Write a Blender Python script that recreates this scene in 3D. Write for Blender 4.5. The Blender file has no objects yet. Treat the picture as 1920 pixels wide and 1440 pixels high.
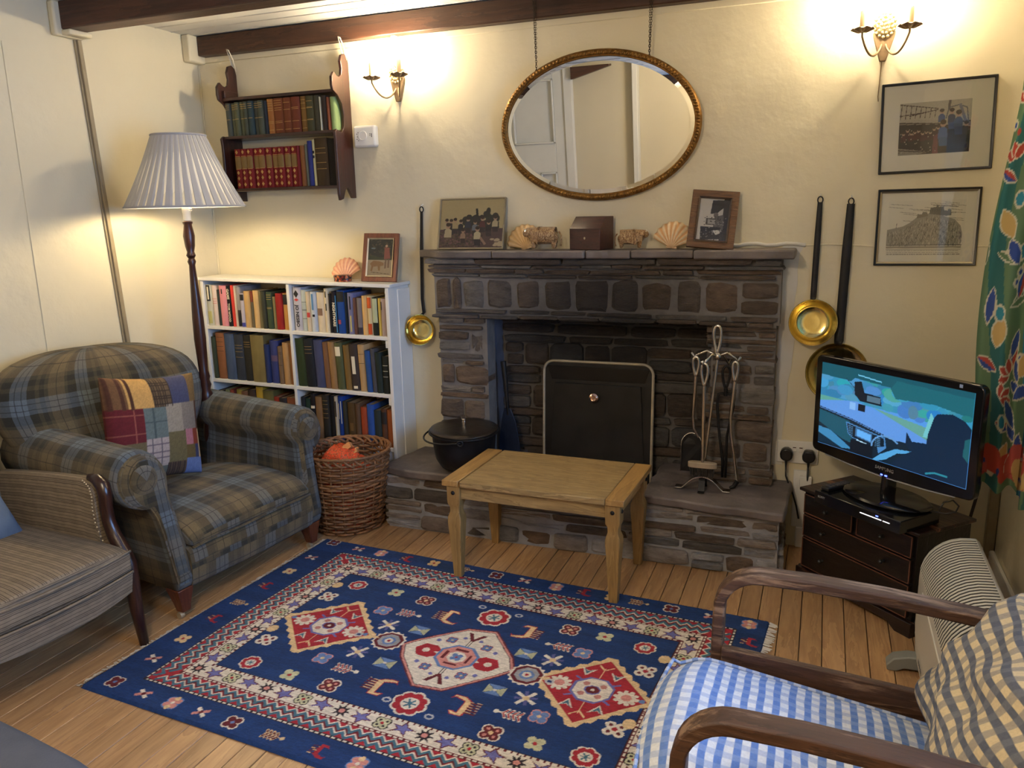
import bpy, bmesh, math, random
import numpy as np
from mathutils import Vector, Matrix, Euler, noise

scene = bpy.context.scene
R = math.radians
PI = math.pi
rnd = random.Random(7)

# ------------------------------------------------------------------ camera
cam_d = bpy.data.cameras.new('camera')
cam = bpy.data.objects.new('camera', cam_d)
scene.collection.objects.link(cam)
cam_d.sensor_fit = 'HORIZONTAL'; cam_d.sensor_width = 36.0
cam_d.lens = 36.0 * 1500.0 / 1920.0
cam_d.clip_start = 0.02
_rt = Vector((0.933, 0.360, -0.023)); _fw = Vector((-0.356, 0.909, -0.214)).normalized()
_rt = (_rt - _rt.dot(_fw) * _fw).normalized(); _up = _rt.cross(_fw)
cam.matrix_world = Matrix(((_rt.x, _up.x, -_fw.x, 0.0), (_rt.y, _up.y, -_fw.y, -3.204), (_rt.z, _up.z, -_fw.z, 1.35), (0, 0, 0, 1)))
scene.camera = cam

# ------------------------------------------------------------------ light and exposure
vs = scene.view_settings
vs.view_transform = 'Standard'; vs.look = 'None'; vs.exposure = 0.3; vs.gamma = 1.0
vs.use_curve_mapping = False
world = bpy.data.worlds.new('sky'); scene.world = world; world.use_nodes = True
wn = world.node_tree; bgn = wn.nodes['Background']
bgn.inputs['Color'].default_value = (0.25, 0.50, 1.0, 1); bgn.inputs['Strength'].default_value = 15.5
SCONCE = 420.0        # emission strength of each candle bulb
LAMP = 230.0         # emission strength of the floor lamp bulb
WARM = (1.0, 0.74, 0.40)


def lamp_light(name, kind, loc, energy, color, size=0.1, size_y=None, rot=None):
    d = bpy.data.lights.new(name, kind); d.energy = energy; d.color = color
    if kind == 'AREA':
        d.size = size
        if size_y: d.shape = 'RECTANGLE'; d.size_y = size_y
    elif kind == 'POINT':
        d.shadow_soft_size = size
    o = bpy.data.objects.new(name, d); scene.collection.objects.link(o); o.location = loc
    if rot: o.rotation_euler = rot
    return o


# skylight entering by the window in the right-hand wall (portal guides the sky's light through the opening)
po = lamp_light('window_portal', 'AREA', (0.76, -1.55, 1.27), 1.0, (1, 1, 1), 1.7, 1.0, (0, R(90), 0))
po.rotation_euler = Euler((R(90), 0, R(90)))
po.data.cycles.is_portal = True
# warm fill light added behind the photographer; no lamp seen there
lamp_light('room_fill_light', 'POINT', (-0.7, -3.0, 1.95), 42.0, (1.0, 0.82, 0.60), 0.12)


# ------------------------------------------------------------------ helpers
def C(r, g, b):
    f = lambda c: (c / 255 / 12.92) if c / 255 <= 0.04045 else ((c / 255 + 0.055) / 1.055) ** 2.4
    return (f(r), f(g), f(b))


def link(o, parent=None):
    scene.collection.objects.link(o)
    if parent is not None: o.parent = parent
    return o


def tag(o, label=None, cat=None, group=None, kind=None):
    if label: o['label'] = label
    if cat: o['category'] = cat
    if group: o['group'] = group
    if kind: o['kind'] = kind
    return o


def thing(name, label, cat, loc=(0, 0, 0), rot=(0, 0, 0), group=None):
    o = bpy.data.objects.new(name, None); link(o)
    o.empty_display_size = 0.05
    o.location = loc; o.rotation_euler = rot
    return tag(o, label, cat, group)


class MB:
    """collects shapes; build() links them as one mesh object"""
    def __init__(s): s.v = []; s.f = []; s.uv = []; s.mi = []; s.cur = 0

    def add(s, verts, faces, uvs=None):
        o = len(s.v); s.v += [tuple(map(float, p)) for p in verts]
        for i, f in enumerate(faces):
            s.f.append([k + o for k in f]); s.mi.append(s.cur)
            if uvs is not None: s.uv.append([uvs[k] if not isinstance(uvs, dict) else uvs[i][j] for j, k in enumerate(f)])
            else:
                P = [Vector(verts[k]) for k in f]
                n = Vector((0, 0, 0))
                for a in range(len(P)):
                    b = P[(a + 1) % len(P)]; n += P[a].cross(b)
                ax = max(range(3), key=lambda t: abs(n[t]))
                s.uv.append([((p.y, p.z), (p.x, p.z), (p.x, p.y))[ax] for p in P])
        return s

    def box(s, lo, hi, M=None):
        x0, y0, z0 = lo; x1, y1, z1 = hi
        v = [(x0, y0, z0), (x1, y0, z0), (x1, y1, z0), (x0, y1, z0), (x0, y0, z1), (x1, y0, z1), (x1, y1, z1), (x0, y1, z1)]
        if M is not None: v = [tuple(M @ Vector(p)) for p in v]
        return s.add(v, [(0, 3, 2, 1), (4, 5, 6, 7), (0, 1, 5, 4), (1, 2, 6, 5), (2, 3, 7, 6), (3, 0, 4, 7)])

    def hexa(s, v):   # 8 corners, bottom 4 then top 4, counter-clockwise
        return s.add(v, [(0, 3, 2, 1), (4, 5, 6, 7), (0, 1, 5, 4), (1, 2, 6, 5), (2, 3, 7, 6), (3, 0, 4, 7)])

    def grid(s, P, cu=False, cv=False, flip=False, capu=False, capv=False):
        """P[i][j] points; i along u, j along v"""
        n, m = len(P), len(P[0]); P = [[Vector(p) for p in row] for row in P]
        cu_len = [0.0]; mid = m // 2
        for i in range(1, n + 1):
            cu_len.append(cu_len[-1] + (P[i % n][mid] - P[i - 1][mid]).length)
        midi = n // 2; cv_len = [0.0]
        for j in range(1, m + 1):
            cv_len.append(cv_len[-1] + (P[midi][j % m] - P[midi][j - 1]).length)
        o = len(s.v)
        for row in P: s.v += [tuple(p) for p in row]
        for i in range(n if cu else n - 1):
            for j in range(m if cv else m - 1):
                a = o + i * m + j; b = o + ((i + 1) % n) * m + j
                c = o + ((i + 1) % n) * m + (j + 1) % m; d = o + i * m + (j + 1) % m
                q = [(a, (cu_len[i], cv_len[j])), (b, (cu_len[i + 1], cv_len[j])), (c, (cu_len[i + 1], cv_len[j + 1])), (d, (cu_len[i], cv_len[j + 1]))]
                if flip: q = q[::-1]
                s.f.append([k for k, _ in q]); s.uv.append([w for _, w in q]); s.mi.append(s.cur)
        def cap(idx, rev):
            if rev: idx = idx[::-1]
            pts = [Vector(s.v[k]) for k in idx]
            nn = Vector((0, 0, 0))
            for a in range(len(pts)): nn += pts[a].cross(pts[(a + 1) % len(pts)])
            ax = max(range(3), key=lambda t: abs(nn[t]))
            s.f.append(idx); s.mi.append(s.cur)
            s.uv.append([((p.y, p.z), (p.x, p.z), (p.x, p.y))[ax] for p in pts])
        if capu:
            cap([o + j for j in range(m)], not flip); cap([o + (n - 1) * m + j for j in range(m)], flip)
        if capv:
            cap([o + i * m for i in range(n)], flip); cap([o + i * m + m - 1 for i in range(n)], not flip)
        return s

    def tube(s, path, r, n=8, closed=False, flat=None):
        """round tube along path; r number or list; flat=(rx,ry) elliptical section"""
        P = [Vector(p) for p in path]; N = len(P)
        rs = r if isinstance(r, (list, tuple)) else [r] * N
        rows = []; prev = None
        for i in range(N):
            if closed: t = P[(i + 1) % N] - P[i - 1]
            else: t = P[min(i + 1, N - 1)] - P[max(i - 1, 0)]
            if t.length < 1e-9: t = Vector((0, 0, 1))
            t.normalize()
            if prev is None:
                a = Vector((0, 0, 1)) if abs(t.z) < 0.9 else Vector((1, 0, 0))
                u = t.cross(a).normalized()
            else:
                u = (prev - prev.dot(t) * t)
                u = u.normalized() if u.length > 1e-6 else t.orthogonal().normalized()
            prev = u; w = t.cross(u)
            fx, fy = flat if flat else (1, 1)
            rows.append([P[i] + (u * math.cos(2 * PI * k / n) * fx + w * math.sin(2 * PI * k / n) * fy) * rs[i] for k in range(n)])
        return s.grid(rows, cu=closed, cv=True, capu=not closed)

    def lathe(s, prof, n=24, M=None, cap=True, sx=1.0, sy=1.0):
        """prof: (r,z) from bottom to top, outside surface"""
        rows = [[Vector((r * math.cos(2 * PI * k / n) * sx, r * math.sin(2 * PI * k / n) * sy, z)) for k in range(n)] for r, z in prof]
        if M is not None: rows = [[M @ p for p in row] for row in rows]
        return s.grid(rows, cv=True, capu=cap, flip=True)

    def prism(s, poly, d0, d1, f):
        """poly 2-D outline; f(a,b,d) -> 3-D point"""
        n = len(poly)
        v = [f(a, b, d0) for a, b in poly] + [f(a, b, d1) for a, b in poly]
        fs = [list(range(n))[::-1], [n + i for i in range(n)]] + [[i, (i + 1) % n, n + (i + 1) % n, n + i] for i in range(n)]
        return s.add(v, fs)

    def build(s, name, mat, parent=None, smooth=None, bevel=None, seg=2, sub=0, M=None):
        me = bpy.data.meshes.new(name)
        me.from_pydata(s.v, [], s.f)
        uvl = me.uv_layers.new(name='UVMap')
        flat = np.array([c for q in s.uv for w in q for c in w], dtype=np.float32)
        uvl.data.foreach_set('uv', flat)
        mats = mat if isinstance(mat, (list, tuple)) else [mat]
        for m_ in mats: me.materials.append(m_)
        if len(mats) > 1: me.polygons.foreach_set('material_index', s.mi)
        bm = bmesh.new(); bm.from_mesh(me); bmesh.ops.recalc_face_normals(bm, faces=bm.faces)
        bm.to_mesh(me); bm.free()
        if smooth is not None:
            me.polygons.foreach_set('use_smooth', [True] * len(me.polygons))
            if smooth < 180: me.set_sharp_from_angle(angle=R(smooth))
        me.update()
        o = bpy.data.objects.new(name, me)
        link(o, parent)
        if M is not None: o.matrix_local = M
        if bevel:
            b = o.modifiers.new('bevel', 'BEVEL'); b.width = bevel; b.segments = seg; b.limit_method = 'ANGLE'; b.angle_limit = R(35)
            b.harden_normals = False
            if smooth is None:
                me.polygons.foreach_set('use_smooth', [True] * len(me.polygons)); me.set_sharp_from_angle(angle=R(50))
        if sub:
            u = o.modifiers.new('sub', 'SUBSURF'); u.levels = sub; u.render_levels = sub
        return o


def Bx(name, lo, hi, mat, parent=None, bevel=0.002, M=None, seg=1):
    return MB().box(lo, hi, M).build(name, mat, parent, bevel=bevel, seg=seg)


def pillow_rows(w, h, t, n=22, corner=0.93, power=2.6, wob=0.0, seed=0):
    """closed cushion: front grid and back grid sharing the rim; local x width, y height, z thickness"""
    def pt(u, v, sgn):
        a, b = u * 2 - 1, v * 2 - 1
        e = max(0.0, (1 - abs(a) ** power)) * max(0.0, (1 - abs(b) ** power))
        th = t * 0.5 * e ** 0.45
        x = a * w / 2 * (1 - (1 - corner) * (1 - b * b)); y = b * h / 2 * (1 - (1 - corner) * (1 - a * a))
        z = sgn * th
        if wob: z += sgn * wob * e ** 0.3 * noise.noise(Vector((a * 2.2 + seed, b * 2.2, seed * 1.7)))
        return Vector((x, y, z))
    g = [i / n for i in range(n + 1)]
    g = [0.5 - 0.5 * math.cos(PI * k) * (0.6 + 0.4 * 1) if False else k for k in g]
    return ([[pt(u, v, 1) for v in g] for u in g], [[pt(u, v, -1) for v in g] for u in g])


# ------------------------------------------------------------------ materials
def new_mat(name):
    m = bpy.data.materials.new(name); m.use_nodes = True
    nt = m.node_tree; b = nt.nodes['Principled BSDF']
    return m, nt, b


def nd(nt, t, **k):
    n = nt.nodes.new(t)
    for a, v in k.items():
        if a in n.inputs.keys(): n.inputs[a].default_value = v
        else: setattr(n, a, v)
    return n


def vmath(nt, op, a, b=None, c=None):
    n = nt.nodes.new('ShaderNodeMath'); n.operation = op
    for i, x in enumerate((a, b, c)):
        if x is None: continue
        if isinstance(x, (int, float)): n.inputs[i].default_value = x
        else: nt.links.new(x, n.inputs[i])
    return n.outputs[0]


def mixc(nt, fac, a, b, mode='MIX'):
    n = nt.nodes.new('ShaderNodeMix'); n.data_type = 'RGBA'; n.blend_type = mode
    for i, x in ((0, fac), (6, a), (7, b)):
        if isinstance(x, (int, float)): n.inputs[i].default_value = x
        elif isinstance(x, tuple): n.inputs[i].default_value = (*x[:3], 1)
        else: nt.links.new(x, n.inputs[i])
    return n.outputs[2]


def bump(nt, b, height, dist=0.002, strength=1.0):
    n = nt.nodes.new('ShaderNodeBump'); n.inputs['Distance'].default_value = dist; n.inputs['Strength'].default_value = strength
    nt.links.new(height, n.inputs['Height']); nt.links.new(n.outputs[0], b.inputs['Normal'])


def mat(name, col, rough=0.6, metal=0.0, var=0.0, vscale=8.0, bmp=0.0, bscale=60.0, spec=0.5, col2=None, obj_rand=0.0, emit=0.0, coat=0.0, sheen=0.0, stretch=(1, 1, 1), detail=4.0):
    m, nt, b = new_mat(name)
    b.inputs['Roughness'].default_value = rough; b.inputs['Metallic'].default_value = metal
    b.inputs['Specular IOR Level'].default_value = spec
    if coat: b.inputs['Coat Weight'].default_value = coat; b.inputs['Coat Roughness'].default_value = 0.15
    if sheen: b.inputs['Sheen Weight'].default_value = sheen
    tc = nt.nodes.new('ShaderNodeTexCoord'); mp = nt.nodes.new('ShaderNodeMapping'); mp.inputs['Scale'].default_value = stretch
    nt.links.new(tc.outputs['Object'], mp.inputs[0])
    n1 = nd(nt, 'ShaderNodeTexNoise', Scale=vscale, Detail=detail); nt.links.new(mp.outputs[0], n1.inputs['Vector'])
    c2 = col2 or tuple(c * (1 - var) for c in col)
    rp = nd(nt, 'ShaderNodeMapRange'); rp.inputs[1].default_value = 0.32; rp.inputs[2].default_value = 0.68
    nt.links.new(n1.outputs[0], rp.inputs[0])
    cc = mixc(nt, rp.outputs[0], col, c2)
    if obj_rand:
        oi = nt.nodes.new('ShaderNodeObjectInfo')
        k = vmath(nt, 'MULTIPLY_ADD', oi.outputs['Random'], obj_rand * 2, 1 - obj_rand)
        hs = nt.nodes.new('ShaderNodeHueSaturation'); nt.links.new(cc, hs.inputs['Color']); nt.links.new(k, hs.inputs['Value'])
        cc = hs.outputs[0]
    nt.links.new(cc, b.inputs['Base Color'])
    if emit: nt.links.new(cc, b.inputs['Emission Color']); b.inputs['Emission Strength'].default_value = emit
    if bmp:
        n2 = nd(nt, 'ShaderNodeTexNoise', Scale=bscale, Detail=5.0); nt.links.new(mp.outputs[0], n2.inputs['Vector'])
        bump(nt, b, n2.outputs[0], bmp)
    return m


def wood(name, c1, c2, axis=0, rough=0.45, gscale=1.0, bmp=0.0008, obj_rand=0.0, coat=0.0, wear=None, knots=False):
    m, nt, b = new_mat(name)
    b.inputs['Roughness'].default_value = rough
    if coat: b.inputs['Coat Weight'].default_value = coat; b.inputs['Coat Roughness'].default_value = 0.2
    tc = nt.nodes.new('ShaderNodeTexCoord'); mp = nt.nodes.new('ShaderNodeMapping')
    sc = [9.0 * gscale] * 3; sc[axis] = 0.9 * gscale; mp.inputs['Scale'].default_value = sc
    oi = nt.nodes.new('ShaderNodeObjectInfo')
    off = nt.nodes.new('ShaderNodeCombineXYZ'); r_ = vmath(nt, 'MULTIPLY', oi.outputs['Random'], 37.0)
    for i in range(3): nt.links.new(r_, off.inputs[i])
    nt.links.new(tc.outputs['Object'], mp.inputs[0])
    ad = nt.nodes.new('ShaderNodeVectorMath'); nt.links.new(mp.outputs[0], ad.inputs[0]); nt.links.new(off.outputs[0], ad.inputs[1])
    n1 = nd(nt, 'ShaderNodeTexNoise', Scale=1.4, Detail=6.0, Roughness=0.6, Distortion=0.6); nt.links.new(ad.outputs[0], n1.inputs['Vector'])
    w = vmath(nt, 'FRACT', vmath(nt, 'MULTIPLY', n1.outputs[0], 7.0))
    n2 = nd(nt, 'ShaderNodeTexNoise', Scale=9.0, Detail=4.0); nt.links.new(ad.outputs[0], n2.inputs['Vector'])
    f = vmath(nt, 'MULTIPLY_ADD', w, 0.45, vmath(nt, 'MULTIPLY', n2.outputs[0], 0.6))
    cc = mixc(nt, f, c1, c2)
    if knots:
        vo = nd(nt, 'ShaderNodeTexVoronoi', Scale=0.55); vo.feature = 'F1'; nt.links.new(ad.outputs[0], vo.inputs['Vector'])
        k = nd(nt, 'ShaderNodeMapRange'); k.inputs[1].default_value = 0.05; k.inputs[2].default_value = 0.13; k.inputs[3].default_value = 1; k.inputs[4].default_value = 0
        nt.links.new(vo.outputs[0], k.inputs[0])
        cc = mixc(nt, k.outputs[0], cc, tuple(x * 0.25 for x in c2))
    if wear:
        n3 = nd(nt, 'ShaderNodeTexNoise', Scale=2.2, Detail=8.0, Roughness=0.7); nt.links.new(ad.outputs[0], n3.inputs['Vector'])
        k = nd(nt, 'ShaderNodeMapRange'); k.inputs[1].default_value = 0.52; k.inputs[2].default_value = 0.62
        nt.links.new(n3.outputs[0], k.inputs[0]); cc = mixc(nt, k.outputs[0], cc, wear)
    if obj_rand:
        k = vmath(nt, 'MULTIPLY_ADD', oi.outputs['Random'], obj_rand * 2, 1 - obj_rand)
        hs = nt.nodes.new('ShaderNodeHueSaturation'); nt.links.new(cc, hs.inputs['Color']); nt.links.new(k, hs.inputs['Value']); cc = hs.outputs[0]
    nt.links.new(cc, b.inputs['Base Color'])
    bump(nt, b, f, bmp)
    return m


def ramp(nt, fac, stops, const=True):
    n = nt.nodes.new('ShaderNodeValToRGB'); e = n.color_ramp.elements
    n.color_ramp.interpolation = 'CONSTANT' if const else 'LINEAR'
    while len(e) > 1: e.remove(e[-1])
    e[0].position = stops[0][0]; e[0].color = (*stops[0][1], 1)
    for p, c in stops[1:]:
        x = e.new(p); x.color = (*c, 1)
    nt.links.new(fac, n.inputs[0]); return n.outputs[0]


def plaid(name, period, stops, lines=None, rough=0.95, off=(0, 0)):
    m, nt, b = new_mat(name); b.inputs['Roughness'].default_value = rough; b.inputs['Sheen Weight'].default_value = 0.15
    b.inputs['Specular IOR Level'].default_value = 0.2
    uv = nt.nodes.new('ShaderNodeUVMap'); sp = nt.nodes.new('ShaderNodeSeparateXYZ')
    nz = nd(nt, 'ShaderNodeTexNoise', Scale=14.0, Detail=2.0); nt.links.new(uv.outputs[0], nz.inputs['Vector'])
    ad = nt.nodes.new('ShaderNodeVectorMath'); ad.operation = 'MULTIPLY_ADD'
    nt.links.new(nz.outputs[1], ad.inputs[0]); ad.inputs[1].default_value = (0.008, 0.008, 0); nt.links.new(uv.outputs[0], ad.inputs[2])
    nt.links.new(ad.outputs[0], sp.inputs[0])
    a = vmath(nt, 'FRACT', vmath(nt, 'ADD', vmath(nt, 'DIVIDE', sp.outputs[0], period), off[0] + 20))
    c = vmath(nt, 'FRACT', vmath(nt, 'ADD', vmath(nt, 'DIVIDE', sp.outputs[1], period), off[1] + 20))
    ca = ramp(nt, a, stops); cb = ramp(nt, c, stops)
    cc = mixc(nt, 0.5, ca, cb)
    if lines:
        lc, pos, wd = lines
        for src in (a, c):
            for p in pos:
                d = vmath(nt, 'ABSOLUTE', vmath(nt, 'SUBTRACT', src, p))
                k = vmath(nt, 'MULTIPLY', vmath(nt, 'LESS_THAN', d, wd), 0.6)
                cc = mixc(nt, k, cc, lc)
    # weave
    wv = vmath(nt, 'MULTIPLY', vmath(nt, 'SINE', vmath(nt, 'MULTIPLY', sp.outputs[0], 2600.0)), vmath(nt, 'SINE', vmath(nt, 'MULTIPLY', sp.outputs[1], 2600.0)))
    n2 = nd(nt, 'ShaderNodeTexNoise', Scale=160.0, Detail=3.0); nt.links.new(uv.outputs[0], n2.inputs['Vector'])
    k = vmath(nt, 'MULTIPLY_ADD', n2.outputs[0], 0.5, 0.75)
    hs = nt.nodes.new('ShaderNodeHueSaturation'); nt.links.new(cc, hs.inputs['Color']); nt.links.new(k, hs.inputs['Value'])
    nt.links.new(hs.outputs[0], b.inputs['Base Color'])
    bump(nt, b, vmath(nt, 'ADD', n2.outputs[0], wv), 0.0004)
    return m


def attr_mat(name, rough=0.8, emit=0.0, bmp=0.0, bscale=300, translucent=0.0, metal=0.0, coat=0.0):
    m, nt, b = new_mat(name); b.inputs['Roughness'].default_value = rough; b.inputs['Metallic'].default_value = metal
    if coat: b.inputs['Coat Weight'].default_value = coat; b.inputs['Coat Roughness'].default_value = 0.03
    a = nt.nodes.new('ShaderNodeAttribute'); a.attribute_name = 'Col'
    if emit:
        nt.links.new(a.outputs[0], b.inputs['Emission Color']); b.inputs['Emission Strength'].default_value = emit
        b.inputs['Base Color'].default_value = (0.01, 0.01, 0.01, 1)
    else: nt.links.new(a.outputs[0], b.inputs['Base Color'])
    if bmp:
        tc = nt.nodes.new('ShaderNodeTexCoord'); n2 = nd(nt, 'ShaderNodeTexNoise', Scale=bscale, Detail=3.0)
        nt.links.new(tc.outputs['Object'], n2.inputs['Vector']); bump(nt, b, n2.outputs[0], bmp)
    if translucent:
        tr = nt.nodes.new('ShaderNodeBsdfTranslucent'); nt.links.new(a.outputs[0], tr.inputs[0])
        mx = nt.nodes.new('ShaderNodeMixShader'); mx.inputs[0].default_value = translucent
        nt.links.new(b.outputs[0], mx.inputs[1]); nt.links.new(tr.outputs[0], mx.inputs[2])
        nt.links.new(mx.outputs[0], nt.nodes['Material Output'].inputs[0])
    return m


class Cv:
    """small raster used to lay out flat printed or woven patterns; x right, y down, metres (or any unit)"""
    def __init__(s, w, h, nx, ny, bg):
        s.w, s.h, s.nx, s.ny = w, h, nx, ny
        s.a = np.zeros((ny, nx, 3)); s.a[:] = bg
        s.X, s.Y = np.meshgrid(np.linspace(0, w, nx), np.linspace(0, h, ny))

    def _win(s, x0, x1, y0, y1):
        i0 = max(0, int(x0 / s.w * (s.nx - 1)) - 1); i1 = min(s.nx, int(x1 / s.w * (s.nx - 1)) + 3)
        j0 = max(0, int(y0 / s.h * (s.ny - 1)) - 1); j1 = min(s.ny, int(y1 / s.h * (s.ny - 1)) + 3)
        return slice(j0, max(j0, j1)), slice(i0, max(i0, i1))

    def ell(s, cx, cy, rx, ry, c, rot=0.0):
        m = max(rx, ry); w = s._win(cx - m, cx + m, cy - m, cy + m)
        X = s.X[w] - cx; Y = s.Y[w] - cy
        a = X * math.cos(rot) + Y * math.sin(rot); b = -X * math.sin(rot) + Y * math.cos(rot)
        s.a[w][(a / rx) ** 2 + (b / ry) ** 2 <= 1] = c; return s

    def poly(s, pts, c):
        xs = [p[0] for p in pts]; ys = [p[1] for p in pts]
        w = s._win(min(xs), max(xs), min(ys), max(ys)); X = s.X[w]; Y = s.Y[w]
        ins = np.zeros(X.shape, bool); n = len(pts)
        for i in range(n):
            x0, y0 = pts[i]; x1, y1 = pts[(i + 1) % n]
            if y0 == y1: continue
            cr = ((y0 > Y) != (y1 > Y)) & (X < (x1 - x0) * (Y - y0) / (y1 - y0) + x0)
            ins ^= cr
        s.a[w][ins] = c; return s

    def rect(s, x0, y0, x1, y1, c): return s.poly([(x0, y0), (x1, y0), (x1, y1), (x0, y1)], c)

    def line(s, pts, wd, c):
        for (x0, y0), (x1, y1) in zip(pts[:-1], pts[1:]):
            d = math.hypot(x1 - x0, y1 - y0) or 1e-9; nx_, ny_ = -(y1 - y0) / d * wd / 2, (x1 - x0) / d * wd / 2
            ex, ey = (x1 - x0) / d * wd * 0.3, (y1 - y0) / d * wd * 0.3
            s.poly([(x0 + nx_ - ex, y0 + ny_ - ey), (x1 + nx_ + ex, y1 + ny_ + ey), (x1 - nx_ + ex, y1 - ny_ + ey), (x0 - nx_ - ex, y0 - ny_ - ey)], c)
        return s

    def speck(s, amt, seed=1):
        g = np.random.RandomState(seed); s.a *= 1 + amt * (g.rand(s.ny, s.nx, 1) - 0.5) * 2; return s


def painted(name, cv, m, parent=None, f=None, solid=0.0):
    """grid mesh coloured per vertex from a Cv; f(x, y) -> 3-D arrays (x right, y down)"""
    ny, nx = cv.ny, cv.nx
    if f is None: co = np.stack([cv.X - cv.w / 2, np.zeros_like(cv.X), cv.h / 2 - cv.Y], -1)
    else: co = f(cv.X, cv.Y)
    me = bpy.data.meshes.new(name)
    nv = nx * ny; nf = (nx - 1) * (ny - 1)
    me.vertices.add(nv); me.vertices.foreach_set('co', co.reshape(-1).astype(np.float32))
    idx = np.arange(nv).reshape(ny, nx)
    q = np.stack([idx[1:, :-1], idx[1:, 1:], idx[:-1, 1:], idx[:-1, :-1]], -1).reshape(-1)
    me.loops.add(nf * 4); me.loops.foreach_set('vertex_index', q.astype(np.int32))
    me.polygons.add(nf); me.polygons.foreach_set('loop_start', np.arange(0, nf * 4, 4, dtype=np.int32))
    me.update(calc_edges=True)
    me.polygons.foreach_set('use_smooth', [True] * nf)
    at = me.color_attributes.new('Col', 'FLOAT_COLOR', 'POINT')
    col = np.concatenate([np.clip(cv.a, 0, 1).reshape(-1, 3), np.ones((nv, 1))], 1).astype(np.float32)
    at.data.foreach_set('color', col.reshape(-1))
    me.materials.append(m); me.validate()
    o = bpy.data.objects.new(name, me); link(o, parent)
    if solid:
        sd = o.modifiers.new('solid', 'SOLIDIFY'); sd.thickness = solid; sd.offset = -1
    return o


def lettering(name, text, size, m, parent, M, depth=0.0004, bold=False):
    cu = bpy.data.curves.new(name, 'FONT'); cu.body = text; cu.size = size; cu.align_x = 'CENTER'; cu.align_y = 'CENTER'
    cu.extrude = depth; cu.resolution_u = 2
    if bold: cu.offset = size * 0.03
    o = bpy.data.objects.new('tmp', cu); link(o)
    bpy.context.view_layer.update()
    me = bpy.data.meshes.new_from_object(o.evaluated_get(bpy.context.evaluated_depsgraph_get()))
    bpy.data.objects.remove(o); me.name = name
    me.materials.clear(); me.materials.append(m)
    r = bpy.data.objects.new(name, me); link(r, parent); r.matrix_local = M
    return r


def TM(loc=(0, 0, 0), rot=(0, 0, 0), sc=(1, 1, 1)):
    return Matrix.LocRotScale(Vector(loc), Euler(rot), Vector(sc))


# shared materials
M_wall = mat('cream_wall_paint', (0.73, 0.655, 0.465), 0.5, var=0.08, vscale=1.5, bmp=0.010, bscale=6.0, spec=0.35)
M_ceil = mat('white_ceiling_paint', (0.74, 0.72, 0.66), 0.45, var=0.05, vscale=2, bmp=0.0006, bscale=20)
M_white = mat('white_gloss_paint', (0.80, 0.78, 0.72), 0.35, var=0.05, vscale=6, bmp=0.0004, bscale=30)
M_trimgrey = mat('worn_trim_paint', C(150, 136, 108), 0.5, var=0.15, vscale=20)
M_beam = wood('dark_stained_beam', C(84, 50, 32), C(44, 24, 14), 0, 0.5, 1.0, 0.002, coat=0.1)
M_floor = wood('waxed_pine_boards', C(204, 164, 116), C(150, 112, 76), 1, 0.36, 1.2, 0.0005, obj_rand=0.16, coat=0.12, knots=True)
M_dark = mat('black_satin', (0.012, 0.012, 0.013), 0.35, spec=0.5)
M_blackgloss = mat('black_gloss_plastic', (0.006, 0.006, 0.007), 0.12)
M_iron = mat('black_iron', (0.022, 0.021, 0.022), 0.5, 0.6, var=0.3, vscale=25, bmp=0.0006, bscale=80)
M_steel = mat('polished_steel', (0.62, 0.58, 0.52), 0.22, 1.0, var=0.2, vscale=30)
M_brass = mat('polished_brass', (0.80, 0.66, 0.28), 0.16, 1.0, var=0.25, vscale=14, bmp=0.0008, bscale=18)
M_brassold = mat('aged_brass', (0.66, 0.56, 0.38), 0.4, 0.6, var=0.35, vscale=20)
M_goldleaf = mat('aged_gilt', C(150, 108, 50), 0.4, 0.7, var=0.5, vscale=60, bmp=0.001, bscale=120)
M_pagep = mat('book_paper', C(205, 190, 155), 0.9, var=0.15, vscale=60, stretch=(1, 1, 1))
M_ptop = mat('dusty_book_paper', C(170, 150, 118), 0.9, var=0.2, vscale=60)
M_mahog = wood('dark_mahogany', C(70, 34, 24), C(34, 16, 12), 2, 0.32, 1.2, 0.0005, coat=0.25)
M_mahogx = wood('dark_mahogany_long', C(64, 32, 24), C(30, 15, 12), 0, 0.32, 1.2, 0.0005, coat=0.25)
M_pine = wood('waxed_pine', C(178, 142, 86), C(122, 94, 52), 2, 0.45, 1.3, 0.0006)
M_pinex = wood('waxed_pine_long', C(192, 162, 108), C(112, 88, 54), 0, 0.42, 2.2, 0.0010)
M_piney = wood('waxed_pine_cross', C(190, 150, 88), C(136, 100, 54), 1, 0.45, 1.1, 0.0008)
M_glasspane = None

# ================================================================== THE ROOM
XL, XR, YB, YF, ZC = -2.80, 0.64, 0.0, -4.0, 2.16


def struct(o): o['kind'] = 'structure'; return o


# floor: every board its own piece, on a dark sub-floor
fl = struct(Bx('floor', (XL - 0.1, YF - 0.1, -0.06), (XR + 0.1, 0.3, -0.019), M_dark))
bw = 0.0665; xb = XL; i = 0
while xb < XR:
    x1 = min(xb + bw - 0.0022, XR)
    cuts = [YF]; y = YF + rnd.uniform(0.8, 2.6)
    while y < -0.6: cuts.append(y); y += rnd.uniform(1.6, 2.6)
    cuts.append(0.0 if not (-1.4 < xb < -0.3) else 0.0)
    for a, b in zip(cuts[:-1], cuts[1:]):
        dz = rnd.uniform(-0.0008, 0.0006)
        MB().box((xb, a + 0.001, -0.018), (x1, b - 0.001, dz)).build('floor_board', M_floor, fl, bevel=0.0012, seg=1)
    xb += bw; i += 1

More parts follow.
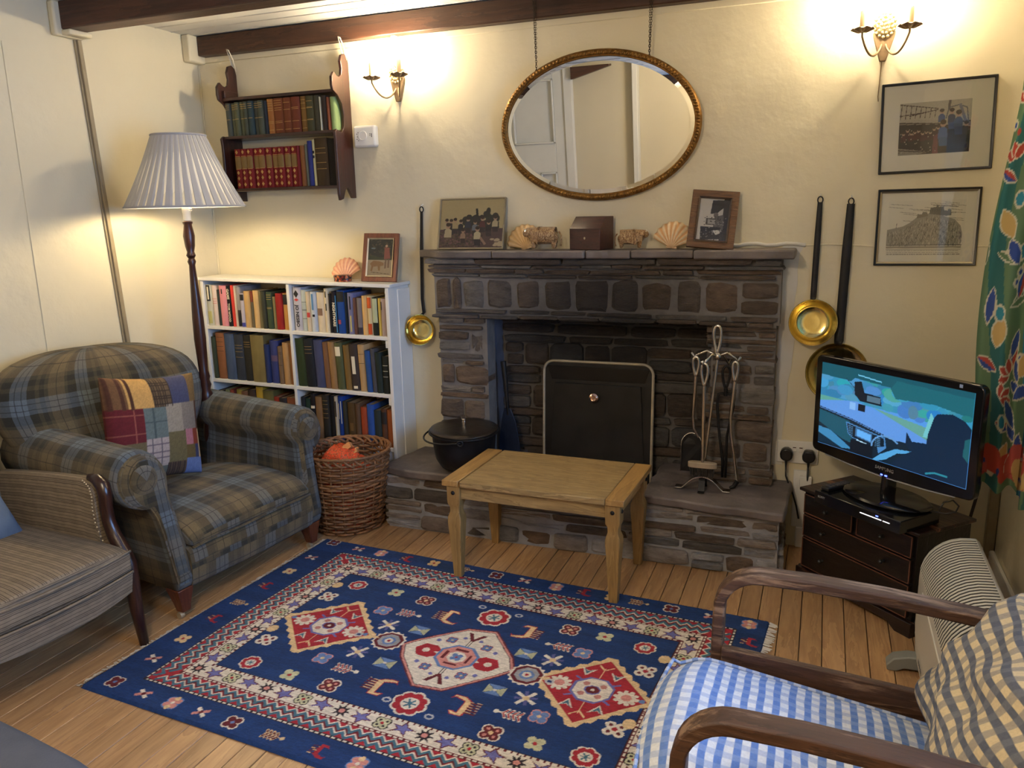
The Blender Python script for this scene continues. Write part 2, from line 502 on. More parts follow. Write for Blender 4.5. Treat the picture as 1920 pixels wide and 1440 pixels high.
# ceiling boards running with the beams
ce = struct(Bx('ceiling', (XL - 0.1, YF - 0.1, ZC + 0.012), (XR + 0.1, 0.2, ZC + 0.06), M_ceil))
y = YF
while y < 0.0:
    y1 = min(y + 0.094, 0.0)
    m_ = MB(); yy = y
    m_.box((XL, y, ZC), (XR, y1 - 0.004, ZC + 0.012)); m_.box((XL, y1 - 0.014, ZC - 0.0025), (XR, y1 - 0.008, ZC + 0.001))
    m_.build('ceiling_board', M_ceil, ce, bevel=0.0015, seg=1)
    y += 0.094

# back wall with the fireplace recess
HX0, HX1, HZ = -1.37, -0.37, 0.95
m_ = MB()
m_.box((XL - 0.12, 0, -0.02), (HX0, 0.14, ZC + 0.02)).box((HX1, 0, -0.02), (XR + 0.3, 0.14, ZC + 0.02)).box((HX0, 0, HZ), (HX1, 0.14, ZC + 0.02))
wb = struct(m_.build('wall_back', M_wall))
wl = struct(Bx('wall_left', (XL - 0.12, YF - 0.1, -0.02), (XL, 0.0, ZC + 0.02), M_wall, bevel=None))
# right wall with window opening
WY0, WY1, WZ0, WZ1 = -2.40, -0.72, 0.80, 1.78
m_ = MB()
m_.box((XR, YF - 0.1, -0.02), (XR + 0.24, WY0, ZC + 0.02)).box((XR, WY1, -0.02), (XR + 0.24, 0.0, ZC + 0.02))
m_.box((XR, WY0, -0.02), (XR + 0.24, WY1, WZ0)).box((XR, WY0, WZ1), (XR + 0.24, WY1, ZC + 0.02))
wr = struct(m_.build('wall_right', M_wall))
# wall behind the photographer, with a panelled door (seen in the mirror)
wf = struct(Bx('wall_front', (XL - 0.12, YF - 0.14, -0.02), (XR + 0.2, YF, ZC + 0.02), mat('pale_wall_paint', C(196, 186, 160), 0.6, var=0.06, vscale=2, bmp=0.002, bscale=9), bevel=None))

M_door = mat('off_white_door_paint', C(206, 204, 194), 0.4, var=0.05)
dr = thing('door_1', None, None, (0, 0, 0)); dr['kind'] = 'structure'
x0, x1 = -2.79, -2.20
m_ = MB()
zs = [0.02, 0.22, 0.84, 1.0, 1.80, 1.92]
m_.box((x0, YF, 0.02), (x1, YF + 0.03, 1.93))
m_.box((x0, YF + 0.03, 0.02), (x0 + 0.10, YF + 0.045, 1.93)).box((x1 - 0.10, YF + 0.03, 0.02), (x1, YF + 0.045, 1.93))
for a, b in ((0.02, 0.22), (1.03, 1.28), (1.82, 1.93)): m_.box((x0 + 0.1, YF + 0.03, a), (x1 - 0.1, YF + 0.045, b))
m_.box(((x0 + x1) / 2 - 0.04, YF + 0.03, 0.22), ((x0 + x1) / 2 + 0.04, YF + 0.045, 1.03))
m_.build('door_leaf', M_door, dr, bevel=0.004)
xm = (x0 + x1) / 2
for xa, xb2, za, zb in ((x0 + 0.10, x1 - 0.10, 1.28, 1.82), (x0 + 0.10, xm - 0.04, 0.22, 1.03), (xm + 0.04, x1 - 0.10, 0.22, 1.03)):
    mm = MB()
    for a, b2, c, d in ((xa, xb2, za, za + 0.016), (xa, xb2, zb - 0.016, zb), (xa, xa + 0.016, za, zb), (xb2 - 0.016, xb2, za, zb)): mm.box((a, YF + 0.03, c), (b2, YF + 0.056, d))
    mm.build('panel_moulding', M_door, dr, bevel=0.004)
m_ = MB().box((x1, YF, 0), (x1 + 0.075, YF + 0.06, 2.0)).box((x0, YF, 1.93), (x1, YF + 0.06, 2.0))
m_.build('door_casing', M_door, dr, bevel=0.004)
struct(Bx('trim_1', (-1.59, YF, 0), (-1.545, YF + 0.09, ZC), M_door, bevel=0.004))
struct(MB().prism([(-2.115, 1.80), (-2.115, 1.90), (-1.78, 1.90), (-1.78, 1.885)], YF, YF + 0.10, lambda a, b_, d: (a, d, b_)).build('trim_2', M_beam, bevel=0.003))
struct(Bx('trim_3', (-1.10, YF, 0), (-1.05, YF + 0.06, ZC), M_door, bevel=0.004))

# beams
bm1 = struct(Bx('trim_4', (XL + 0.03, -0.765, 2.058), (XR - 0.01, -0.675, ZC), M_beam, bevel=0.006, seg=2))
bm2 = struct(Bx('trim_5', (XL + 0.045, -0.05, 2.070), (XR, 0.0, ZC - 0.004), M_beam, bevel=0.005, seg=2))
bm3 = struct(Bx('trim_6', (XL + 0.03, -2.46, 2.058), (XR - 0.01, -2.37, ZC), M_beam, bevel=0.006, seg=2))
# white plaster corbels under the beam ends
struct(Bx('trim_7', (XL, -0.790, 2.035), (XL + 0.032, -0.66, ZC), M_wall, bevel=0.008, seg=2))
struct(Bx('trim_8', (XL, -0.765, 2.038), (XL + 0.075, -0.66, 2.058), M_wall, bevel=0.006, seg=2))
struct(Bx('trim_9', (XL, -0.10, 2.04), (XL + 0.045, 0.0, ZC), M_wall, bevel=0.008, seg=2))
# plaster band under the back beam
struct(Bx('trim_10', (XL, -0.006, 2.045), (XR, 0.0, 2.072), M_wall, bevel=0.003))
# upright cover strip and panel seam on the left wall
m_ = MB()
for a0, a1, d0, d1 in ((-0.0175, 0.0175, 0.0, 0.008), (-0.009, 0.009, 0.008, 0.017)):
    m_.hexa([(XL + d0, -0.584 + a0, 0), (XL + d1, -0.584 + a0, 0), (XL + d1, -0.584 + a1, 0), (XL + d0, -0.584 + a1, 0), (XL + d0, -0.674 + a0, 2.06), (XL + d1, -0.674 + a0, 2.06), (XL + d1, -0.674 + a1, 2.06), (XL + d0, -0.674 + a1, 2.06)])
struct(m_.build('trim_11', M_trimgrey, bevel=0.002))
struct(Bx('trim_12', (XL, -1.000, 0.0), (XL + 0.003, -0.993, 1.98), M_wall, bevel=0.001))
struct(Bx('trim_13', (XL, -0.008, 0.0), (XL + 0.006, 0.0, 2.04), M_wall, bevel=0.003, seg=2))
# horizontal seam on the back wall right of the mantelpiece
m_ = MB()
pth = [(-0.09 + 0.72 * t, -0.0015 - 0.001 * math.sin(t * 30), 1.19 + 0.006 * math.sin(t * 9) - 0.012 * t) for t in [k / 30 for k in range(31)]]
m_.tube(pth, 0.0032, 6); struct(m_.build('trim_14', M_wall, smooth=60))
gq = random.Random(4); L1 = [(-0.152, 1.16 - k * 0.055) for k in range(16)]; L2_ = [(-0.085 - 0.0022 * k + gq.uniform(-0.008, 0.008), 1.16 - k * 0.055) for k in range(16)]
m_ = MB().prism([(-0.152, 1.19), (-0.07, 1.20)] + L2_ + L1[::-1], -0.004, 0.0, lambda a, b_, d: (a, d, b_))
m_.tube([(-0.42 + k * 0.035, -0.004, 1.196 + 0.004 * math.sin(k * 1.7)) for k in range(11)], [0.008] * 11, 6)
struct(m_.build('trim_15', mat('white_filler', C(214, 210, 200), 0.7, var=0.1), smooth=80))
# corner post, skirting
struct(Bx('trim_16', (XR - 0.035, -0.03, 0.0), (XR, 0.0, ZC), M_trimgrey, bevel=0.004))
struct(Bx('baseboard_back', (HX1 + 0.32, -0.018, 0.0), (XR - 0.03, 0.0, 0.085), M_white, bevel=0.004))
struct(Bx('baseboard_right', (XR - 0.018, YF, 0.0), (XR, 0.0, 0.085), M_white, bevel=0.004))
struct(Bx('baseboard_left', (XL, YF, 0.0), (XL + 0.018, 0.0, 0.085), M_white, bevel=0.004))
struct(Bx('baseboard_front', (x1 + 0.08, YF, 0.0), (XR, YF + 0.018, 0.085), M_white, bevel=0.004))

# window in the right-hand wall
gl, nt, b = new_mat('window_glass')
t_ = nt.nodes.new('ShaderNodeBsdfTransparent'); g_ = nt.nodes.new('ShaderNodeBsdfGlossy'); g_.inputs['Roughness'].default_value = 0.02
fr_ = nt.nodes.new('ShaderNodeFresnel'); fr_.inputs[0].default_value = 1.45
mx = nt.nodes.new('ShaderNodeMixShader'); nt.links.new(fr_.outputs[0], mx.inputs[0]); nt.links.new(t_.outputs[0], mx.inputs[1]); nt.links.new(g_.outputs[0], mx.inputs[2])
nt.links.new(mx.outputs[0], nt.nodes['Material Output'].inputs[0]); M_glass = gl
win = thing('window_1', None, None, (XR + 0.16, 0, 0)); win['kind'] = 'structure'
m_ = MB()
for a, b_ in ((WY0, WY0 + 0.05), (WY1 - 0.05, WY1)): m_.box((0, a, WZ0), (0.05, b_, WZ1))
for a, b_ in ((WZ0, WZ0 + 0.05), (WZ1 - 0.05, WZ1)): m_.box((0, WY0, a), (0.05, WY1, b_))
for k in (1, 2): yy = WY0 + (WY1 - WY0) * k / 3; m_.box((0, yy - 0.02, WZ0), (0.05, yy + 0.02, WZ1))
m_.box((0.005, WY0, 1.27), (0.045, WY1, 1.30))
m_.build('window_frame', M_white, win, bevel=0.003)
for k in range(3):
    a = WY0 + (WY1 - WY0) * k / 3 + 0.02; b_ = WY0 + (WY1 - WY0) * (k + 1) / 3 - 0.02
    for c, d in ((WZ0 + 0.04, 1.27), (1.30, WZ1 - 0.04)):
        MB().box((0.022, a, c), (0.026, b_, d)).build('window_pane', M_glass, win)
MB().box((-0.20, WY0 - 0.03, WZ0 - 0.02), (0.0, WY1 + 0.03, WZ0)).build('window_sill', M_white, win, bevel=0.004)

# ================================================================== STONE FIREPLACE
def stone_mat(name, base, dark, light, bumpd=0.018):
    m, nt, b = new_mat(name); b.inputs['Roughness'].default_value = 0.72; b.inputs['Specular IOR Level'].default_value = 0.45
    tc = nt.nodes.new('ShaderNodeTexCoord'); oi = nt.nodes.new('ShaderNodeObjectInfo')
    mp = nt.nodes.new('ShaderNodeMapping'); mp.inputs['Scale'].default_value = (1, 1, 2.4); nt.links.new(tc.outputs['Object'], mp.inputs[0])
    rc = ramp(nt, oi.outputs['Random'], [(0, dark), (0.3, base), (0.55, C(116, 94, 74)), (0.75, C(98, 96, 94)), (1, light)], False)
    n1 = nd(nt, 'ShaderNodeTexNoise', Scale=16.0, Detail=8.0, Roughness=0.65); nt.links.new(mp.outputs[0], n1.inputs['Vector'])
    n2 = nd(nt, 'ShaderNodeTexNoise', Scale=75.0, Detail=6.0, Roughness=0.7); nt.links.new(mp.outputs[0], n2.inputs['Vector'])
    k = vmath(nt, 'MULTIPLY_ADD', n1.outputs[0], 1.7, 0.12)
    hs = nt.nodes.new('ShaderNodeHueSaturation'); nt.links.new(rc, hs.inputs['Color']); nt.links.new(k, hs.inputs['Value'])
    cc = hs.outputs[0]
    # soot above and around the hearth opening
    cc = soot(nt, tc, cc)
    nt.links.new(cc, b.inputs['Base Color'])
    h = vmath(nt, 'MULTIPLY_ADD', n2.outputs[0], 0.45, n1.outputs[0])
    bump(nt, b, h, bumpd)
    return m


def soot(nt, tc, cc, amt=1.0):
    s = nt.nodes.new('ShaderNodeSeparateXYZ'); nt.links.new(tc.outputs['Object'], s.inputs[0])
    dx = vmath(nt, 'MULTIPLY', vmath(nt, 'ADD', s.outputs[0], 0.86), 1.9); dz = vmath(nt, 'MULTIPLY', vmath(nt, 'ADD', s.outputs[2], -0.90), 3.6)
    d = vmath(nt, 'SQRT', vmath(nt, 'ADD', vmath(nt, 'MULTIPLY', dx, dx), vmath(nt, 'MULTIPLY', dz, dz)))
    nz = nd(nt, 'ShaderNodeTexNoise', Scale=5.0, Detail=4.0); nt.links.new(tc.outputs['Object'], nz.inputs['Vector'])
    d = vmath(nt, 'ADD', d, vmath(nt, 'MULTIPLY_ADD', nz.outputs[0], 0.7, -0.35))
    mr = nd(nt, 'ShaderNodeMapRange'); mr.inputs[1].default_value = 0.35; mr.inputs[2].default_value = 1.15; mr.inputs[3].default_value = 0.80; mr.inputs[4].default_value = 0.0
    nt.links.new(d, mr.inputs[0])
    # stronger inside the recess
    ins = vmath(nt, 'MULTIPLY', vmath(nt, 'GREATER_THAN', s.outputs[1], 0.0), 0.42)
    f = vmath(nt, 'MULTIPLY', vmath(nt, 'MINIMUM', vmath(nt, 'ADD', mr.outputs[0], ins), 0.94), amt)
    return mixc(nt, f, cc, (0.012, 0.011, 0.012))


M_stone = stone_mat('sandstone_rubble', C(120, 104, 90), C(92, 78, 66), C(132, 124, 114))
M_hstone = stone_mat('hearth_rubble', C(168, 160, 154), C(146, 132, 122), C(184, 182, 184), 0.024)  # paler than the surround: window light on the hearth put into the colour
M_slab = mat('slate_slab', C(118, 108, 104), 0.6, var=0.45, vscale=9, bmp=0.006, bscale=24)
m, nt, b = new_mat('lime_mortar'); b.inputs['Roughness'].default_value = 0.9
tc = nt.nodes.new('ShaderNodeTexCoord'); n1 = nd(nt, 'ShaderNodeTexNoise', Scale=22.0, Detail=7.0); nt.links.new(tc.outputs['Object'], n1.inputs['Vector'])
nt.links.new(soot(nt, tc, mixc(nt, n1.outputs[0], C(138, 132, 126), C(96, 92, 90)), 0.8), b.inputs['Base Color']); bump(nt, b, n1.outputs[0], 0.008); M_mortar = m

fp = thing('stone_fireplace', 'dark rubble stone fireplace with slab mantelpiece and raised stone hearths', 'fireplace')


def stone(cx, cz, w, h, y0, y1, f=None, mt=None, seed=0, parent=fp, name='stone'):
    """irregular dressed stone in the x-z plane, face at y1 (towards the room), 10-sided, chamfered"""
    g = random.Random(seed * 977 + int(cx * 1e4) + int(cz * 1e4) * 3)
    pts = []
    n = 10
    for k in range(n):
        a = 2 * PI * (k + 0.5) / n
        c, s = math.cos(a), math.sin(a)
        e = 0.32
        x = math.copysign(abs(c) ** e, c) * w / 2; z = math.copysign(abs(s) ** e, s) * h / 2
        pts.append((cx + x * g.uniform(0.93, 1.04), cz + z * g.uniform(0.86, 1.06)))
    ch = min(w, h) * 0.13
    inn = [(cx + (x - cx) * (1 - 2.0 * ch / w), cz + (z - cz) * (1 - 2.0 * ch / h)) for x, z in pts]
    f = f or (lambda a, b, d: (a, d, b))
    d1 = [y1 + g.uniform(-0.004, 0.004) for _ in pts]
    v = [f(a, b, y0) for a, b in pts] + [f(a, b, y1 + ch * 0.75) for a, b in pts] + [f(a, b, d1[i]) for i, (a, b) in enumerate(inn)]
    v.append(f(cx + g.uniform(-0.15, 0.15) * w, cz + g.uniform(-0.15, 0.15) * h, y1 - g.uniform(-0.002, 0.006)))
    fs = []
    for k in range(n):
        k2 = (k + 1) % n
        fs += [(k, k2, n + k2, n + k), (n + k, n + k2, 2 * n + k2, 2 * n + k), (2 * n + k, 2 * n + k2, 3 * n)]
    MB().add(v, fs).build(name, mt or M_stone, parent, smooth=34)


def courses(x0, x1, z0, z1, heights, wr_, y0, y1, f=None, mt=None, seed=0, gap=0.008, edge=0.014, skip=None):
    g = random.Random(seed); z = z0; tot = sum(heights); sc = (z1 - z0) / tot
    for h in heights:
        h *= sc; x = x0 + g.uniform(-edge, edge); xe = x1 + g.uniform(-edge, edge)
        while x < xe - 0.02:
            w = g.uniform(*wr_) * (1.0 if h < 0.05 else 0.62)
            if xe - (x + w) < 0.05: w = xe - x
            if not (skip and skip(x + w / 2, z + h / 2)):
                if h > 0.06 and g.random() < 0.18 and w > 0.08:      # two thin stones in a tall course
                    stone(x + w / 2, z + h * 0.27, w - gap, h * 0.5 - gap, y0, y1 + g.uniform(-0.012, 0.006), f, mt, seed)
                    stone(x + w / 2, z + h * 0.76, w - gap, h * 0.46 - gap, y0, y1 + g.uniform(-0.012, 0.006), f, mt, seed)
                else:
                    stone(x + w / 2, z + h / 2 + g.uniform(-0.003, 0.003), w - gap, h - gap * 0.8, y0, y1 + g.uniform(-0.014, 0.008), f, mt, seed)
            x += w
        z += h


FY = -0.095
# mortar core of the surround
m_ = MB()
m_.box((-1.555, FY + 0.009, 0.0), (HX0 + 0.04, 0.0, 0.8995)).box((HX1 - 0.02, FY + 0.009, 0.0), (-0.155, 0.0, 0.8995)).box((-1.57, FY + 0.009, 0.90), (-0.145, 0.0, 1.15))
m_.build('mortar', M_mortar, fp)
# left and right pillars
courses(-1.56, -1.335, 0.27, 0.897, [3.2, 10, 2.8, 3.4, 11, 3, 4, 10.5, 2.6, 3.4, 11, 3, 3.2], (0.10, 0.30), -0.005, FY, seed=11)
courses(-0.40, -0.152, 0.27, 0.897, [8, 3, 9.5, 11, 3, 4, 9, 10.5, 3.5, 2.6, 3, 2.8, 3.0, 2.8], (0.12, 0.26), -0.005, FY, seed=23)
# lintel course, row of big squared stones, thin slate courses
courses(-1.565, -0.15, 0.893, 0.936, [2.0, 2.2], (0.15, 0.34), -0.005, FY - 0.004, seed=31, gap=0.006)
bx = [-1.565, -1.487, -1.437, -1.335, -1.20, -1.075, -0.945, -0.79, -0.675, -0.535, -0.425, -0.29, -0.148]
for k, (a, b_) in enumerate(zip(bx[:-1], bx[1:])):
    if k == 11:
        stone((a + b_) / 2, 0.965, b_ - a - 0.01, 0.052, -0.005, FY, seed=60); stone((a + b_) / 2, 1.03, b_ - a - 0.008, 0.062, -0.005, FY - 0.004, seed=61)
    else: stone((a + b_) / 2, 1.0, b_ - a - 0.011, 0.130 + 0.008 * math.sin(k * 2.3), -0.005, FY + 0.003 * math.sin(k * 5), seed=40 + k)
courses(-1.585, -0.14, 1.068, 1.125, [2.2, 2.8, 2.2], (0.12, 0.30), -0.005, FY - 0.008, seed=37, gap=0.005)
courses(-1.60, -0.135, 1.122, 1.152, [3.0], (0.20, 0.45), -0.005, FY - 0.020, seed=41, gap=0.004)
# mantelpiece slabs
g = random.Random(5); cuts = [(-1.655, -1.275), (-1.272, -0.88), (-0.877, -0.70), (-0.697, -0.46), (-0.457, -0.10)]
for k, (a, b_) in enumerate(cuts):
    d = -0.150 - 0.008 * math.sin(k * 2.1); zt = 1.183; zb = 1.152 + 0.004 * math.sin(k * 3)
    n = 9; top = []; 
    xs = [a + (b_ - a) * i / (n - 1) for i in range(n)]
    ys = [d + g.uniform(-0.006, 0.006) for _ in xs]
    if k == 0: ys = [d * 0.35 + (d * 0.65) * min(1.0, i / 3) for i in range(n)]
    outline = [(x, y) for x, y in zip(xs, ys)] + [(b_, 0.0), (a, 0.0)]
    MB().prism(outline, zb, zt, lambda p, q, r_: (p, q, r_)).build('mantel_slab', M_slab, fp, bevel=0.006, seg=2)
# recess: plastered left cheek, stone right cheek, sooty stone back
Bx('firebox_cheek', (HX0, -0.075, 0.16), (-1.338, 0.30, 0.95), mat('blue_grey_render', C(104, 108, 122), 0.85, var=0.35, vscale=9, bmp=0.006, bscale=18), fp, bevel=0.004)
m_ = MB().box((HX0, 0.118, 0.0), (HX1, 0.20, HZ + 0.02)).box((-0.385, 0.0, 0.0), (HX1, 0.12, HZ))
m_.build('firebox_mortar', M_mortar, fp)
courses(-1.335, -0.385, 0.17, 0.95, [10, 3.5, 8, 3, 9, 4, 3, 9, 3, 4, 8], (0.14, 0.34), 0.125, 0.098, seed=71)
fq = lambda a, b_, d: (d, a, b_)
courses(-0.085, 0.10, 0.27, 0.895, [6, 4, 8, 3, 7, 5, 3, 6, 4, 3], (0.10, 0.25), -0.375, -0.400, f=fq, seed=77, gap=0.006, edge=0.004)
# hearth: low middle part and a raised block on each side
m_ = MB().box((-1.24, -0.331, 0.0), (-0.58, 0.118, 0.150)).box((-1.722, -0.324, 0.0), (-1.225, 0.0, 0.235)).box((-0.597, -0.328, 0.0), (-0.102, 0.0, 0.235)).box((-1.335, -0.02, 0.0), (-1.225, 0.118, 0.235)).box((-0.60, -0.02, 0.0), (-0.40, 0.118, 0.235))
m_.build('hearth_mortar', mat('grey_hearth_mortar', C(160, 160, 164), 0.9, var=0.3, vscale=14, bmp=0.006, bscale=40), fp)
courses(-1.735, -1.225, 0.0, 0.236, [7, 6.5, 6, 4.5], (0.16, 0.34), -0.30, -0.332, mt=M_hstone, seed=91, edge=0.008)
courses(-0.605, -0.100, 0.0, 0.238, [7, 4, 3.6, 3.0, 4.2, 2.2], (0.12, 0.30), -0.30, -0.336, mt=M_hstone, seed=95, edge=0.006)
courses(-1.225, -0.60, 0.0, 0.152, [7.5, 4.0, 3.2], (0.16, 0.34), -0.31, -0.338, mt=M_hstone, seed=99, edge=0.0)
courses(-0.30, -0.01, 0.0, 0.236, [7, 6, 6, 4.5], (0.10, 0.2), -1.70, -1.733, f=lambda a, b_, d: (d, a, b_), mt=M_hstone, seed=101, edge=0.0)
courses(-0.30, -0.01, 0.0, 0.238, [7, 4, 6, 4, 3], (0.10, 0.22), 0.115, 0.096, f=lambda a, b_, d: (-d, a, b_), mt=M_hstone, seed=103, edge=0.0)


def slab(outline, z0, z1, seed):
    g = random.Random(seed); o = []
    for (a, b_), (c, d) in zip(outline, outline[1:] + outline[:1]):
        L = math.hypot(c - a, d - b_); n = max(1, int(L / 0.05))
        for k in range(n):
            t = k / n; j = 0.006 if k else 0.0
            o.append((a + (c - a) * t + g.uniform(-j, j), b_ + (d - b_) * t + g.uniform(-j, j)))
    MB().prism(o, z0, z1, lambda p, q, r_: (p, q, r_)).build('hearth_slab', M_slab, fp, bevel=0.007, seg=2)


slab([(-1.750, -0.315), (-1.60, -0.352), (-1.215, -0.350), (-1.218, -0.10), (-1.218, 0.09), (-1.33, 0.09), (-1.335, -0.095), (-1.40, -0.10), (-1.40, -0.001), (-1.70, -0.001)], 0.238, 0.274, 3)
slab([(-0.610, -0.330), (-0.40, -0.362), (-0.085, -0.385), (-0.075, -0.12), (-0.075, -0.001), (-0.155, -0.001), (-0.155, -0.10), (-0.402, -0.10), (-0.402, 0.09), (-0.60, 0.09)], 0.238, 0.272, 4)
slab([(-1.212, -0.336), (-0.615, -0.336), (-0.612, 0.09), (-1.214, 0.09)], 0.152, 0.166, 6)

# ================================================================== RUG
NAVY = np.array(C(18, 52, 104)); NAVY2 = np.array(C(22, 40, 92)); CRM = np.array(C(214, 204, 186)); RED = np.array(C(158, 34, 46)); MAR = np.array(C(96, 26, 34))
TAN = np.array(C(214, 184, 138)); SKY = np.array(C(96, 124, 170)); PNK = np.array(C(198, 132, 122)); TEAL = np.array(C(62, 104, 122)); GRN = np.array(C(188, 186, 150)); VIO = np.array(C(104, 104, 160)); BLK = np.array(C(38, 26, 34))
RL, RW = 1.80, 1.16
cv = Cv(RL, RW, 640, 414, NAVY)
g = np.random.RandomState(3)
ab = np.interp(cv.Y[:, 0], np.linspace(0, RW, 60), g.rand(60)); cv.a *= (0.72 + 0.42 * ab)[:, None, None]
ab2 = g.rand(40)[(cv.X[0] / RL * 39).astype(int)]; cv.a *= (0.94 + 0.12 * ab2)[None, :, None]
OB = (0.148, 0.098, 1.705, 1.060); WO = (0.226, 0.176, 1.624, 0.990); WI = (0.296, 0.244, 1.556, 0.918)


def ring(o, i, c):
    base = cv.a.copy(); cv.rect(o[0], o[1], o[2], o[3], c); 
    k = (cv.X >= i[0]) & (cv.X <= i[2]) & (cv.Y >= i[1]) & (cv.Y <= i[3]); cv.a[k] = base[k]


def off(r, d): return (r[0] + d, r[1] + d, r[2] - d, r[3] - d)


ring(OB, WO, RED)
# zigzag guard border
def zig(o, i):
    for side in range(4):
        if side in (0, 2):
            L = o[2] - o[0]; y0, y1 = (o[1], i[1]) if side == 0 else (o[3], i[3])
            n = int(L / 0.036)
            for k in range(n):
                for t, c, w in ((0.30, TEAL, 0.010), (0.42, CRM, 0.004), (0.66, TEAL, 0.014), (0.54, MAR, 0.005), (0.80, CRM, 0.004)):
                    m0 = 0.0; x = o[0] + k * 0.036; yy = y0 + (y1 - y0) * t; am = (y1 - y0) * 0.13
                    if x < o[0] + abs(yy - y0) or x > o[2] - abs(yy - y0) - 0.036: continue
                    cv.line([(x, yy - am), (x + 0.018, yy + am), (x + 0.036, yy - am)], w, c)
        else:
            L = o[3] - o[1]; x0, x1 = (o[0], i[0]) if side == 3 else (o[2], i[2])
            n = int(L / 0.036)
            for k in range(n):
                for t, c, w in ((0.30, TEAL, 0.010), (0.42, CRM, 0.004), (0.66, TEAL, 0.014), (0.54, MAR, 0.005), (0.80, CRM, 0.004)):
                    y = o[1] + k * 0.036; xx = x0 + (x1 - x0) * t; am = (x1 - x0) * 0.13
                    if y < o[1] + abs(xx - x0) or y > o[3] - abs(xx - x0) - 0.036: continue
                    cv.line([(xx - am, y), (xx + am, y + 0.018), (xx - am, y + 0.036)], w, c)


zig(OB, WO)
ring(WO, WI, CRM)
def dashes(r, c1, c2):
    for a, b, hz in (((r[0], r[1]), (r[2], r[1]), 1), ((r[0], r[3]), (r[2], r[3]), 1), ((r[0], r[1]), (r[0], r[3]), 0), ((r[2], r[1]), (r[2], r[3]), 0)):
        cv.line([a, b], 0.010, c1)
        L = (b[0] - a[0]) + (b[1] - a[1]); n = int(L / 0.018)
        for k in range(n):
            t = k * 0.018 + 0.004
            p = (a[0] + t, a[1]) if hz else (a[0], a[1] + t); q = (p[0] + 0.008, p[1]) if hz else (p[0], p[1] + 0.008)
            cv.line([p, q], 0.006, c2)


dashes(off(OB, 0.002), BLK, CRM); dashes(WO, MAR, CRM); dashes(off(WI, -0.006), MAR, CRM)
cv.line([(WI[0], WI[1]), (WI[2], WI[1]), (WI[2], WI[3]), (WI[0], WI[3]), (WI[0], WI[1])], 0.003, BLK)
def flower4(x, y, s, c, out=None, mid=None, dot=None, rot=0.0):
    for pas in (0, 1):
        for k in range(4):
            a = rot + PI / 4 + k * PI / 2; px, py = x + math.cos(a) * s * 0.52, y + math.sin(a) * s * 0.52
            if pas == 0 and out is not None: cv.ell(px, py, s * 0.50, s * 0.50, out)
            if pas == 1:
                cv.ell(px, py, s * 0.38, s * 0.38, c)
                if dot is not None: cv.ell(px, py, s * 0.15, s * 0.15, dot)
    cv.ell(x, y, s * 0.2, s * 0.2, mid if mid is not None else RED)


def star(x, y, s, c, c2):
    for k in range(8):
        a = k * PI / 4; cv.poly([(x + math.cos(a) * s, y + math.sin(a) * s), (x + math.cos(a + 0.5) * s * 0.4, y + math.sin(a + 0.5) * s * 0.4), (x, y), (x + math.cos(a - 0.5) * s * 0.4, y + math.sin(a - 0.5) * s * 0.4)], c)
    cv.ell(x, y, s * 0.3, s * 0.3, c2)


def bird(x, y, s, c, flip=1, vert=False):
    P = [(-1, -0.6), (-0.2, -0.25), (0.5, -0.8), (0.35, -0.1), (1.1, 0.15), (0.3, 0.35), (-0.1, 0.9), (-0.35, 0.3), (-1.0, 0.3), (-0.5, -0.1)]
    f = (lambda p: (x + p[1] * s * flip, y + p[0] * s)) if vert else (lambda p: (x + p[0] * s, y + p[1] * s * flip))
    cv.poly([f((a * 1.25, b * 1.25)) for a, b in P], MAR); cv.poly([f((a * 0.95, b * 0.95)) for a, b in P], c)


cyc = [('star', 0), ('bird', 1), ('sq', 0), ('bird', -1)]
def wborder(x0, y0, x1, y1, n):
    vert = x0 == x1
    for k in range(n + 1):
        t = k / n; x = x0 + (x1 - x0) * t; y = y0 + (y1 - y0) * t; kd, fl2 = cyc[k % 4]
        if kd == 'star': star(x, y, 0.030, BLK, PNK)
        elif kd == 'sq': flower4(x, y, 0.028, GRN, BLK, RED, BLK)
        else: bird(x, y, 0.028, VIO, fl2, vert)


wm = ((WO[0] + WI[0]) / 2, (WO[1] + WI[1]) / 2, (WO[2] + WI[2]) / 2, (WO[3] + WI[3]) / 2)
wborder(wm[0], wm[1], wm[2], wm[1], 20); wborder(wm[0], wm[3], wm[2], wm[3], 20); wborder(wm[0], wm[1], wm[0], wm[3], 12); wborder(wm[2], wm[1], wm[2], wm[3], 12)


def diamond(cx, cy, rx, ry, c, rim, cutx=0.0):
    n = 12; P = []
    cor = [(cx + rx, cy), (cx, cy + ry), (cx - rx, cy), (cx, cy - ry)]
    for a, b in zip(cor, cor[1:] + cor[:1]):
        for k in range(n):
            t = k / n; o = 1.0 if k % 2 == 0 else 1.085
            P.append((cx + ((a[0] + (b[0] - a[0]) * t) - cx) * o, cy + ((a[1] + (b[1] - a[1]) * t) - cy) * o))
    cv.poly(P, rim); cv.poly([(cx + (x - cx) * 0.90, cy + (y - cy) * 0.90) for x, y in cor], c)


def oct_(cx, cy, r, c, ry=None):
    ry = ry or r; cv.poly([(cx + r * math.cos(PI / 8 + k * PI / 4), cy + ry * math.sin(PI / 8 + k * PI / 4)) for k in range(8)], c)


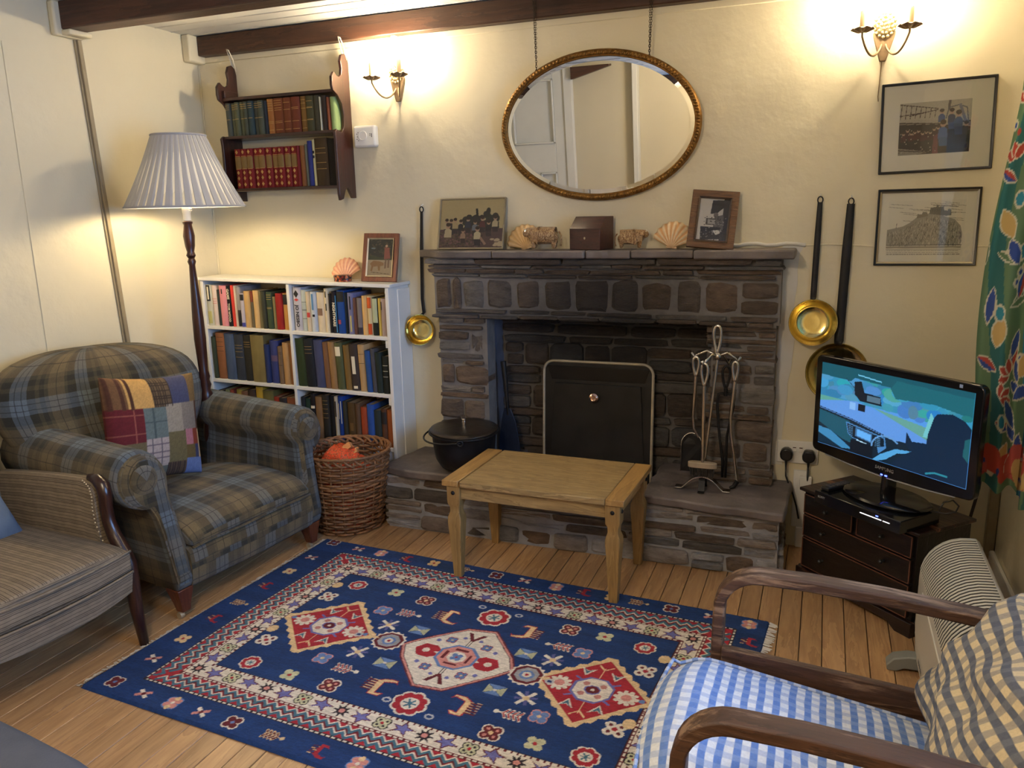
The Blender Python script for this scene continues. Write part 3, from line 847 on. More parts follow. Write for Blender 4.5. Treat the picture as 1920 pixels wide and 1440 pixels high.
for cx in (0.474, 1.398):
    diamond(cx, 0.592, 0.178, 0.178, RED, TAN)
    for sx, sy in ((-1, -1), (1, 1)):
        fx, fy = cx + sx * 0.068 * (1), 0.592 + sy * 0.0 + sx * 0.005
    for sx in (-1, 1):
        fx = cx + sx * 0.100; 
        for k in range(10): a = k * PI / 5; cv.ell(fx + 0.030 * math.cos(a), 0.592 + 0.030 * math.sin(a), 0.007, 0.007, CRM)
        cv.ell(fx, 0.592, 0.027, 0.027, CRM); cv.ell(fx, 0.592, 0.015, 0.015, PNK)
        cv.ell(cx + sx * 0.145, 0.592, 0.009, 0.009, SKY)
        cv.line([(cx, 0.592 + sx * 0.05), (cx, 0.592 + sx * 0.115)], 0.004, TAN); cv.line([(cx - 0.022, 0.592 + sx * 0.128), (cx, 0.592 + sx * 0.105), (cx + 0.022, 0.592 + sx * 0.128)], 0.005, TAN)
        for s2 in (-1, 1):
            ax, ay = cx + s2 * 0.045, 0.592 + sx * 0.085
            cv.poly([(ax - 0.024, ay + sx * 0.018), (ax, ay - sx * 0.024), (ax + 0.024, ay + sx * 0.018), (ax, ay + sx * 0.004)], CRM); cv.poly([(ax - 0.015, ay + sx * 0.013), (ax, ay - sx * 0.016), (ax + 0.015, ay + sx * 0.013), (ax, ay)], TEAL)
            cv.line([(cx + s2 * 0.040, 0.592 + sx * 0.035), (cx + s2 * 0.066, 0.592 + sx * 0.050)], 0.007, VIO)
    oct_(cx, 0.592, 0.066, VIO); oct_(cx, 0.592, 0.058, CRM)
    for a in range(4): cv.ell(cx + 0.036 * math.cos(a * PI / 2 + PI / 4), 0.592 + 0.036 * math.sin(a * PI / 2 + PI / 4), 0.010, 0.010, PNK * 0.8)
    oct_(cx, 0.592, 0.026, VIO, 0.022); oct_(cx, 0.592, 0.021, MAR, 0.018); cv.ell(cx, 0.592, 0.006, 0.006, CRM)
# centre medallion
cx, cy = 0.957, 0.592
P = [(cx - 0.188, cy), (cx - 0.155, cy - 0.045), (cx - 0.045, cy - 0.158), (cx + 0.045, cy - 0.176), (cx + 0.155, cy - 0.06), (cx + 0.188, cy), (cx + 0.155, cy + 0.045), (cx + 0.045, cy + 0.165), (cx - 0.045, cy + 0.176), (cx - 0.155, cy + 0.06)]
sc = lambda f: [(cx + (x - cx) * f, cy + (y - cy) * f) for x, y in P]
cv.poly(sc(1.06), MAR); cv.poly(sc(1.03), PNK); cv.poly(sc(0.985), BLK); cv.poly(sc(0.97), CRM)
for s in (-1, 1):
    cv.poly([(cx + s * 0.055, cy - 0.012), (cx + s * 0.085, cy - 0.036), (cx + s * 0.125, cy - 0.034), (cx + s * 0.146, cy), (cx + s * 0.125, cy + 0.034), (cx + s * 0.085, cy + 0.036), (cx + s * 0.055, cy + 0.012), (cx + s * 0.08, cy)], RED)
    cv.ell(cx + s * 0.108, cy, 0.012, 0.012, CRM)
    cv.line([(cx - 0.004, cy + s * 0.065), (cx - 0.004, cy + s * 0.110)], 0.003, BLK); cv.line([(cx + 0.004, cy + s * 0.065), (cx + 0.004, cy + s * 0.110)], 0.003, BLK)
    cv.poly([(cx - 0.034, cy + s * 0.145), (cx - 0.018, cy + s * 0.145), (cx, cy + s * 0.112), (cx + 0.018, cy + s * 0.145), (cx + 0.034, cy + s * 0.145), (cx + 0.005, cy + s * 0.098), (cx - 0.005, cy + s * 0.098)], MAR)
    for t in (-1, 1): flower4(cx + s * 0.062, cy + t * 0.082, 0.020, SKY * 0.8, RED, TAN); cv.ell(cx + s * 0.10, cy + t * 0.066, 0.008, 0.008, VIO); cv.ell(cx + s * 0.028, cy + t * 0.108, 0.007, 0.007, VIO)
oct_(cx, cy, 0.072, SKY); oct_(cx, cy, 0.062, PNK)
for k in range(4): a = k * PI / 2; cv.line([(cx + 0.045 * math.cos(a - 0.45), cy + 0.045 * math.sin(a - 0.45)), (cx + 0.045 * math.cos(a + 0.45), cy + 0.045 * math.sin(a + 0.45))], 0.010, MAR)
oct_(cx, cy, 0.032, CRM); flower4(cx, cy, 0.024, SKY, None, RED)
for ox in (0.712, 1.195):
    P = []
    for k in range(32): a = k * PI / 16; r = 1.0 if k % 2 else 1.16; P.append((ox + 0.050 * r * math.cos(a), 0.594 + 0.050 * r * math.sin(a)))
    cv.poly(P, CRM); oct_(ox, 0.594, 0.049, MAR); oct_(ox, 0.594, 0.038, np.array(C(150, 150, 150))); oct_(ox, 0.594, 0.024, SKY); cv.ell(ox, 0.594, 0.014, 0.014, CRM); cv.ell(ox, 0.594, 0.006, 0.006, RED)
cv.poly([(0.645, 0.58), (0.675, 0.592), (0.645, 0.604)], TAN); cv.poly([(1.262, 0.578), (1.232, 0.592), (1.262, 0.604)], TAN)


def rosette(x, y, s, c=RED, out=CRM):
    for k in range(8): a = k * PI / 4 + 0.2; cv.ell(x + s * 0.66 * math.cos(a), y + s * 0.66 * math.sin(a), s * 0.40, s * 0.40, out)
    for k in range(8): a = k * PI / 4 + 0.2; cv.ell(x + s * 0.62 * math.cos(a), y + s * 0.62 * math.sin(a), s * 0.31, s * 0.31, c)
    cv.ell(x, y, s * 0.5, s * 0.5, out)
    for k in range(6): a = k * PI / 3; cv.line([(x, y), (x + s * 0.36 * math.cos(a), y + s * 0.36 * math.sin(a))], s * 0.12, TEAL)


def horse(x, y, s, fx=1, fy=1, c=TAN):
    T = lambda P: [(x + a * s * fx, y + b * s * fy) for a, b in P]
    cv.poly(T([(-0.32, -0.9), (0.38, -0.9), (0.62, -0.55), (0.10, -0.62), (0.10, 0.35), (0.72, 0.55), (0.95, 0.35), (0.78, 0.8), (0.1, 0.75), (-0.38, 0.45)]), RED)
    cv.poly(T([(-0.26, -0.84), (0.34, -0.84), (0.52, -0.62), (0.04, -0.70), (0.04, 0.40), (0.70, 0.62), (0.84, 0.52), (0.74, 0.74), (0.1, 0.69), (-0.32, 0.40)]), c)
    for k in range(5):
        yy = -0.55 + k * 0.22; cv.line(T([(-0.30, yy), (-0.92, yy + 0.05)]), 0.10 * s, MAR); cv.line(T([(-0.30, yy + 0.1), (-0.92, yy + 0.15)]), 0.04 * s, TAN)


def envel(x, y, s):
    cv.poly([(x - s, y - s * .75), (x + s, y - s * .75), (x + s, y + s * .75), (x - s, y + s * .75)], NAVY)
    for P, c in (([(-1, -.75), (0, 0), (-1, .75)], GRN * .8), ([(1, -.75), (0, 0), (1, .75)], GRN * .8), ([(-.9, -.8), (.9, -.8), (0, 0)], SKY), ([(-.9, .8), (.9, .8), (0, 0)], SKY)):
        cv.poly([(x + a * s, y + b * s) for a, b in P], c)
    cv.ell(x, y, s * .18, s * .18, CRM)


def branch(x, y, s, fx=1, c=RED, c2=CRM):
    cv.line([(x - s * fx, y), (x + s * fx, y)], 0.005, c2)
    for k in range(4):
        t = -0.75 + k * 0.38
        for q in (-1, 1): cv.line([(x + t * s * fx, y), (x + (t - 0.3) * s * fx, y + q * s * 0.5)], 0.008, c2); cv.line([(x + t * s * fx, y), (x + (t - 0.25) * s * fx, y + q * s * 0.42)], 0.005, c)
    cv.ell(x + s * 0.95 * fx, y, s * 0.22, s * 0.22, c2)


def snow(x, y, s):
    for k in range(4): a = k * PI / 2 + 0.5; cv.line([(x, y), (x + s * math.cos(a), y + s * math.sin(a))], s * 0.35, CRM)
    for k in range(4): a = k * PI / 2 + 0.5 + PI / 4; cv.line([(x, y), (x + s * 0.9 * math.cos(a), y + s * 0.9 * math.sin(a))], s * 0.28, VIO * .7)
    cv.ell(x, y, s * 0.3, s * 0.3, TAN)


for x, y, s in ((0.382, .312, .034), (0.388, .868, .034), (1.467, .320, .034), (1.475, .868, .038), (0.950, .330, .054), (0.950, .850, .054)): rosette(x, y, s)
for x, y in ((0.545, .308), (0.544, .874), (1.331, .304), (1.339, .870)): flower4(x, y, 0.033, GRN, None, RED)
for x, y in ((0.338, .426), (0.342, .745), (1.507, .443), (1.511, .735)): flower4(x, y, 0.040, CRM, None, RED, MAR)
for x, y in ((0.676, .318), (0.688, .870), (1.214, .306), (1.215, .875)): flower4(x, y, 0.036, MAR, CRM, TAN, PNK)
for x, y in ((0.579, .436), (0.580, .761), (1.302, .422), (1.307, .763)): flower4(x, y, 0.032, SKY, PNK, TAN)
for x, y, fx in ((0.677, .421, 1), (0.684, .782, 1), (1.218, .412, -1), (1.225, .785, -1)): branch(x, y, 0.038, fx)
for x, y in ((0.654, .511), (0.660, .689), (1.233, .493), (1.241, .701)): snow(x, y, 0.034)
for x, y in ((0.766, .500), (0.773, .707), (1.144, .492), (1.143, .700)): envel(x, y, 0.030)
horse(0.806, .388, .052, 1, 1); horse(1.094, .376, .052, -1, 1); horse(0.824, .812, .052, 1, -1); horse(1.093, .800, .052, -1, -1)
for x, y in ((0.88, .28), (1.02, .285), (0.88, .86), (1.03, .88), (0.60, .60), (1.27, .60)): cv.ell(x, y, 0.014, 0.012, CRM * .6 + SKY * .4); cv.ell(x, y, 0.008, 0.006, NAVY)
for x, y in ((0.312, 0.50), (1.54, 0.52)): cv.ell(x, y - .16, 0.018, 0.022, TAN); cv.ell(x, y + .18, 0.018, 0.022, TAN)
# outer blue border motifs
def bord(x, y, k):
    k %= 6
    if k == 0: flower4(x, y, 0.030, MAR, CRM, SKY)
    elif k == 1: cv.line([(x - .018, y - .012), (x + .018, y + .012)], .012, CRM); cv.line([(x - .018, y + .012), (x + .018, y - .012)], .012, PNK); cv.ell(x, y, .007, .007, MAR)
    elif k == 2: flower4(x, y, 0.030, PNK, SKY, CRM); cv.ell(x, y - .02, .009, .009, TAN); cv.ell(x, y + .02, .009, .009, TAN)
    elif k == 3: horse(x, y, 0.030, 1, 1, RED)
    elif k == 4: flower4(x, y, 0.030, TAN, None, RED)
    else: branch(x, y, 0.030, 1, MAR, TAN)


k = 0
for x, y in ((.057, .028), (.192, .043), (.302, .043), (.43, .05), (.549, .044), (.69, .044), (.818, .044), (.934, .041), (1.06, .044), (1.17, .045), (1.27, .045), (1.37, .045), (1.482, .045), (1.616, .046), (1.74, .05)): bord(x, y, k); k += 1
k = 1
for x, y in ((.061, .181), (.063, .314), (.067, .445), (.079, .584), (.078, .704), (.08, .844), (.085, .968), (.081, 1.105)): bord(x, y, (1, 4, 3, 5, 3, 4, 1, 0)[k - 1]); k += 1
k = 0
for x in (.211, .326, .435, .549, .692, .841, .96, 1.08, 1.2, 1.33, 1.45, 1.57, 1.70): bord(x, 1.115, (1, 2, 1, 0, 5, 3, 2, 4, 0, 5, 3, 2, 0)[k]); k += 1
for y in (.16, .29, .42, .55, .68, .81, .94): bord(1.757, y, int(y * 20))
gs = np.random.RandomState(21); st = gs.rand(cv.ny, 160); st = np.stack([np.interp(np.linspace(0, 159, cv.nx), np.arange(160), r_) for r_ in st]); cv.a *= (0.80 + 0.42 * st)[:, :, None]
cv.speck(0.12, 5)
g = np.random.RandomState(9)
M_pile = attr_mat('knotted_wool_pile', 0.95, bmp=0.0015, bscale=260)
hz = 0.0085 + 0.0012 * g.rand(cv.ny, cv.nx)
edge = np.minimum(np.minimum(cv.X, RL - cv.X), np.minimum(cv.Y, RW - cv.Y)); hz = np.where(edge < 0.004, 0.0005, hz)
rug = thing('patterned_rug', 'navy blue patterned wool rug with three diamond medallions on the floorboards', 'rug', (-1.058 + 0.018, -1.190, 0.0), (0, 0, R(-4.1)))
painted('pile', cv, M_pile, rug, lambda X, Y: np.stack([X - RL / 2 + 0.004 * np.sin(Y * 7), RW / 2 - Y, hz + 0.002 * np.sin(X * 3) ** 2], -1))
M_fringe = mat('undyed_wool_fringe', C(205, 200, 190), 0.95)
for s in (-1, 1):
    m_ = MB(); n = 150
    for k in range(n):
        y = -RW / 2 + RW * (k + 0.5) / n; L = rnd.uniform(0.012, 0.022) if s < 0 else rnd.uniform(0.018, 0.030); dy = rnd.uniform(-0.008, 0.008); x = s * (RL / 2 - 0.001)
        w = 0.0034; z = rnd.uniform(0.003, 0.007)
        m_.add([(x, y - w, z), (x, y + w, z), (x + s * L, y + dy + w, 0.002), (x + s * L, y + dy - w, 0.002), (x, y, z + 0.003), (x + s * L * .9, y + dy, 0.004)], [(0, 1, 2, 3), (0, 4, 5, 3), (1, 4, 5, 2)])
    fr2 = m_.build('fringe', M_fringe, rug); fr2['kind'] = 'stuff'

# ================================================================== COFFEE TABLE
ct = thing('coffee_table', 'small waxed pine coffee table with dark stud heads on the legs', 'table', (-0.912, -0.524, 0.0), (0, 0, R(-1.5)))
TW, TD, TH = 0.680, 0.412, 0.392
zt = TH
m_ = MB(); m_.box((-TW / 2 + 0.072, -TD / 2, zt - 0.022), (TW / 2 - 0.066, TD / 2, zt)); m_.build('tabletop', M_pinex, ct, bevel=0.002)
for s in (-1, 1):
    a, b_ = sorted((s * TW / 2, s * (TW / 2 - 0.0645)))
    Bx('breadboard_end', (a, -TD / 2, zt - 0.0222), (b_, TD / 2, zt + 0.0002), M_piney, ct, 0.002)
for sy in (-1, 1): Bx('apron', (-TW / 2 + 0.06, sy * (TD / 2 - 0.032) - 0.01, zt - 0.074), (TW / 2 - 0.06, sy * (TD / 2 - 0.032) + 0.01, zt - 0.022), M_pinex, ct, 0.0015)
for sx in (-1, 1): Bx('apron', (sx * (TW / 2 - 0.038) - 0.01, -TD / 2 + 0.055, zt - 0.074), (sx * (TW / 2 - 0.038) + 0.01, TD / 2 - 0.055, zt - 0.022), M_piney, ct, 0.0015)
for sx in (-1, 1):
    for sy in (-1, 1):
        X0, Y0 = sx * (TW / 2 - 0.041), sy * (TD / 2 - 0.033)
        prof = [(0, 0.0150), (0.03, 0.0160), (0.18, 0.0232), (0.228, 0.0264), (0.248, 0.0255), (0.268, 0.0187), (0.288, 0.0196), (0.302, 0.0255), (TH - 0.022, 0.0260)]
        rows = [[(X0 - r * (1 if True else 0), Y0 - r, z), (X0 + r, Y0 - r, z), (X0 + r, Y0 + r, z), (X0 - r, Y0 + r, z)] for z, r in prof]
        lg = MB().grid(rows, cv=True, capu=True).build('leg', M_pine, ct, bevel=0.0025, seg=2)
        for ax in (0, 1):
            c = Vector((X0 + (sx * 0.0260 if ax else 0), Y0 + (sy * 0.0260 if not ax else 0), TH - 0.048))
            d = Vector((sx, 0, 0)) if ax else Vector((0, sy, 0))
            q = d.to_track_quat('Z', 'Y').to_matrix().to_4x4(); q.translation = c
            st = MB().lathe([(0.0078, 0), (0.0075, 0.002), (0.005, 0.0045), (0.001, 0.0055)], 10, q).build('stud', M_iron, lg, smooth=60)

# ================================================================== PLAID ARMCHAIR
BR, DK, BG, OL = C(114, 98, 68), C(48, 46, 38), C(98, 108, 116), C(80, 72, 52)
stops = [(0, BR), (0.26, OL), (0.31, DK), (0.45, BG), (0.68, DK), (0.80, OL), (0.86, DK), (0.94, OL)]
M_plaid = plaid('plaid_tweed', 0.235, stops, (C(40, 38, 32), (0.13, 0.52, 0.61), 0.007))
ac = thing('plaid_armchair', 'large green and blue plaid rolled-arm armchair beside the left wall', 'armchair', (-1.945, -0.940, 0.0), (0, 0, R(-7)))


def loftx(name, sect, xs, scale_fn, m_, parent, ctr):
    rows = []
    for x in xs:
        sc_, dz, dx = scale_fn(x)
        wx = max(0.0, min(1.0, (x + 0.35) / 0.35))
        rows.append([(x + dx - 0.17 * wx * max(0.0, z - 0.12), ctr[0] + (y - ctr[0]) * sc_, ctr[1] + (z - ctr[1]) * sc_ + dz) for y, z in sect])
    o = MB().grid(rows, cv=True, capu=True)
    return o.build(name, m_, parent, smooth=180)


def arm_section(s):
    P = []
    cy, cz, r = (0.398, 0.512, 0.097) if s < 0 else (0.372, 0.488, 0.092)
    # outer face up, over the roll, inner face down
    P += [(0.352, 0.105), (0.356, 0.20), (0.364, 0.30), (0.374, 0.37), (0.392, 0.412)]
    for k in range(13):
        a = R(-70) + R(250) * k / 12; P.append((cy + r * math.cos(a), cz + r * math.sin(a)))
    P += [(0.312, 0.44), (0.302, 0.36), (0.290, 0.25), (0.286, 0.105)]
    return [(s * y, z) for y, z in P]


for s in (-1, 1):
    sec = arm_section(s); ctr = (s * 0.36, 0.44)
    def fn(x):
        t = (0.02 - x) / 0.02
        e = 1.0
        if x > 0.0: e = 0.93 if x > 0.012 else 0.985
        dz = 0.030 * max(0, min(1, (-x) / 0.65)) ** 1.2
        return e, dz, 0
    xs = [-0.66, -0.55, -0.44, -0.33, -0.22, -0.12, -0.05, -0.01, 0.008, 0.018]
    loftx('arm', sec, xs, fn, M_plaid, ac, ctr)
    # front facing panel with piping
    sc_in = [(ctr[0] + (y - ctr[0]) * 0.86, ctr[1] + (z - ctr[1]) * 0.90) for y, z in sec]
    lean_ = lambda r_: [(x - 0.17 * max(0.0, z - 0.12), y, z) for x, y, z in r_]
    rows = [[(0.014, y, z) for y, z in sc_in], [(0.024, ctr[0] + (y - ctr[0]) * 0.97, ctr[1] + (z - ctr[1]) * 0.985) for y, z in sc_in], [(0.029, ctr[0] + (y - ctr[0]) * 0.75, ctr[1] + (z - ctr[1]) * 0.9) for y, z in sc_in]]
    rows = [lean_(r_) for r_ in rows]
    MB().grid(rows, cv=True, capu=True).build('arm_facing', M_plaid, ac, smooth=180)
    MB().tube(lean_([(0.017, y, z) for y, z in sc_in]), 0.0048, 6, closed=True).build('piping', M_plaid, ac, smooth=180)
# scroll buttons on the roll ends
for s in (-1, 1):
    q = Matrix.Translation((-0.040 + 0.004 * (s > 0), s * (0.398 if s < 0 else 0.372), 0.512 if s < 0 else 0.488)) @ Euler((0, R(90), 0)).to_matrix().to_4x4()
    MB().lathe([(0.050, 0), (0.051, 0.006), (0.042, 0.013), (0.020, 0.018), (0.001, 0.019)], 20, q).build('scroll_facing', M_plaid, ac, smooth=180)
# seat base, front border and seat cushion
m_ = MB()
rows = []
for x, z0, z1 in ((-0.70, 0.10, 0.24), (-0.3, 0.10, 0.245), (0.0, 0.098, 0.245), (0.018, 0.115, 0.232), (0.024, 0.17, 0.19)):
    rows.append([(x, -0.300, z0), (x, 0.0, z0 - 0.005), (x, 0.300, z0), (x, 0.300, z1), (x, 0.0, z1), (x, -0.300, z1)])
m_.grid(rows, cv=True, capu=True).build('seat_base', M_plaid, ac, smooth=60)
rows = []
for i in range(15):
    t = i / 14; x = -0.52 + 0.545 * t
    ed = 0.0 if t < 0.86 else (t - 0.86) / 0.14
    z0 = 0.246; z1 = 0.322 + 0.024 * math.sin(PI * min(1, t * 1.05)) - 0.040 * ed ** 2.2 + 0.004
    row = []
    for j in range(11): yy = -0.292 + 0.584 * j / 10; row.append((x - 0.0, yy, z1 - 0.018 * abs(yy / 0.292) ** 3))
    for j in range(10, -1, -1): yy = -0.292 + 0.584 * j / 10; row.append((x, yy, z0))
    rows.append(row)
MB().grid(rows, cv=True, capu=True).build('seat_cushion', M_plaid, ac, smooth=60, bevel=0.012, seg=3)
MB().tube([(0.026, -0.290 + 0.58 * k / 12, 0.246 + 0.002 * math.sin(k)) for k in range(13)], 0.005, 6).build('piping', M_plaid, ac, smooth=180)
# rolled back
lv = [(0.12, 0.31, 0.060, -0.56), (0.30, 0.33, 0.075, -0.57), (0.42, 0.36, 0.085, -0.585), (0.50, 0.405, 0.095, -0.60), (0.57, 0.455, 0.105, -0.615), (0.64, 0.488, 0.110, -0.63), (0.70, 0.494, 0.110, -0.642),
      (0.76, 0.475, 0.106, -0.655), (0.805, 0.430, 0.098, -0.665), (0.838, 0.355, 0.084, -0.675), (0.858, 0.255, 0.062, -0.683), (0.868, 0.140, 0.036, -0.690)]
rows = []
for z, w, t, x in lv:
    row = []
    for k in range(36):
        a = 2 * PI * k / 36; c, s_ = math.cos(a), math.sin(a)
        yy = math.copysign(abs(s_) ** 0.62, s_) * w * 0.875; xx = math.copysign(abs(c) ** 0.8, c) * t
        row.append((x + xx + 0.03 * (yy / 0.49) ** 2, yy - 0.092, z - 0.02 * (yy / 0.5) * (1 if z > 0.5 else 0)))
    rows.append(row)
MB().grid(rows, cv=True, capu=True).build('backrest', M_plaid, ac, smooth=180, sub=1)
M_redleg = wood('reddish_wood_leg', C(112, 60, 38), C(64, 32, 20), 2, 0.35, 1.5, coat=0.2)
for X0, Y0 in ((-0.022, -0.325), (-0.022, 0.318), (-0.62, -0.27), (-0.62, 0.27)):
    rows = [[(X0 + a * r + (0.0 if X0 < -0.1 else 0.012 * (1 - z / 0.11)), Y0 + b_ * r, z) for a, b_ in ((-1, -1), (1, -1), (1, 1), (-1, 1))] for z, r in ((0.022, 0.017), (0.05, 0.021), (0.108, 0.033))]
    lg = MB().grid(rows, cv=True, capu=True).build('leg', M_redleg, ac, bevel=0.003)
    q = Matrix.Translation((X0 + 0.012, Y0 - 0.008, 0.012)) @ Euler((R(90), 0, 0)).to_matrix().to_4x4()
    MB().lathe([(0.0118, 0), (0.012, 0.008), (0.0118, 0.016)], 14, q).build('caster', M_brassold, lg, smooth=50)

# patchwork cushion
cvp = Cv(1, 1, 90, 90, C(90, 82, 58))
pc = [(0, 0, .30, .30, C(110, 78, 48)), (.16, 0, .42, .30, C(196, 152, 86)), (.42, 0, .63, .30, C(96, 78, 56)), (.63, 0, .86, .28, C(62, 66, 96)), (.86, 0, 1, .28, C(112, 88, 50)),
      (0, .30, .30, .62, C(98, 28, 34)), (.30, .30, .54, .60, C(98, 110, 108)), (.54, .28, .74, .56, C(150, 140, 124)), (.74, .28, .93, .54, C(126, 116, 106)), (.93, .28, 1, .56, C(78, 46, 30)),
      (0, .62, .30, .92, C(104, 92, 64)), (.30, .60, .54, .90, C(166, 152, 146)), (.54, .56, .76, .86, C(104, 94, 62)), (.76, .54, .86, .70, C(170, 110, 118)), (.76, .70, .88, .86, C(98, 82, 44)), (.86, .54, .94, .70, C(128, 50, 26)), (.88, .70, .94, .86, C(44, 52, 92)), (.94, .56, 1, .86, C(196, 166, 118)),
      (.54, .86, .76, 1, C(84, 66, 52)), (.76, .84, 1, 1, C(98, 118, 166)), (0, .9, .30, 1, C(80, 70, 50)), (.30, .88, .54, 1, C(90, 96, 90))]
for a, b_, c, d, col in pc: cvp.rect(a, b_, c, d, col)
for k in range(12):
    cvp.line([(.42 + k * .019, 0), (.42 + k * .019, .30)], .006, C(52, 40, 30)); cvp.line([(.42, k * .027), (.63, k * .027)], .006, C(52, 40, 30))
    cvp.line([(.54 + k * .019, .86), (.54 + k * .019, 1)], .006, C(48, 36, 34))
for x in (.36, .46): cvp.line([(x, .60), (x, .90)], .012, C(84, 80, 90))
for y in (.66, .74, .80): cvp.line([(.30, y), (.54, y)], .012, C(96, 84, 96))
for x in (.06, .20): cvp.line([(x, .30), (x, .62)], .006, C(150, 84, 70))
for y in (.36, .54): cvp.line([(0, y), (.30, y)], .006, C(140, 80, 66))
for x in (.02, .12, .2): cvp.line([(x, 0), (x, .30)], .03, C(78, 46, 30))
cvp.line([(.40, .30), (.40, .60)], .014, C(70, 84, 82)); cvp.line([(.30, .44), (.54, .44)], .012, C(70, 84, 82))
cvp.speck(0.14, 4)
M_patch = attr_mat('patchwork_wool', 0.95, bmp=0.001, bscale=240)
cu = thing('patchwork_cushion', 'square patchwork tweed cushion propped in the plaid armchair', 'cushion', (-2.318, -0.992, 0.577), (R(-8), 0, R(-8)))
W_, H_, T_ = 0.400, 0.400, 0.13


def cush_f(sgn):
    def f(X, Y):
        a, b_ = X * 2 - 1, 1 - Y * 2
        e = np.clip(1 - np.abs(a) ** 2.6, 0, 1) * np.clip(1 - np.abs(b_) ** 2.6, 0, 1)
        th = T_ / 2 * e ** 0.42; x = a * W_ / 2 * (1 - 0.07 * (1 - b_ ** 2)); y = b_ * H_ / 2 * (1 - 0.07 * (1 - a ** 2))
        n_ = Euler((0, R(-9), 0)).to_matrix()
        co = np.stack([sgn * th, x, y], -1)
        return co @ np.array(n_).T
    return f


painted('cushion_cover', cvp, M_patch, cu, cush_f(1)); painted('cushion_cover', cvp, M_patch, cu, cush_f(-1))

# ================================================================== LEFT ARMCHAIR (striped, show-wood)
m, nt, b = new_mat('tan_striped_cloth'); b.inputs['Roughness'].default_value = 0.95; b.inputs['Specular IOR Level'].default_value = 0.2
uv = nt.nodes.new('ShaderNodeUVMap'); sp = nt.nodes.new('ShaderNodeSeparateXYZ'); nt.links.new(uv.outputs[0], sp.inputs[0])
nz = nd(nt, 'ShaderNodeTexNoise', Scale=30.0, Detail=3.0); nt.links.new(uv.outputs[0], nz.inputs['Vector'])
vv = vmath(nt, 'MULTIPLY_ADD', nz.outputs[0], 0.004, sp.outputs[1])
fr1 = vmath(nt, 'FRACT', vmath(nt, 'ADD', vmath(nt, 'DIVIDE', vv, 0.034), 20))
base_c = mixc(nt, nz.outputs[0], C(150, 136, 116), C(112, 100, 84))
cc = base_c
for p, w_ in ((0.2, 0.05), (0.36, 0.03), (0.52, 0.05), (0.85, 0.03)):
    d = vmath(nt, 'ABSOLUTE', vmath(nt, 'SUBTRACT', fr1, p)); cc = mixc(nt, vmath(nt, 'MULTIPLY', vmath(nt, 'LESS_THAN', d, w_), 0.6), cc, C(58, 50, 44))
nt.links.new(cc, b.inputs['Base Color']); n2 = nd(nt, 'ShaderNodeTexNoise', Scale=300.0); nt.links.new(uv.outputs[0], n2.inputs['Vector']); bump(nt, b, n2.outputs[0], 0.0006)
M_stripe = m
lc = thing('striped_easy_chair', 'tan striped easy chair with dark wooden show-frame and studs, at the left edge', 'armchair', (-2.015, -1.735, 0.0), (0, 0, R(-5)))
# seat (crowned, rounded nose)
rows = []
nx_ = 16
for i in range(nx_ + 1):
    t = i / nx_; x = -0.60 + 0.62 * t
    row = []
    nose = max(0, (t - 0.86) / 0.14)
    for j in range(15):
        yy = (-1 + 2 * j / 14); bow = 0.03 * (1 - yy * yy) * t
        row.append((x + bow, yy * 0.270, 0.352 + 0.022 * (1 - yy ** 2) - 0.012 * nose ** 2.2 - 0.010 * abs(yy) ** 6))
    for j in range(14, -1, -1):
        yy = (-1 + 2 * j / 14); bow = 0.03 * (1 - yy * yy) * t
        row.append((x + bow, yy * 0.270, 0.268))
    rows.append(row)
MB().grid(rows, cv=True, capu=True).build('seat_cushion', M_stripe, lc, smooth=60, bevel=0.010, seg=2)
rows = []
for i in range(nx_ + 1):
    t = i / nx_; x = -0.60 + 0.622 * t; row = []
    for j in range(15): yy = (-1 + 2 * j / 14); row.append((x + 0.03 * (1 - yy * yy) * t, yy * 0.266, 0.266))
    for j in range(14, -1, -1): yy = (-1 + 2 * j / 14); row.append((x + 0.03 * (1 - yy * yy) * t - 0.01, yy * 0.262, 0.185 + 0.012 * yy * yy))
    rows.append(row)
MB().grid(rows, cv=True, capu=True).build('seat_rail', M_stripe, lc, smooth=50)
for zz, ex in ((0.265, 0.026), (0.338, 0.026)):
    MB().tube([(0.0 + 0.03 * (1 - (-1 + 2 * j / 14) ** 2) + ex - 0.006, (-1 + 2 * j / 14) * 0.268, zz if zz < 0.3 else zz - 0.004) for j in range(15)], 0.0045, 6).build('piping', M_stripe, lc, smooth=180)
M_showwood = wood('dark_polished_showwood', C(62, 32, 24), C(34, 16, 12), 2, 0.28, 1.2, coat=0.3)
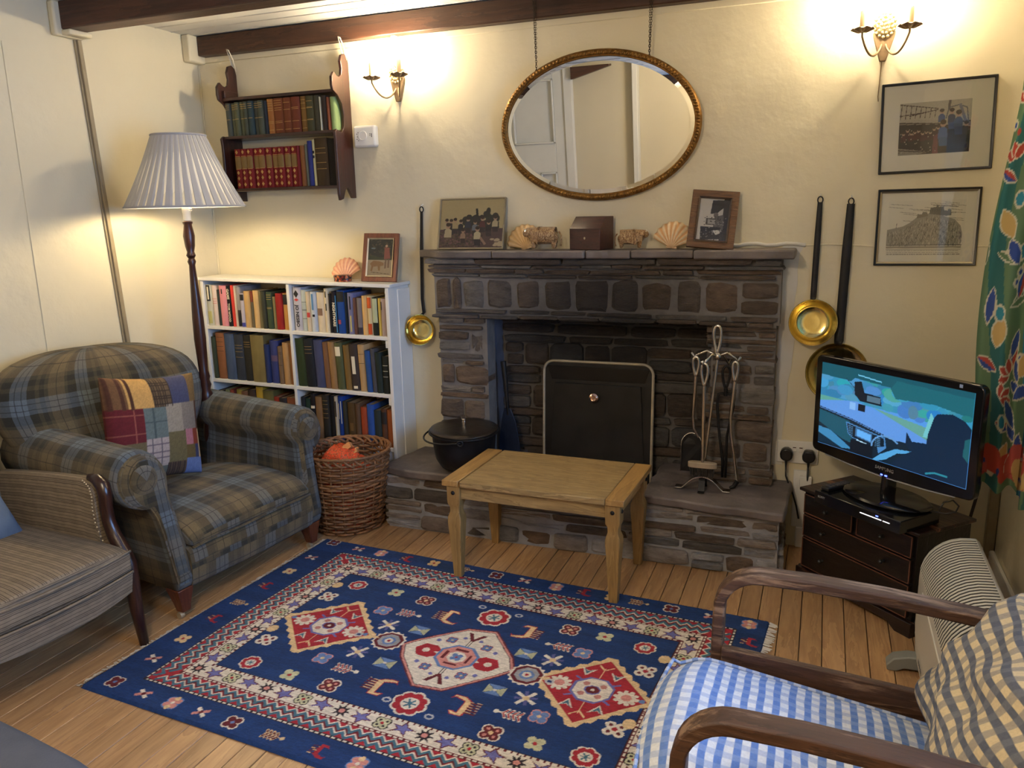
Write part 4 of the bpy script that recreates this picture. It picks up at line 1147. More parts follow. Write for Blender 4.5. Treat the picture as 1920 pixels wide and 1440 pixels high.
for s in (-1, 1):
    yo = s * 0.285
    rows = []
    for x, zt_ in ((-0.60, 0.515), (-0.45, 0.530), (-0.30, 0.540), (-0.18, 0.545), (-0.12, 0.540)):
        c = 0.25; rows.append([(x, yo - 0.024, c), (x, yo - 0.026, zt_ - 0.02), (x, yo - 0.014, zt_), (x, yo + 0.014, zt_), (x, yo + 0.026, zt_ - 0.02), (x, yo + 0.024, c)])
    rows.append([(-0.108, yo - 0.022, 0.25), (-0.108, yo - 0.024, 0.505), (-0.112, yo - 0.012, 0.525), (-0.112, yo + 0.012, 0.525), (-0.108, yo + 0.024, 0.505), (-0.108, yo + 0.022, 0.25)])
    MB().grid(rows, cv=True, capu=True).build('arm_panel', M_stripe, lc, smooth=40)
    path = [(-0.150, yo, 0.548), (-0.118, yo, 0.546), (-0.092, yo, 0.528), (-0.086, yo, 0.495), (-0.090, yo, 0.455), (-0.086, yo, 0.41), (-0.066, yo, 0.36), (-0.036, yo, 0.315), (-0.016, yo, 0.275), (-0.014, yo, 0.22), (-0.010, yo, 0.12), (0.006, yo, 0.0)]
    MB().tube(path, [0.012, 0.019, 0.022, 0.021, 0.020, 0.020, 0.022, 0.024, 0.024, 0.023, 0.020, 0.0145], 10).build('show_wood_arm', M_showwood, lc, smooth=180)
    m_ = MB()
    for k in range(22):
        t = k / 21; i = t * 6; i0 = int(i); f_ = i - i0; p = [Vector(path[min(11, 1 + i0 + d)]) for d in (0, 1)]; q_ = p[0].lerp(p[1], f_)
        m_.lathe([(0.0036, 0), (0.0026, 0.0022), (0.0005, 0.003)], 6, Matrix.Translation((q_.x - 0.028, yo - 0.0 + (-0.027), q_.z)) @ Euler((R(90), 0, 0)).to_matrix().to_4x4())
        m_.lathe([(0.0036, 0), (0.0026, 0.0022), (0.0005, 0.003)], 6, Matrix.Translation((q_.x - 0.021, yo + 0.010, q_.z)) @ Euler((0, R(90), 0)).to_matrix().to_4x4())
    m_.build('stud', M_brassold, lc, smooth=60)
MB().grid([[(x + dx, -0.27, z), (x + dx, 0.27, z), (x + dx + t, 0.27, z), (x + dx + t, -0.27, z)] for x, dx, z, t in ((-0.66, 0.0, 0.20, 0.08), (-0.68, 0.0, 0.5, 0.09), (-0.72, 0.0, 0.82, 0.07))], cv=True, capu=True).build('backrest', M_stripe, lc, bevel=0.02, seg=3)
for s in (-1, 1): MB().tube([(-0.64, s * 0.24, 0.22), (-0.70, s * 0.24, 0.0)], [0.02, 0.014], 8).build('leg', M_showwood, lc, smooth=60)
bc_ = thing('blue_cushion', 'muted blue cushion on the striped easy chair, cut by the left edge', 'cushion', (-2.455, -1.665, 0.455), (R(6), R(62), R(10)))
fr2, bk2 = pillow_rows(0.30, 0.34, 0.12, 16)
M_bluec = mat('washed_blue_cloth', C(96, 112, 132), 0.95, var=0.2, vscale=20, bmp=0.001, bscale=180)
m_ = MB().grid(fr2).grid(bk2, flip=True); m_.build('cushion_cover', M_bluec, bc_, smooth=180)
ft = thing('grey_footstool', 'grey blue upholstered footstool at the bottom left corner of the picture', 'footstool', (-1.50, -2.42, 0.0), (0, 0, R(-8)))
MB().grid([[(x * s_, y * s_ * 0.9, z) for x, y in [(0.30 * math.copysign(abs(math.cos(a)) ** .35, math.cos(a)), 0.24 * math.copysign(abs(math.sin(a)) ** .35, math.sin(a))) for a in [2 * PI * k / 32 for k in range(32)]]] for z, s_ in ((0.09, 0.97), (0.10, 1), (0.28, 1.0), (0.312, 0.97), (0.325, 0.88), (0.332, 0.6), (0.335, 0.2))], cv=True, capu=True).build('padded_top', mat('grey_blue_cloth', C(84, 88, 98), 0.95, var=0.2, bmp=0.001, bscale=200), ft, smooth=50)
for sx in (-1, 1):
    for sy in (-1, 1): MB().tube([(sx * 0.24, sy * 0.17, 0.0), (sx * 0.24, sy * 0.17, 0.10)], [0.014, 0.02], 8).build('leg', M_showwood, ft, smooth=60)

# ================================================================== BENTWOOD ARMCHAIR
def gingham(name, c0, c1, c2, period, rough=0.9, wt=0.5):
    m, nt, b = new_mat(name); b.inputs['Roughness'].default_value = rough; b.inputs['Specular IOR Level'].default_value = 0.25
    uv = nt.nodes.new('ShaderNodeUVMap'); sp = nt.nodes.new('ShaderNodeSeparateXYZ')
    nz = nd(nt, 'ShaderNodeTexNoise', Scale=9.0, Detail=2.0); nt.links.new(uv.outputs[0], nz.inputs['Vector'])
    ad = nt.nodes.new('ShaderNodeVectorMath'); ad.operation = 'MULTIPLY_ADD'
    nt.links.new(nz.outputs[1], ad.inputs[0]); ad.inputs[1].default_value = (0.010, 0.010, 0); nt.links.new(uv.outputs[0], ad.inputs[2]); nt.links.new(ad.outputs[0], sp.inputs[0])
    ks = []
    for i in (0, 1):
        a = vmath(nt, 'FRACT', vmath(nt, 'ADD', vmath(nt, 'DIVIDE', sp.outputs[i], period), 20))
        mr = nd(nt, 'ShaderNodeMapRange'); mr.inputs[1].default_value = 0.47; mr.inputs[2].default_value = 0.53; nt.links.new(a, mr.inputs[0])
        e = nd(nt, 'ShaderNodeMapRange'); e.inputs[1].default_value = 0.94; e.inputs[2].default_value = 1.0; e.inputs[3].default_value = 1; e.inputs[4].default_value = 0; nt.links.new(a, e.inputs[0])
        ks.append(vmath(nt, 'MULTIPLY', mr.outputs[0], e.outputs[0]))
    # strong stripes across, paler stripes along
    cc = mixc(nt, ks[0], c0, c2); cc = mixc(nt, vmath(nt, 'MULTIPLY', ks[1], wt), cc, c1)
    n2 = nd(nt, 'ShaderNodeTexNoise', Scale=220.0, Detail=2.0); nt.links.new(uv.outputs[0], n2.inputs['Vector'])
    hs = nt.nodes.new('ShaderNodeHueSaturation'); nt.links.new(cc, hs.inputs['Color']); nt.links.new(vmath(nt, 'MULTIPLY_ADD', n2.outputs[0], 0.35, 0.83), hs.inputs['Value'])
    nt.links.new(hs.outputs[0], b.inputs['Base Color'])
    n3 = nd(nt, 'ShaderNodeTexNoise', Scale=11.0, Detail=3.0); nt.links.new(uv.outputs[0], n3.inputs['Vector']); bump(nt, b, n3.outputs[0], 0.012)
    return m


M_ging = gingham('daylight_tinted_gingham', C(214, 218, 222), C(138, 160, 200), C(98, 130, 190), 0.0275)  # scatter cushion's gingham again, with blue daylight put into its colours
M_ging2 = gingham('grey_gingham', C(206, 190, 154), C(116, 118, 126), C(92, 98, 110), 0.029, wt=0.6)
M_bent = wood('worn_bentwood', C(92, 62, 44), C(44, 28, 20), 0, 0.55, 1.6, 0.0014, coat=0.0, wear=C(142, 114, 90))
bwc = thing('bentwood_armchair', 'low bentwood armchair with open loop arms and a gingham seat', 'armchair', (-0.17, -1.855, 0.0), (0, 0, R(0)))


def strip(path, w, t, yc):
    """flat bent strip lying in an x-z path; w across y, t thickness"""
    P = [Vector((p[0], 0, p[1])) for p in path]; rows = []
    for i, p in enumerate(P):
        d = (P[min(i + 1, len(P) - 1)] - P[max(i - 1, 0)]).normalized(); n = Vector((-d.z, 0, d.x))
        rows.append([p + n * t / 2 + Vector((0, yc - w / 2, 0)), p + n * t / 2 + Vector((0, yc + w / 2, 0)), p - n * t / 2 + Vector((0, yc + w / 2, 0)), p - n * t / 2 + Vector((0, yc - w / 2, 0))])
    return MB().grid(rows, cv=True, capu=True)


def loop_path():
    P = [(0.0 + 0.010, 0.0), (0.0, 0.30), (0.002, 0.46), (0.003, 0.505)]
    cx_, cz_, r = 0.083, 0.518, 0.080
    for k in range(1, 9): a = PI - (PI / 2 - 0.03) * k / 8; P.append((cx_ + r * math.cos(a), cz_ + r * math.sin(a)))
    P += [(0.18, 0.598), (0.32, 0.590), (0.46, 0.576), (0.60, 0.560), (0.74, 0.548)]
    return P


for s in (1, -1):
    strip(loop_path(), 0.046, 0.024, s * 0.255).build('arm_loop', M_bent, bwc, bevel=0.004, seg=2)
    strip([(0.60, 0.50), (0.66, 0.30), (0.70, 0.0)], 0.040, 0.024, s * 0.235).build('rear_leg', M_bent, bwc, bevel=0.004)
    MB().hexa([(0.012, s * 0.232 - 0.009, 0.335), (0.66, s * 0.232 - 0.009, 0.285), (0.66, s * 0.232 + 0.009, 0.285), (0.012, s * 0.232 + 0.009, 0.335),
               (0.012, s * 0.232 - 0.009, 0.440), (0.66, s * 0.232 - 0.009, 0.392), (0.66, s * 0.232 + 0.009, 0.392), (0.012, s * 0.232 + 0.009, 0.440)]).build('side_rail', M_bent, bwc, bevel=0.003)
MB().box((0.015, -0.222, 0.335), (0.040, 0.222, 0.375)).build('front_rail', M_bent, bwc, bevel=0.003)
MB().hexa([(0.02, -0.222, 0.345), (0.64, -0.222, 0.30), (0.64, 0.222, 0.30), (0.02, 0.222, 0.345), (0.02, -0.222, 0.358), (0.64, -0.222, 0.313), (0.64, 0.222, 0.313), (0.02, 0.222, 0.358)]).build('seat_base', M_bent, bwc)
MB().grid([[(x, -0.22, z), (x, 0.22, z), (x + 0.03, 0.22, z), (x + 0.03, -0.22, z)] for x, z in ((0.645, 0.34), (0.70, 0.55), (0.76, 0.80))], cv=True, capu=True).build('backrest', M_bent, bwc, bevel=0.004)
MB().grid([[(x, -0.235, z), (x, 0.235, z), (x + 0.085, 0.235, z + 0.01), (x + 0.085, -0.235, z + 0.01)] for x, z in ((0.535, 0.43), (0.59, 0.60), (0.645, 0.78), (0.655, 0.80))], cv=True, capu=True).build('back_cushion', M_ging, bwc, bevel=0.03, seg=3)
# seat cushion: rounded, softly crowned
rows = []
NX = 26
for i in range(NX + 1):
    t = i / NX; x = -0.075 + 0.60 * t
    nose = max(0, 1 - t / 0.13)
    row = []
    tilt = -0.085 * t
    top = 0.452 + tilt - 0.048 * nose ** 2.0; bot = 0.362 + tilt * 0.7 + 0.030 * nose ** 2
    if t > 0.45: bot = max(bot, 0.345)
    wv_ = 0.003 * math.sin(t * 23)
    for j in range(17):
        yy = -1 + 2 * j / 16
        row.append((x + 0.020 * (1 - yy ** 2) * (-1 if nose > 0 else 0) * nose, yy * (0.209 - 0.012 * nose), top + 0.018 * (1 - yy ** 2) - 0.034 * abs(yy) ** 5 + wv_ * (1 - yy * yy)))
    for j in range(16, -1, -1):
        yy = -1 + 2 * j / 16; row.append((x + 0.012 * nose, yy * (0.206 - 0.012 * nose), bot))
    rows.append(row)
sc_ = MB().grid(rows, cv=True, capu=True).build('seat_cushion', M_ging, bwc, smooth=70, bevel=0.010, seg=3)
m_ = MB()
for zz, xx in ((0.444, 0.0), ):
    pth = [(-0.068 + 0.59 * t, 0.204, 0.428 - 0.085 * t + (-0.030 * max(0, 1 - t / 0.13) ** 2)) for t in [k / 20 for k in range(20, -1, -1)]]
    pth += [(-0.082 - 0.012 * (1 - yy * yy), 0.190 * yy, 0.412) for yy in [1 - 0.2 * k for k in range(0, 11)]]
    pth += [(-0.068 + 0.59 * t, -0.204, 0.428 - 0.085 * t + (-0.030 * max(0, 1 - t / 0.13) ** 2)) for t in [k / 20 for k in range(21)]]
    m_.tube(pth, 0.004, 6)
m_.build('piping', M_ging, bwc, smooth=180)
gp = thing('gingham_scatter_cushion', 'cream and grey gingham scatter cushion propped on the bentwood armchair', 'cushion', (0.300, -1.862, 0.536), (0, 0, 0))
W_, H_, T_ = 0.47, 0.29, 0.14
rows_f, rows_b = pillow_rows(W_, H_, T_, 30, 0.90, 2.4, 0.028, 3.0)
Mx = Euler((0, R(-57), 0)).to_matrix() @ Euler((0, 0, R(90))).to_matrix()
fx_ = lambda rows: [list(q_) for q_ in zip(*[[Mx @ p for p in r_] for r_ in rows])]
m_ = MB().grid(fx_(rows_f)).grid(fx_(rows_b), flip=True); m_.build('cushion_cover', M_ging2, gp, smooth=180)

# ================================================================== CONVECTOR HEATER
M_heat = mat('cream_enamel', C(212, 208, 196), 0.35, var=0.03)
ht = thing('convector_heater', 'white convector heater with a louvred curved top standing by the right-hand wall', 'heater', (0.312, -0.722, 0.0), (0, 0, R(-90)))
# local x runs towards the photographer, local y towards the right-hand wall
HL, HD, HT = 0.66, 0.140, 0.362
def hsec(k=0):
    P = [(0.0, 0.045), (-0.002, 0.12), (0.0, 0.262)]
    for i in range(1, 9): a = PI / 2 * i / 8; P.append((0.120 * (1 - math.cos(a)), 0.268 + 0.130 * math.sin(a)))
    P += [(0.134, 0.399), (0.144, 0.392), (HD + 0.008, 0.375), (HD + 0.004, 0.045)]
    return P
sec = hsec(); c0 = (0.07, 0.2)
rows = []
for x, s_ in ((0.0, 0.90), (0.008, 0.98), (0.02, 1.0), (HL - 0.02, 1.0), (HL - 0.008, 0.98), (HL, 0.90)):
    rows.append([(x + (1 if x < 0.3 else -1) * 0.55 * max(0.0, 0.15 - z), c0[0] + (y - c0[0]) * s_, c0[1] + (z - c0[1]) * s_) for y, z in sec])
MB().grid(rows, cv=True, capu=True).build('body', M_heat, ht, smooth=50)
top = sec[3:12]
M_shadow = mat('heater_slot_shade', (0.015, 0.015, 0.015), 0.7)
pts_ = [Vector((0, y + (-0.002), z + 0.001)) for y, z in top]
n_sl = 36
for k in range(n_sl):
    x = 0.04 + (HL - 0.08) * k / (n_sl - 1)
    MB().tube([(x, p.y - 0.0008, p.z + 0.0016) for p in pts_], 0.0044, 6, flat=(0.42, 1.0)).build('louvre', M_heat, ht, smooth=60)
MB().grid([[(0.034, p.y - 0.001, p.z + 0.0010) for p in pts_], [(HL - 0.034, p.y - 0.001, p.z + 0.0010) for p in pts_]]).build('slot_shade_sheet', M_shadow, ht, smooth=60)  # dark sheet over the casing, painted for the shade between louvres
m_ = MB().hexa([(0.06, -0.004, 0.10), (0.60, -0.004, 0.10), (0.60, 0.002, 0.10), (0.06, 0.002, 0.10), (0.12, -0.003, 0.26), (0.54, -0.003, 0.26), (0.54, 0.003, 0.26), (0.12, 0.003, 0.26)])
m_.build('front_moulding', M_heat, ht, bevel=0.003)
M_foot = mat('grey_plastic_foot', C(128, 130, 126), 0.5)
for x in (0.10, HL - 0.10):
    P = [(-0.075, 0.0), (-0.078, 0.018), (-0.060, 0.040), (-0.02, 0.052), (0.16, 0.052), (0.20, 0.03), (0.205, 0.0), (0.185, 0.0), (0.17, 0.012), (-0.03, 0.012), (-0.05, 0.0)]
    MB().prism(P, x - 0.022, x + 0.022, lambda a, b_, d: (d, a, b_)).build('foot', M_foot, ht, bevel=0.004, seg=2)
lettering('maker_name', 'DIMPLEX', 0.018, mat('grey_print', C(110, 108, 104), 0.6), ht, TM((0.19, -0.0036, 0.155), (R(90), 0, 0)) if False else Matrix.Translation((0.21, -0.0030, 0.075)) @ Euler((R(90), 0, 0)).to_matrix().to_4x4())

# ================================================================== CHEST OF DRAWERS + TV
M_chest = wood('very_dark_stained_wood', C(20, 12, 11), C(11, 7, 7), 0, 0.35, 1.3, 0.0012, coat=0.12, wear=None)
M_chestw = wood('worn_dark_stained_wood', C(38, 20, 16), C(18, 10, 10), 0, 0.35, 1.0, 0.0012, coat=0.12, wear=C(138, 88, 60))
A = Vector((-0.028, -0.300, 0)); B = Vector((0.312, -0.625, 0))
ang = math.atan2(B.y - A.y, B.x - A.x)
ch = thing('chest_of_drawers', 'small dark stained chest of drawers under the television', 'chest of drawers', ((A + B) / 2), (0, 0, ang))
W = (B - A).length; D = 0.255; H = 0.352
# local: x along the front (to the viewer's right), y into the chest
m_ = MB().box((-W / 2 + 0.004, 0.010, 0.045), (W / 2 - 0.004, D, H - 0.012)); m_.build('carcass', M_chest, ch, bevel=0.002)
MB().box((-W / 2 - 0.010, -0.006, H - 0.012), (W / 2 + 0.010, D + 0.004, H)).build('top', M_chestw, ch, bevel=0.003, seg=2)
MB().prism([(-W / 2 - 0.008, 0), (-W / 2 - 0.008, 0.05), (W / 2 + 0.008, 0.05), (W / 2 + 0.008, 0), (W / 2 - 0.05, 0), (W / 2 - 0.08, 0.022), (-W / 2 + 0.08, 0.022), (-W / 2 + 0.05, 0)], -0.006, 0.012, lambda a, b_, d: (a, d, b_)).build('plinth', M_chestw, ch, bevel=0.002)
for s in (-1, 1): Bx('plinth', (s * (W / 2 + 0.006) - 0.008, 0.012, 0.0), (s * (W / 2 + 0.006) + 0.002, D, 0.05), M_chest, ch)
dz = [(0.262, 0.333), (0.176, 0.255), (0.060, 0.169)]
M_beadw = mat('worn_edge_bead', C(110, 70, 54), 0.5, var=0.5, vscale=30)
def drawer(xa, xb_, za, zb):
    d = MB().box((xa, -0.002, za), (xb_, 0.012, zb)).build('drawer', M_chest, ch, bevel=0.002)
    m_ = MB()
    for a, b_, c, e in ((xa, xb_, za, za + 0.0028), (xa, xb_, zb - 0.0028, zb)): m_.box((a, -0.0045, c), (b_, -0.001, e))
    for a, b_ in ((xa, xa + 0.0028), (xb_ - 0.0028, xb_)): m_.box((a, -0.0045, za), (b_, -0.001, zb))
    m_.build('bead', M_beadw, d)
    wdt = xb_ - xa; ks = [0.5] if wdt < 0.3 else [0.22, 0.78]
    for k in ks:
        q = Matrix.Translation((xa + wdt * k, -0.003, (za + zb) / 2)) @ Euler((R(90), 0, 0)).to_matrix().to_4x4()
        MB().lathe([(0.006, 0), (0.004, 0.004), (0.0035, 0.008), (0.0075, 0.012), (0.008, 0.016), (0.004, 0.020), (0.0008, 0.021)], 12, q).build('knob', M_dark, d, smooth=60)
drawer(-W / 2 + 0.014, -0.010, *dz[0]); drawer(0.010, W / 2 - 0.014, *dz[0]); drawer(-W / 2 + 0.014, W / 2 - 0.014, *dz[1]); drawer(-W / 2 + 0.014, W / 2 - 0.014, *dz[2])

P0 = Vector((-0.002, -0.262, 0)); P1 = Vector((0.444, -0.685, 0)); tang = math.atan2(P1.y - P0.y, P1.x - P0.x)
tv = thing('television', 'glossy black flat television switched on, standing on the disc player', 'television', ((P0 + P1) / 2 + Vector((0, 0, 0.400))), (0, 0, tang))
TWd = (P1 - P0).length; TB, TT = 0.088, 0.432      # local z of panel bottom/top
def rr(w, z0, z1, r, n=6, sag=0.0):
    P = []
    for cx_, cz_, a0 in ((w / 2 - r, z1 - r, 0), (-w / 2 + r, z1 - r, 90), (-w / 2 + r, z0 + r, 180), (w / 2 - r, z0 + r, 270)):
        for k in range(n + 1):
            a = R(a0 + 90 * k / n); P.append([cx_ + r * math.cos(a), cz_ + r * math.sin(a)])
            if P[-1][1] < z0 + r and abs(P[-1][0]) < w / 2 - r * 0.5: pass
    return P
o_ = rr(TWd, TB, TT, 0.022); o_.insert(3 * 7 , [0.0, TB - 0.014]); o_.insert(3 * 7, [-0.14, TB - 0.010]); o_.insert(3 * 7 + 2, [0.14, TB - 0.010])
m_ = MB(); f3 = lambda a, b_, d: (a, d, b_)
m_.prism(o_, -0.006, 0.020, f3); m_.build('bezel', M_blackgloss, tv, bevel=0.004, seg=2)
m_ = MB().prism(rr(TWd - 0.06, TB + 0.02, TT - 0.02, 0.03), 0.020, 0.052, f3); m_.build('back_housing', M_dark, tv, bevel=0.01, seg=2)
MB().tube([(-TWd / 2 + 0.06, -0.004, TB - 0.0035), (-0.14, -0.004, TB - 0.012), (0, -0.004, TB - 0.0165), (0.14, -0.004, TB - 0.012), (TWd / 2 - 0.06, -0.004, TB - 0.0035)], 0.0022, 6).build('trim_strip', mat('clear_grey_trim', C(150, 150, 150), 0.25), tv, smooth=180)
# picture on the screen
SW, SH = TWd - 0.052, TT - TB - 0.056
cv = Cv(1.6, 0.9, 260, 150, np.array(C(70, 130, 200)))
Y_ = cv.Y / 0.9; X_ = cv.X / 1.6
sky_ = np.array(C(80, 150, 225)); tl_ = np.array(C(36, 120, 140)); rd_ = np.array(C(96, 150, 220))
cv.a = sky_ * (1 - 0.0) + 0 * cv.a
g = np.random.RandomState(2)
cv.a[(Y_ < 0.40)] = C(52, 140, 178)
for k in range(70): cv.ell(g.rand() * 1.6, 0.12 + g.rand() * 0.22, 0.05 + g.rand() * 0.06, 0.03 + g.rand() * 0.04, np.array(C(40 + 40 * g.rand(), 120 + 40 * g.rand(), 150 + 60 * g.rand())))
cv.poly([(0, .40), (.45, .34), (1.25, .52), (1.25, .66), (0, .66)], C(92, 148, 222)); cv.poly([(.62, .36), (1.3, .44), (1.3, .58)], C(96, 158, 150)); cv.poly([(0, .36), (.3, .36), (0, .42)], C(90, 160, 150))
cv.poly([(0, 0), (1.6, 0), (1.6, .22), (1.25, .17), (.85, .20), (.80, .12), (.40, .10), (.36, .14), (0, .13)], C(22, 84, 100)); cv.poly([(.86, .04), (1.6, .06), (1.6, .24), (1.25, .19), (.86, .22), (.80, .13)], C(26, 98, 112))
cv.line([(.44, .06), (.70, .085)], .012, C(110, 190, 225))
cv.poly([(.40, .14), (.48, .12), (.52, .23), (.70, .24), (.72, .33), (.48, .33), (.41, .27)], C(10, 26, 40)); cv.poly([(.55, .25), (.70, .25), (.70, .31), (.55, .31)], C(80, 110, 130)); cv.poly([(.46, .36), (.54, .36), (.54, .43), (.46, .43)], C(8, 20, 34))
cv.line([(.30, .12), (.40, .20)], .006, C(10, 30, 40)); cv.rect(.36, .36, .43, .44, C(130, 180, 235))
cv.poly([(0, .50), (.40, .55), (.85, .64), (1.1, .62), (1.6, .62), (1.6, .9), (0, .9)], C(8, 34, 52)); cv.poly([(0, .52), (.38, .57), (.42, .80), (.3, .78), (0, .66)], C(20, 82, 104)); cv.poly([(0, .71), (.15, .72), (.42, .86), (.3, .88), (0, .80)], C(60, 132, 180)); cv.poly([(0, .78), (.3, .88), (0, .88)], C(10, 40, 60))
cv.line([(0, .49), (.4, .54), (.84, .63)], .008, C(6, 20, 36))
cv.poly([(.33, .58), (.78, .64), (.80, .74), (.72, .82), (.70, .74), (.42, .74), (.36, .70)], C(70, 130, 190)); cv.poly([(.345, .595), (.77, .65), (.78, .73), (.70, .76), (.42, .73), (.37, .70)], C(10, 30, 46))
cv.poly([(.45, .615), (.64, .64), (.64, .735), (.45, .71)], C(60, 110, 160)); cv.poly([(.465, .63), (.625, .652), (.625, .722), (.465, .70)], C(96, 172, 240))
for k in range(6): cv.line([(.365 + k * .002, .615 + k * .018), (.415, .622 + k * .018)], .005, C(90, 150, 200)); cv.line([(.68, .66 + k * .018), (.74, .668 + k * .018)], .005, C(90, 150, 200))
cv.line([(.47, .745), (.62, .765)], .010, C(180, 220, 245)); cv.rect(.40, .76, .66, .9, C(6, 20, 34))
pa = [(.80 + .16 * math.cos(a), .76 + .14 * math.sin(a)) for a in [PI + k * PI / 12 * 0.9 for k in range(11)]]; cv.line(pa, .016, C(96, 150, 205))
cv.poly([(.74, .82), (.90, .72), (1.06, .70), (1.0, .74), (.92, .76), (.80, .86), (.70, .90), (.66, .90)], C(80, 160, 215))
cv.poly([(1.0, .52), (1.06, .60), (1.20, .58), (1.22, .36), (1.28, .27), (1.42, .24), (1.54, .28), (1.6, .34), (1.6, .9), (.84, .9), (.98, .76), (1.06, .70), (1.0, .64)], C(8, 36, 62))
cv.poly([(1.22, .27), (1.25, .32), (1.20, .52), (1.16, .52)], C(110, 190, 200)); cv.poly([(1.55, .45), (1.6, .42), (1.6, .66), (1.54, .60)], C(24, 90, 100)); cv.line([(1.22, .87), (1.30, .84), (1.42, .84)], .018, C(40, 130, 150)); cv.ell(1.55, .25, .05, .03, C(34, 116, 120))
cv.speck(0.03, 3)
scr = painted('screen', cv, attr_mat('lit_screen', 0.2, emit=0.85), tv, lambda X, Y: np.stack([(X / 1.6 - 0.5) * SW, np.full_like(X, -0.0066), TT - 0.024 - Y / 0.9 * SH], -1))
M_print = mat('silver_print', C(190, 190, 190), 0.3, 0.5)
lettering('maker_name', 'SAMSUNG', 0.0155, M_print, tv, Matrix.Translation((0.0, -0.0068, TB + 0.012)) @ Euler((R(90), 0, 0)).to_matrix().to_4x4())
M_blue = mat('blue_led', (0.05, 0.08, 1.0), 0.3, emit=8.0)
Bx('power_light', (-0.012, -0.008, TB - 0.010), (0.012, -0.0055, TB - 0.006), M_blue, tv, None)
Bx('sticker', (TWd * 0.385 - 0.006, -0.0072, TT - 0.017), (TWd * 0.385 + 0.004, -0.0062, TT - 0.007), mat('pale_blue_sticker', C(150, 170, 210), 0.5), tv, None)
MB().tube([(0, 0.018, 0.0), (0, 0.022, 0.10)], 0.022, 12, flat=(1.4, 0.8)).build('neck', M_blackgloss, tv, smooth=60)
MB().lathe([(0.135, 0.0), (0.138, 0.004), (0.130, 0.010), (0.06, 0.014), (0.02, 0.016)], 40, Matrix.Translation((0.0, 0.012, 0.0)), sx=1.12, sy=0.72).build('stand', M_blackgloss, tv, smooth=40)
dvd = thing('disc_player', 'slim glossy black disc player on the chest of drawers, beneath the television', 'disc player', ((P0 + P1) / 2 + Vector((-0.030, -0.020, 0.354))), (0, 0, tang + R(2)))
MB().box((-0.165, -0.085, 0.0), (0.165, 0.10, 0.043)).build('casing', M_blackgloss, dvd, bevel=0.003, seg=2)
Bx('front_strip', (0.02, -0.0868, 0.024), (0.098, -0.0848, 0.0262), mat('white_light_strip', (0.9, 0.9, 0.95), 0.3, emit=1.5), dvd, None)
Bx('front_strip', (0.104, -0.0868, 0.024), (0.128, -0.0848, 0.0262), mat('white_light_strip_b', (0.9, 0.9, 0.95), 0.3, emit=1.2), dvd, None)
Bx('indicator', (0.078, -0.0868, 0.032), (0.086, -0.0848, 0.035), M_blue, dvd, None)
lettering('maker_name', 'SONY', 0.011, M_print, dvd, Matrix.Translation((-0.135, -0.0856, 0.026)) @ Euler((R(90), 0, 0)).to_matrix().to_4x4())
rem = thing('remote_control', 'slim black remote control lying on the disc player', 'remote control', ((P0 + P1) / 2 + Vector((-0.030, -0.020, 0.398)) + Vector((math.cos(tang), math.sin(tang), 0)) * -0.142), (0, 0, tang + R(2)))
MB().box((-0.016, -0.07, 0.0), (0.016, 0.07, 0.012)).build('casing', M_dark, rem, bevel=0.003)
m_ = MB()
for i in range(3):
    for j in range(6): m_.box((-0.011 + i * 0.009, -0.055 + j * 0.017, 0.012), (-0.006 + i * 0.009, -0.047 + j * 0.017, 0.0135))
m_.build('button', mat('grey_button', C(90, 90, 96), 0.5), rem)

# sockets, plugs and cables
so = thing('wall_socket', 'white double wall socket beside the stone hearth', 'socket', (-0.058, 0.0, 0.392))
MB().box((-0.076, -0.012, -0.044), (0.076, 0.0, 0.046)).build('face_plate', M_white, so, bevel=0.003, seg=2)
for x in (-0.012, 0.012): Bx('switch', (x - 0.008, -0.016, 0.004), (x + 0.008, -0.012, 0.026), M_white, so, 0.0015); 
M_red = mat('dark_red_mark', (0.05, 0.01, 0.01), 0.5)
for x in (-0.012, 0.012): Bx('switch_mark', (x - 0.006, -0.0166, 0.019), (x + 0.006, -0.0156, 0.0225), M_red, so, None)
for k, x in enumerate((-0.040, 0.042)):
    pl = thing('mains_plug', ['black rounded mains plug in the socket half nearer the hearth', 'black angular mains plug in the socket half nearer the television'][k], 'plug', (-0.058 + x, -0.012, 0.388), (0, 0, 0), 'plugs in the double socket')
    P = [(-0.024, 0.004), (-0.018, 0.020), (-0.006, 0.026), (0.006, 0.026), (0.018, 0.020), (0.024, 0.004), (0.022, -0.014), (0.010, -0.024), (-0.010, -0.024), (-0.022, -0.014)]
    if k: P = [(-0.024, 0.0), (-0.016, 0.022), (0.016, 0.022), (0.026, 0.0), (0.022, -0.016), (0.009, -0.026), (-0.009, -0.026), (-0.022, -0.016)]
    MB().prism([(a, b_) for a, b_ in P], -0.036, 0.0, lambda a, b_, d: (a, d, b_)).build('plug_body', M_dark, pl, bevel=0.006, seg=2)
    MB().tube([(0, -0.020, -0.022), (0, -0.020, -0.048)], [0.006, 0.0035], 8).build('cable_sleeve', M_dark, pl, smooth=60)
cb1 = MB().tube([(-0.098, -0.032, 0.340), (-0.096, -0.034, 0.30), (-0.082, -0.035, 0.262), (-0.066, -0.03, 0.225), (-0.052, -0.03, 0.18), (-0.040, -0.04, 0.13)], 0.0034, 8).build('power_cable', M_dark, smooth=180)
tag(cb1, 'thin black cable curving away from the plug nearer the hearth', 'cable')
cb2 = MB().tube([(-0.016, -0.032, 0.338), (-0.016, -0.02, 0.27), (-0.016, -0.012, 0.19), (-0.018, -0.010, 0.10)], 0.0040, 8).build('power_cable', M_dark, smooth=180)
tag(cb2, 'black cable dropping straight down from the plug nearer the television', 'cable')
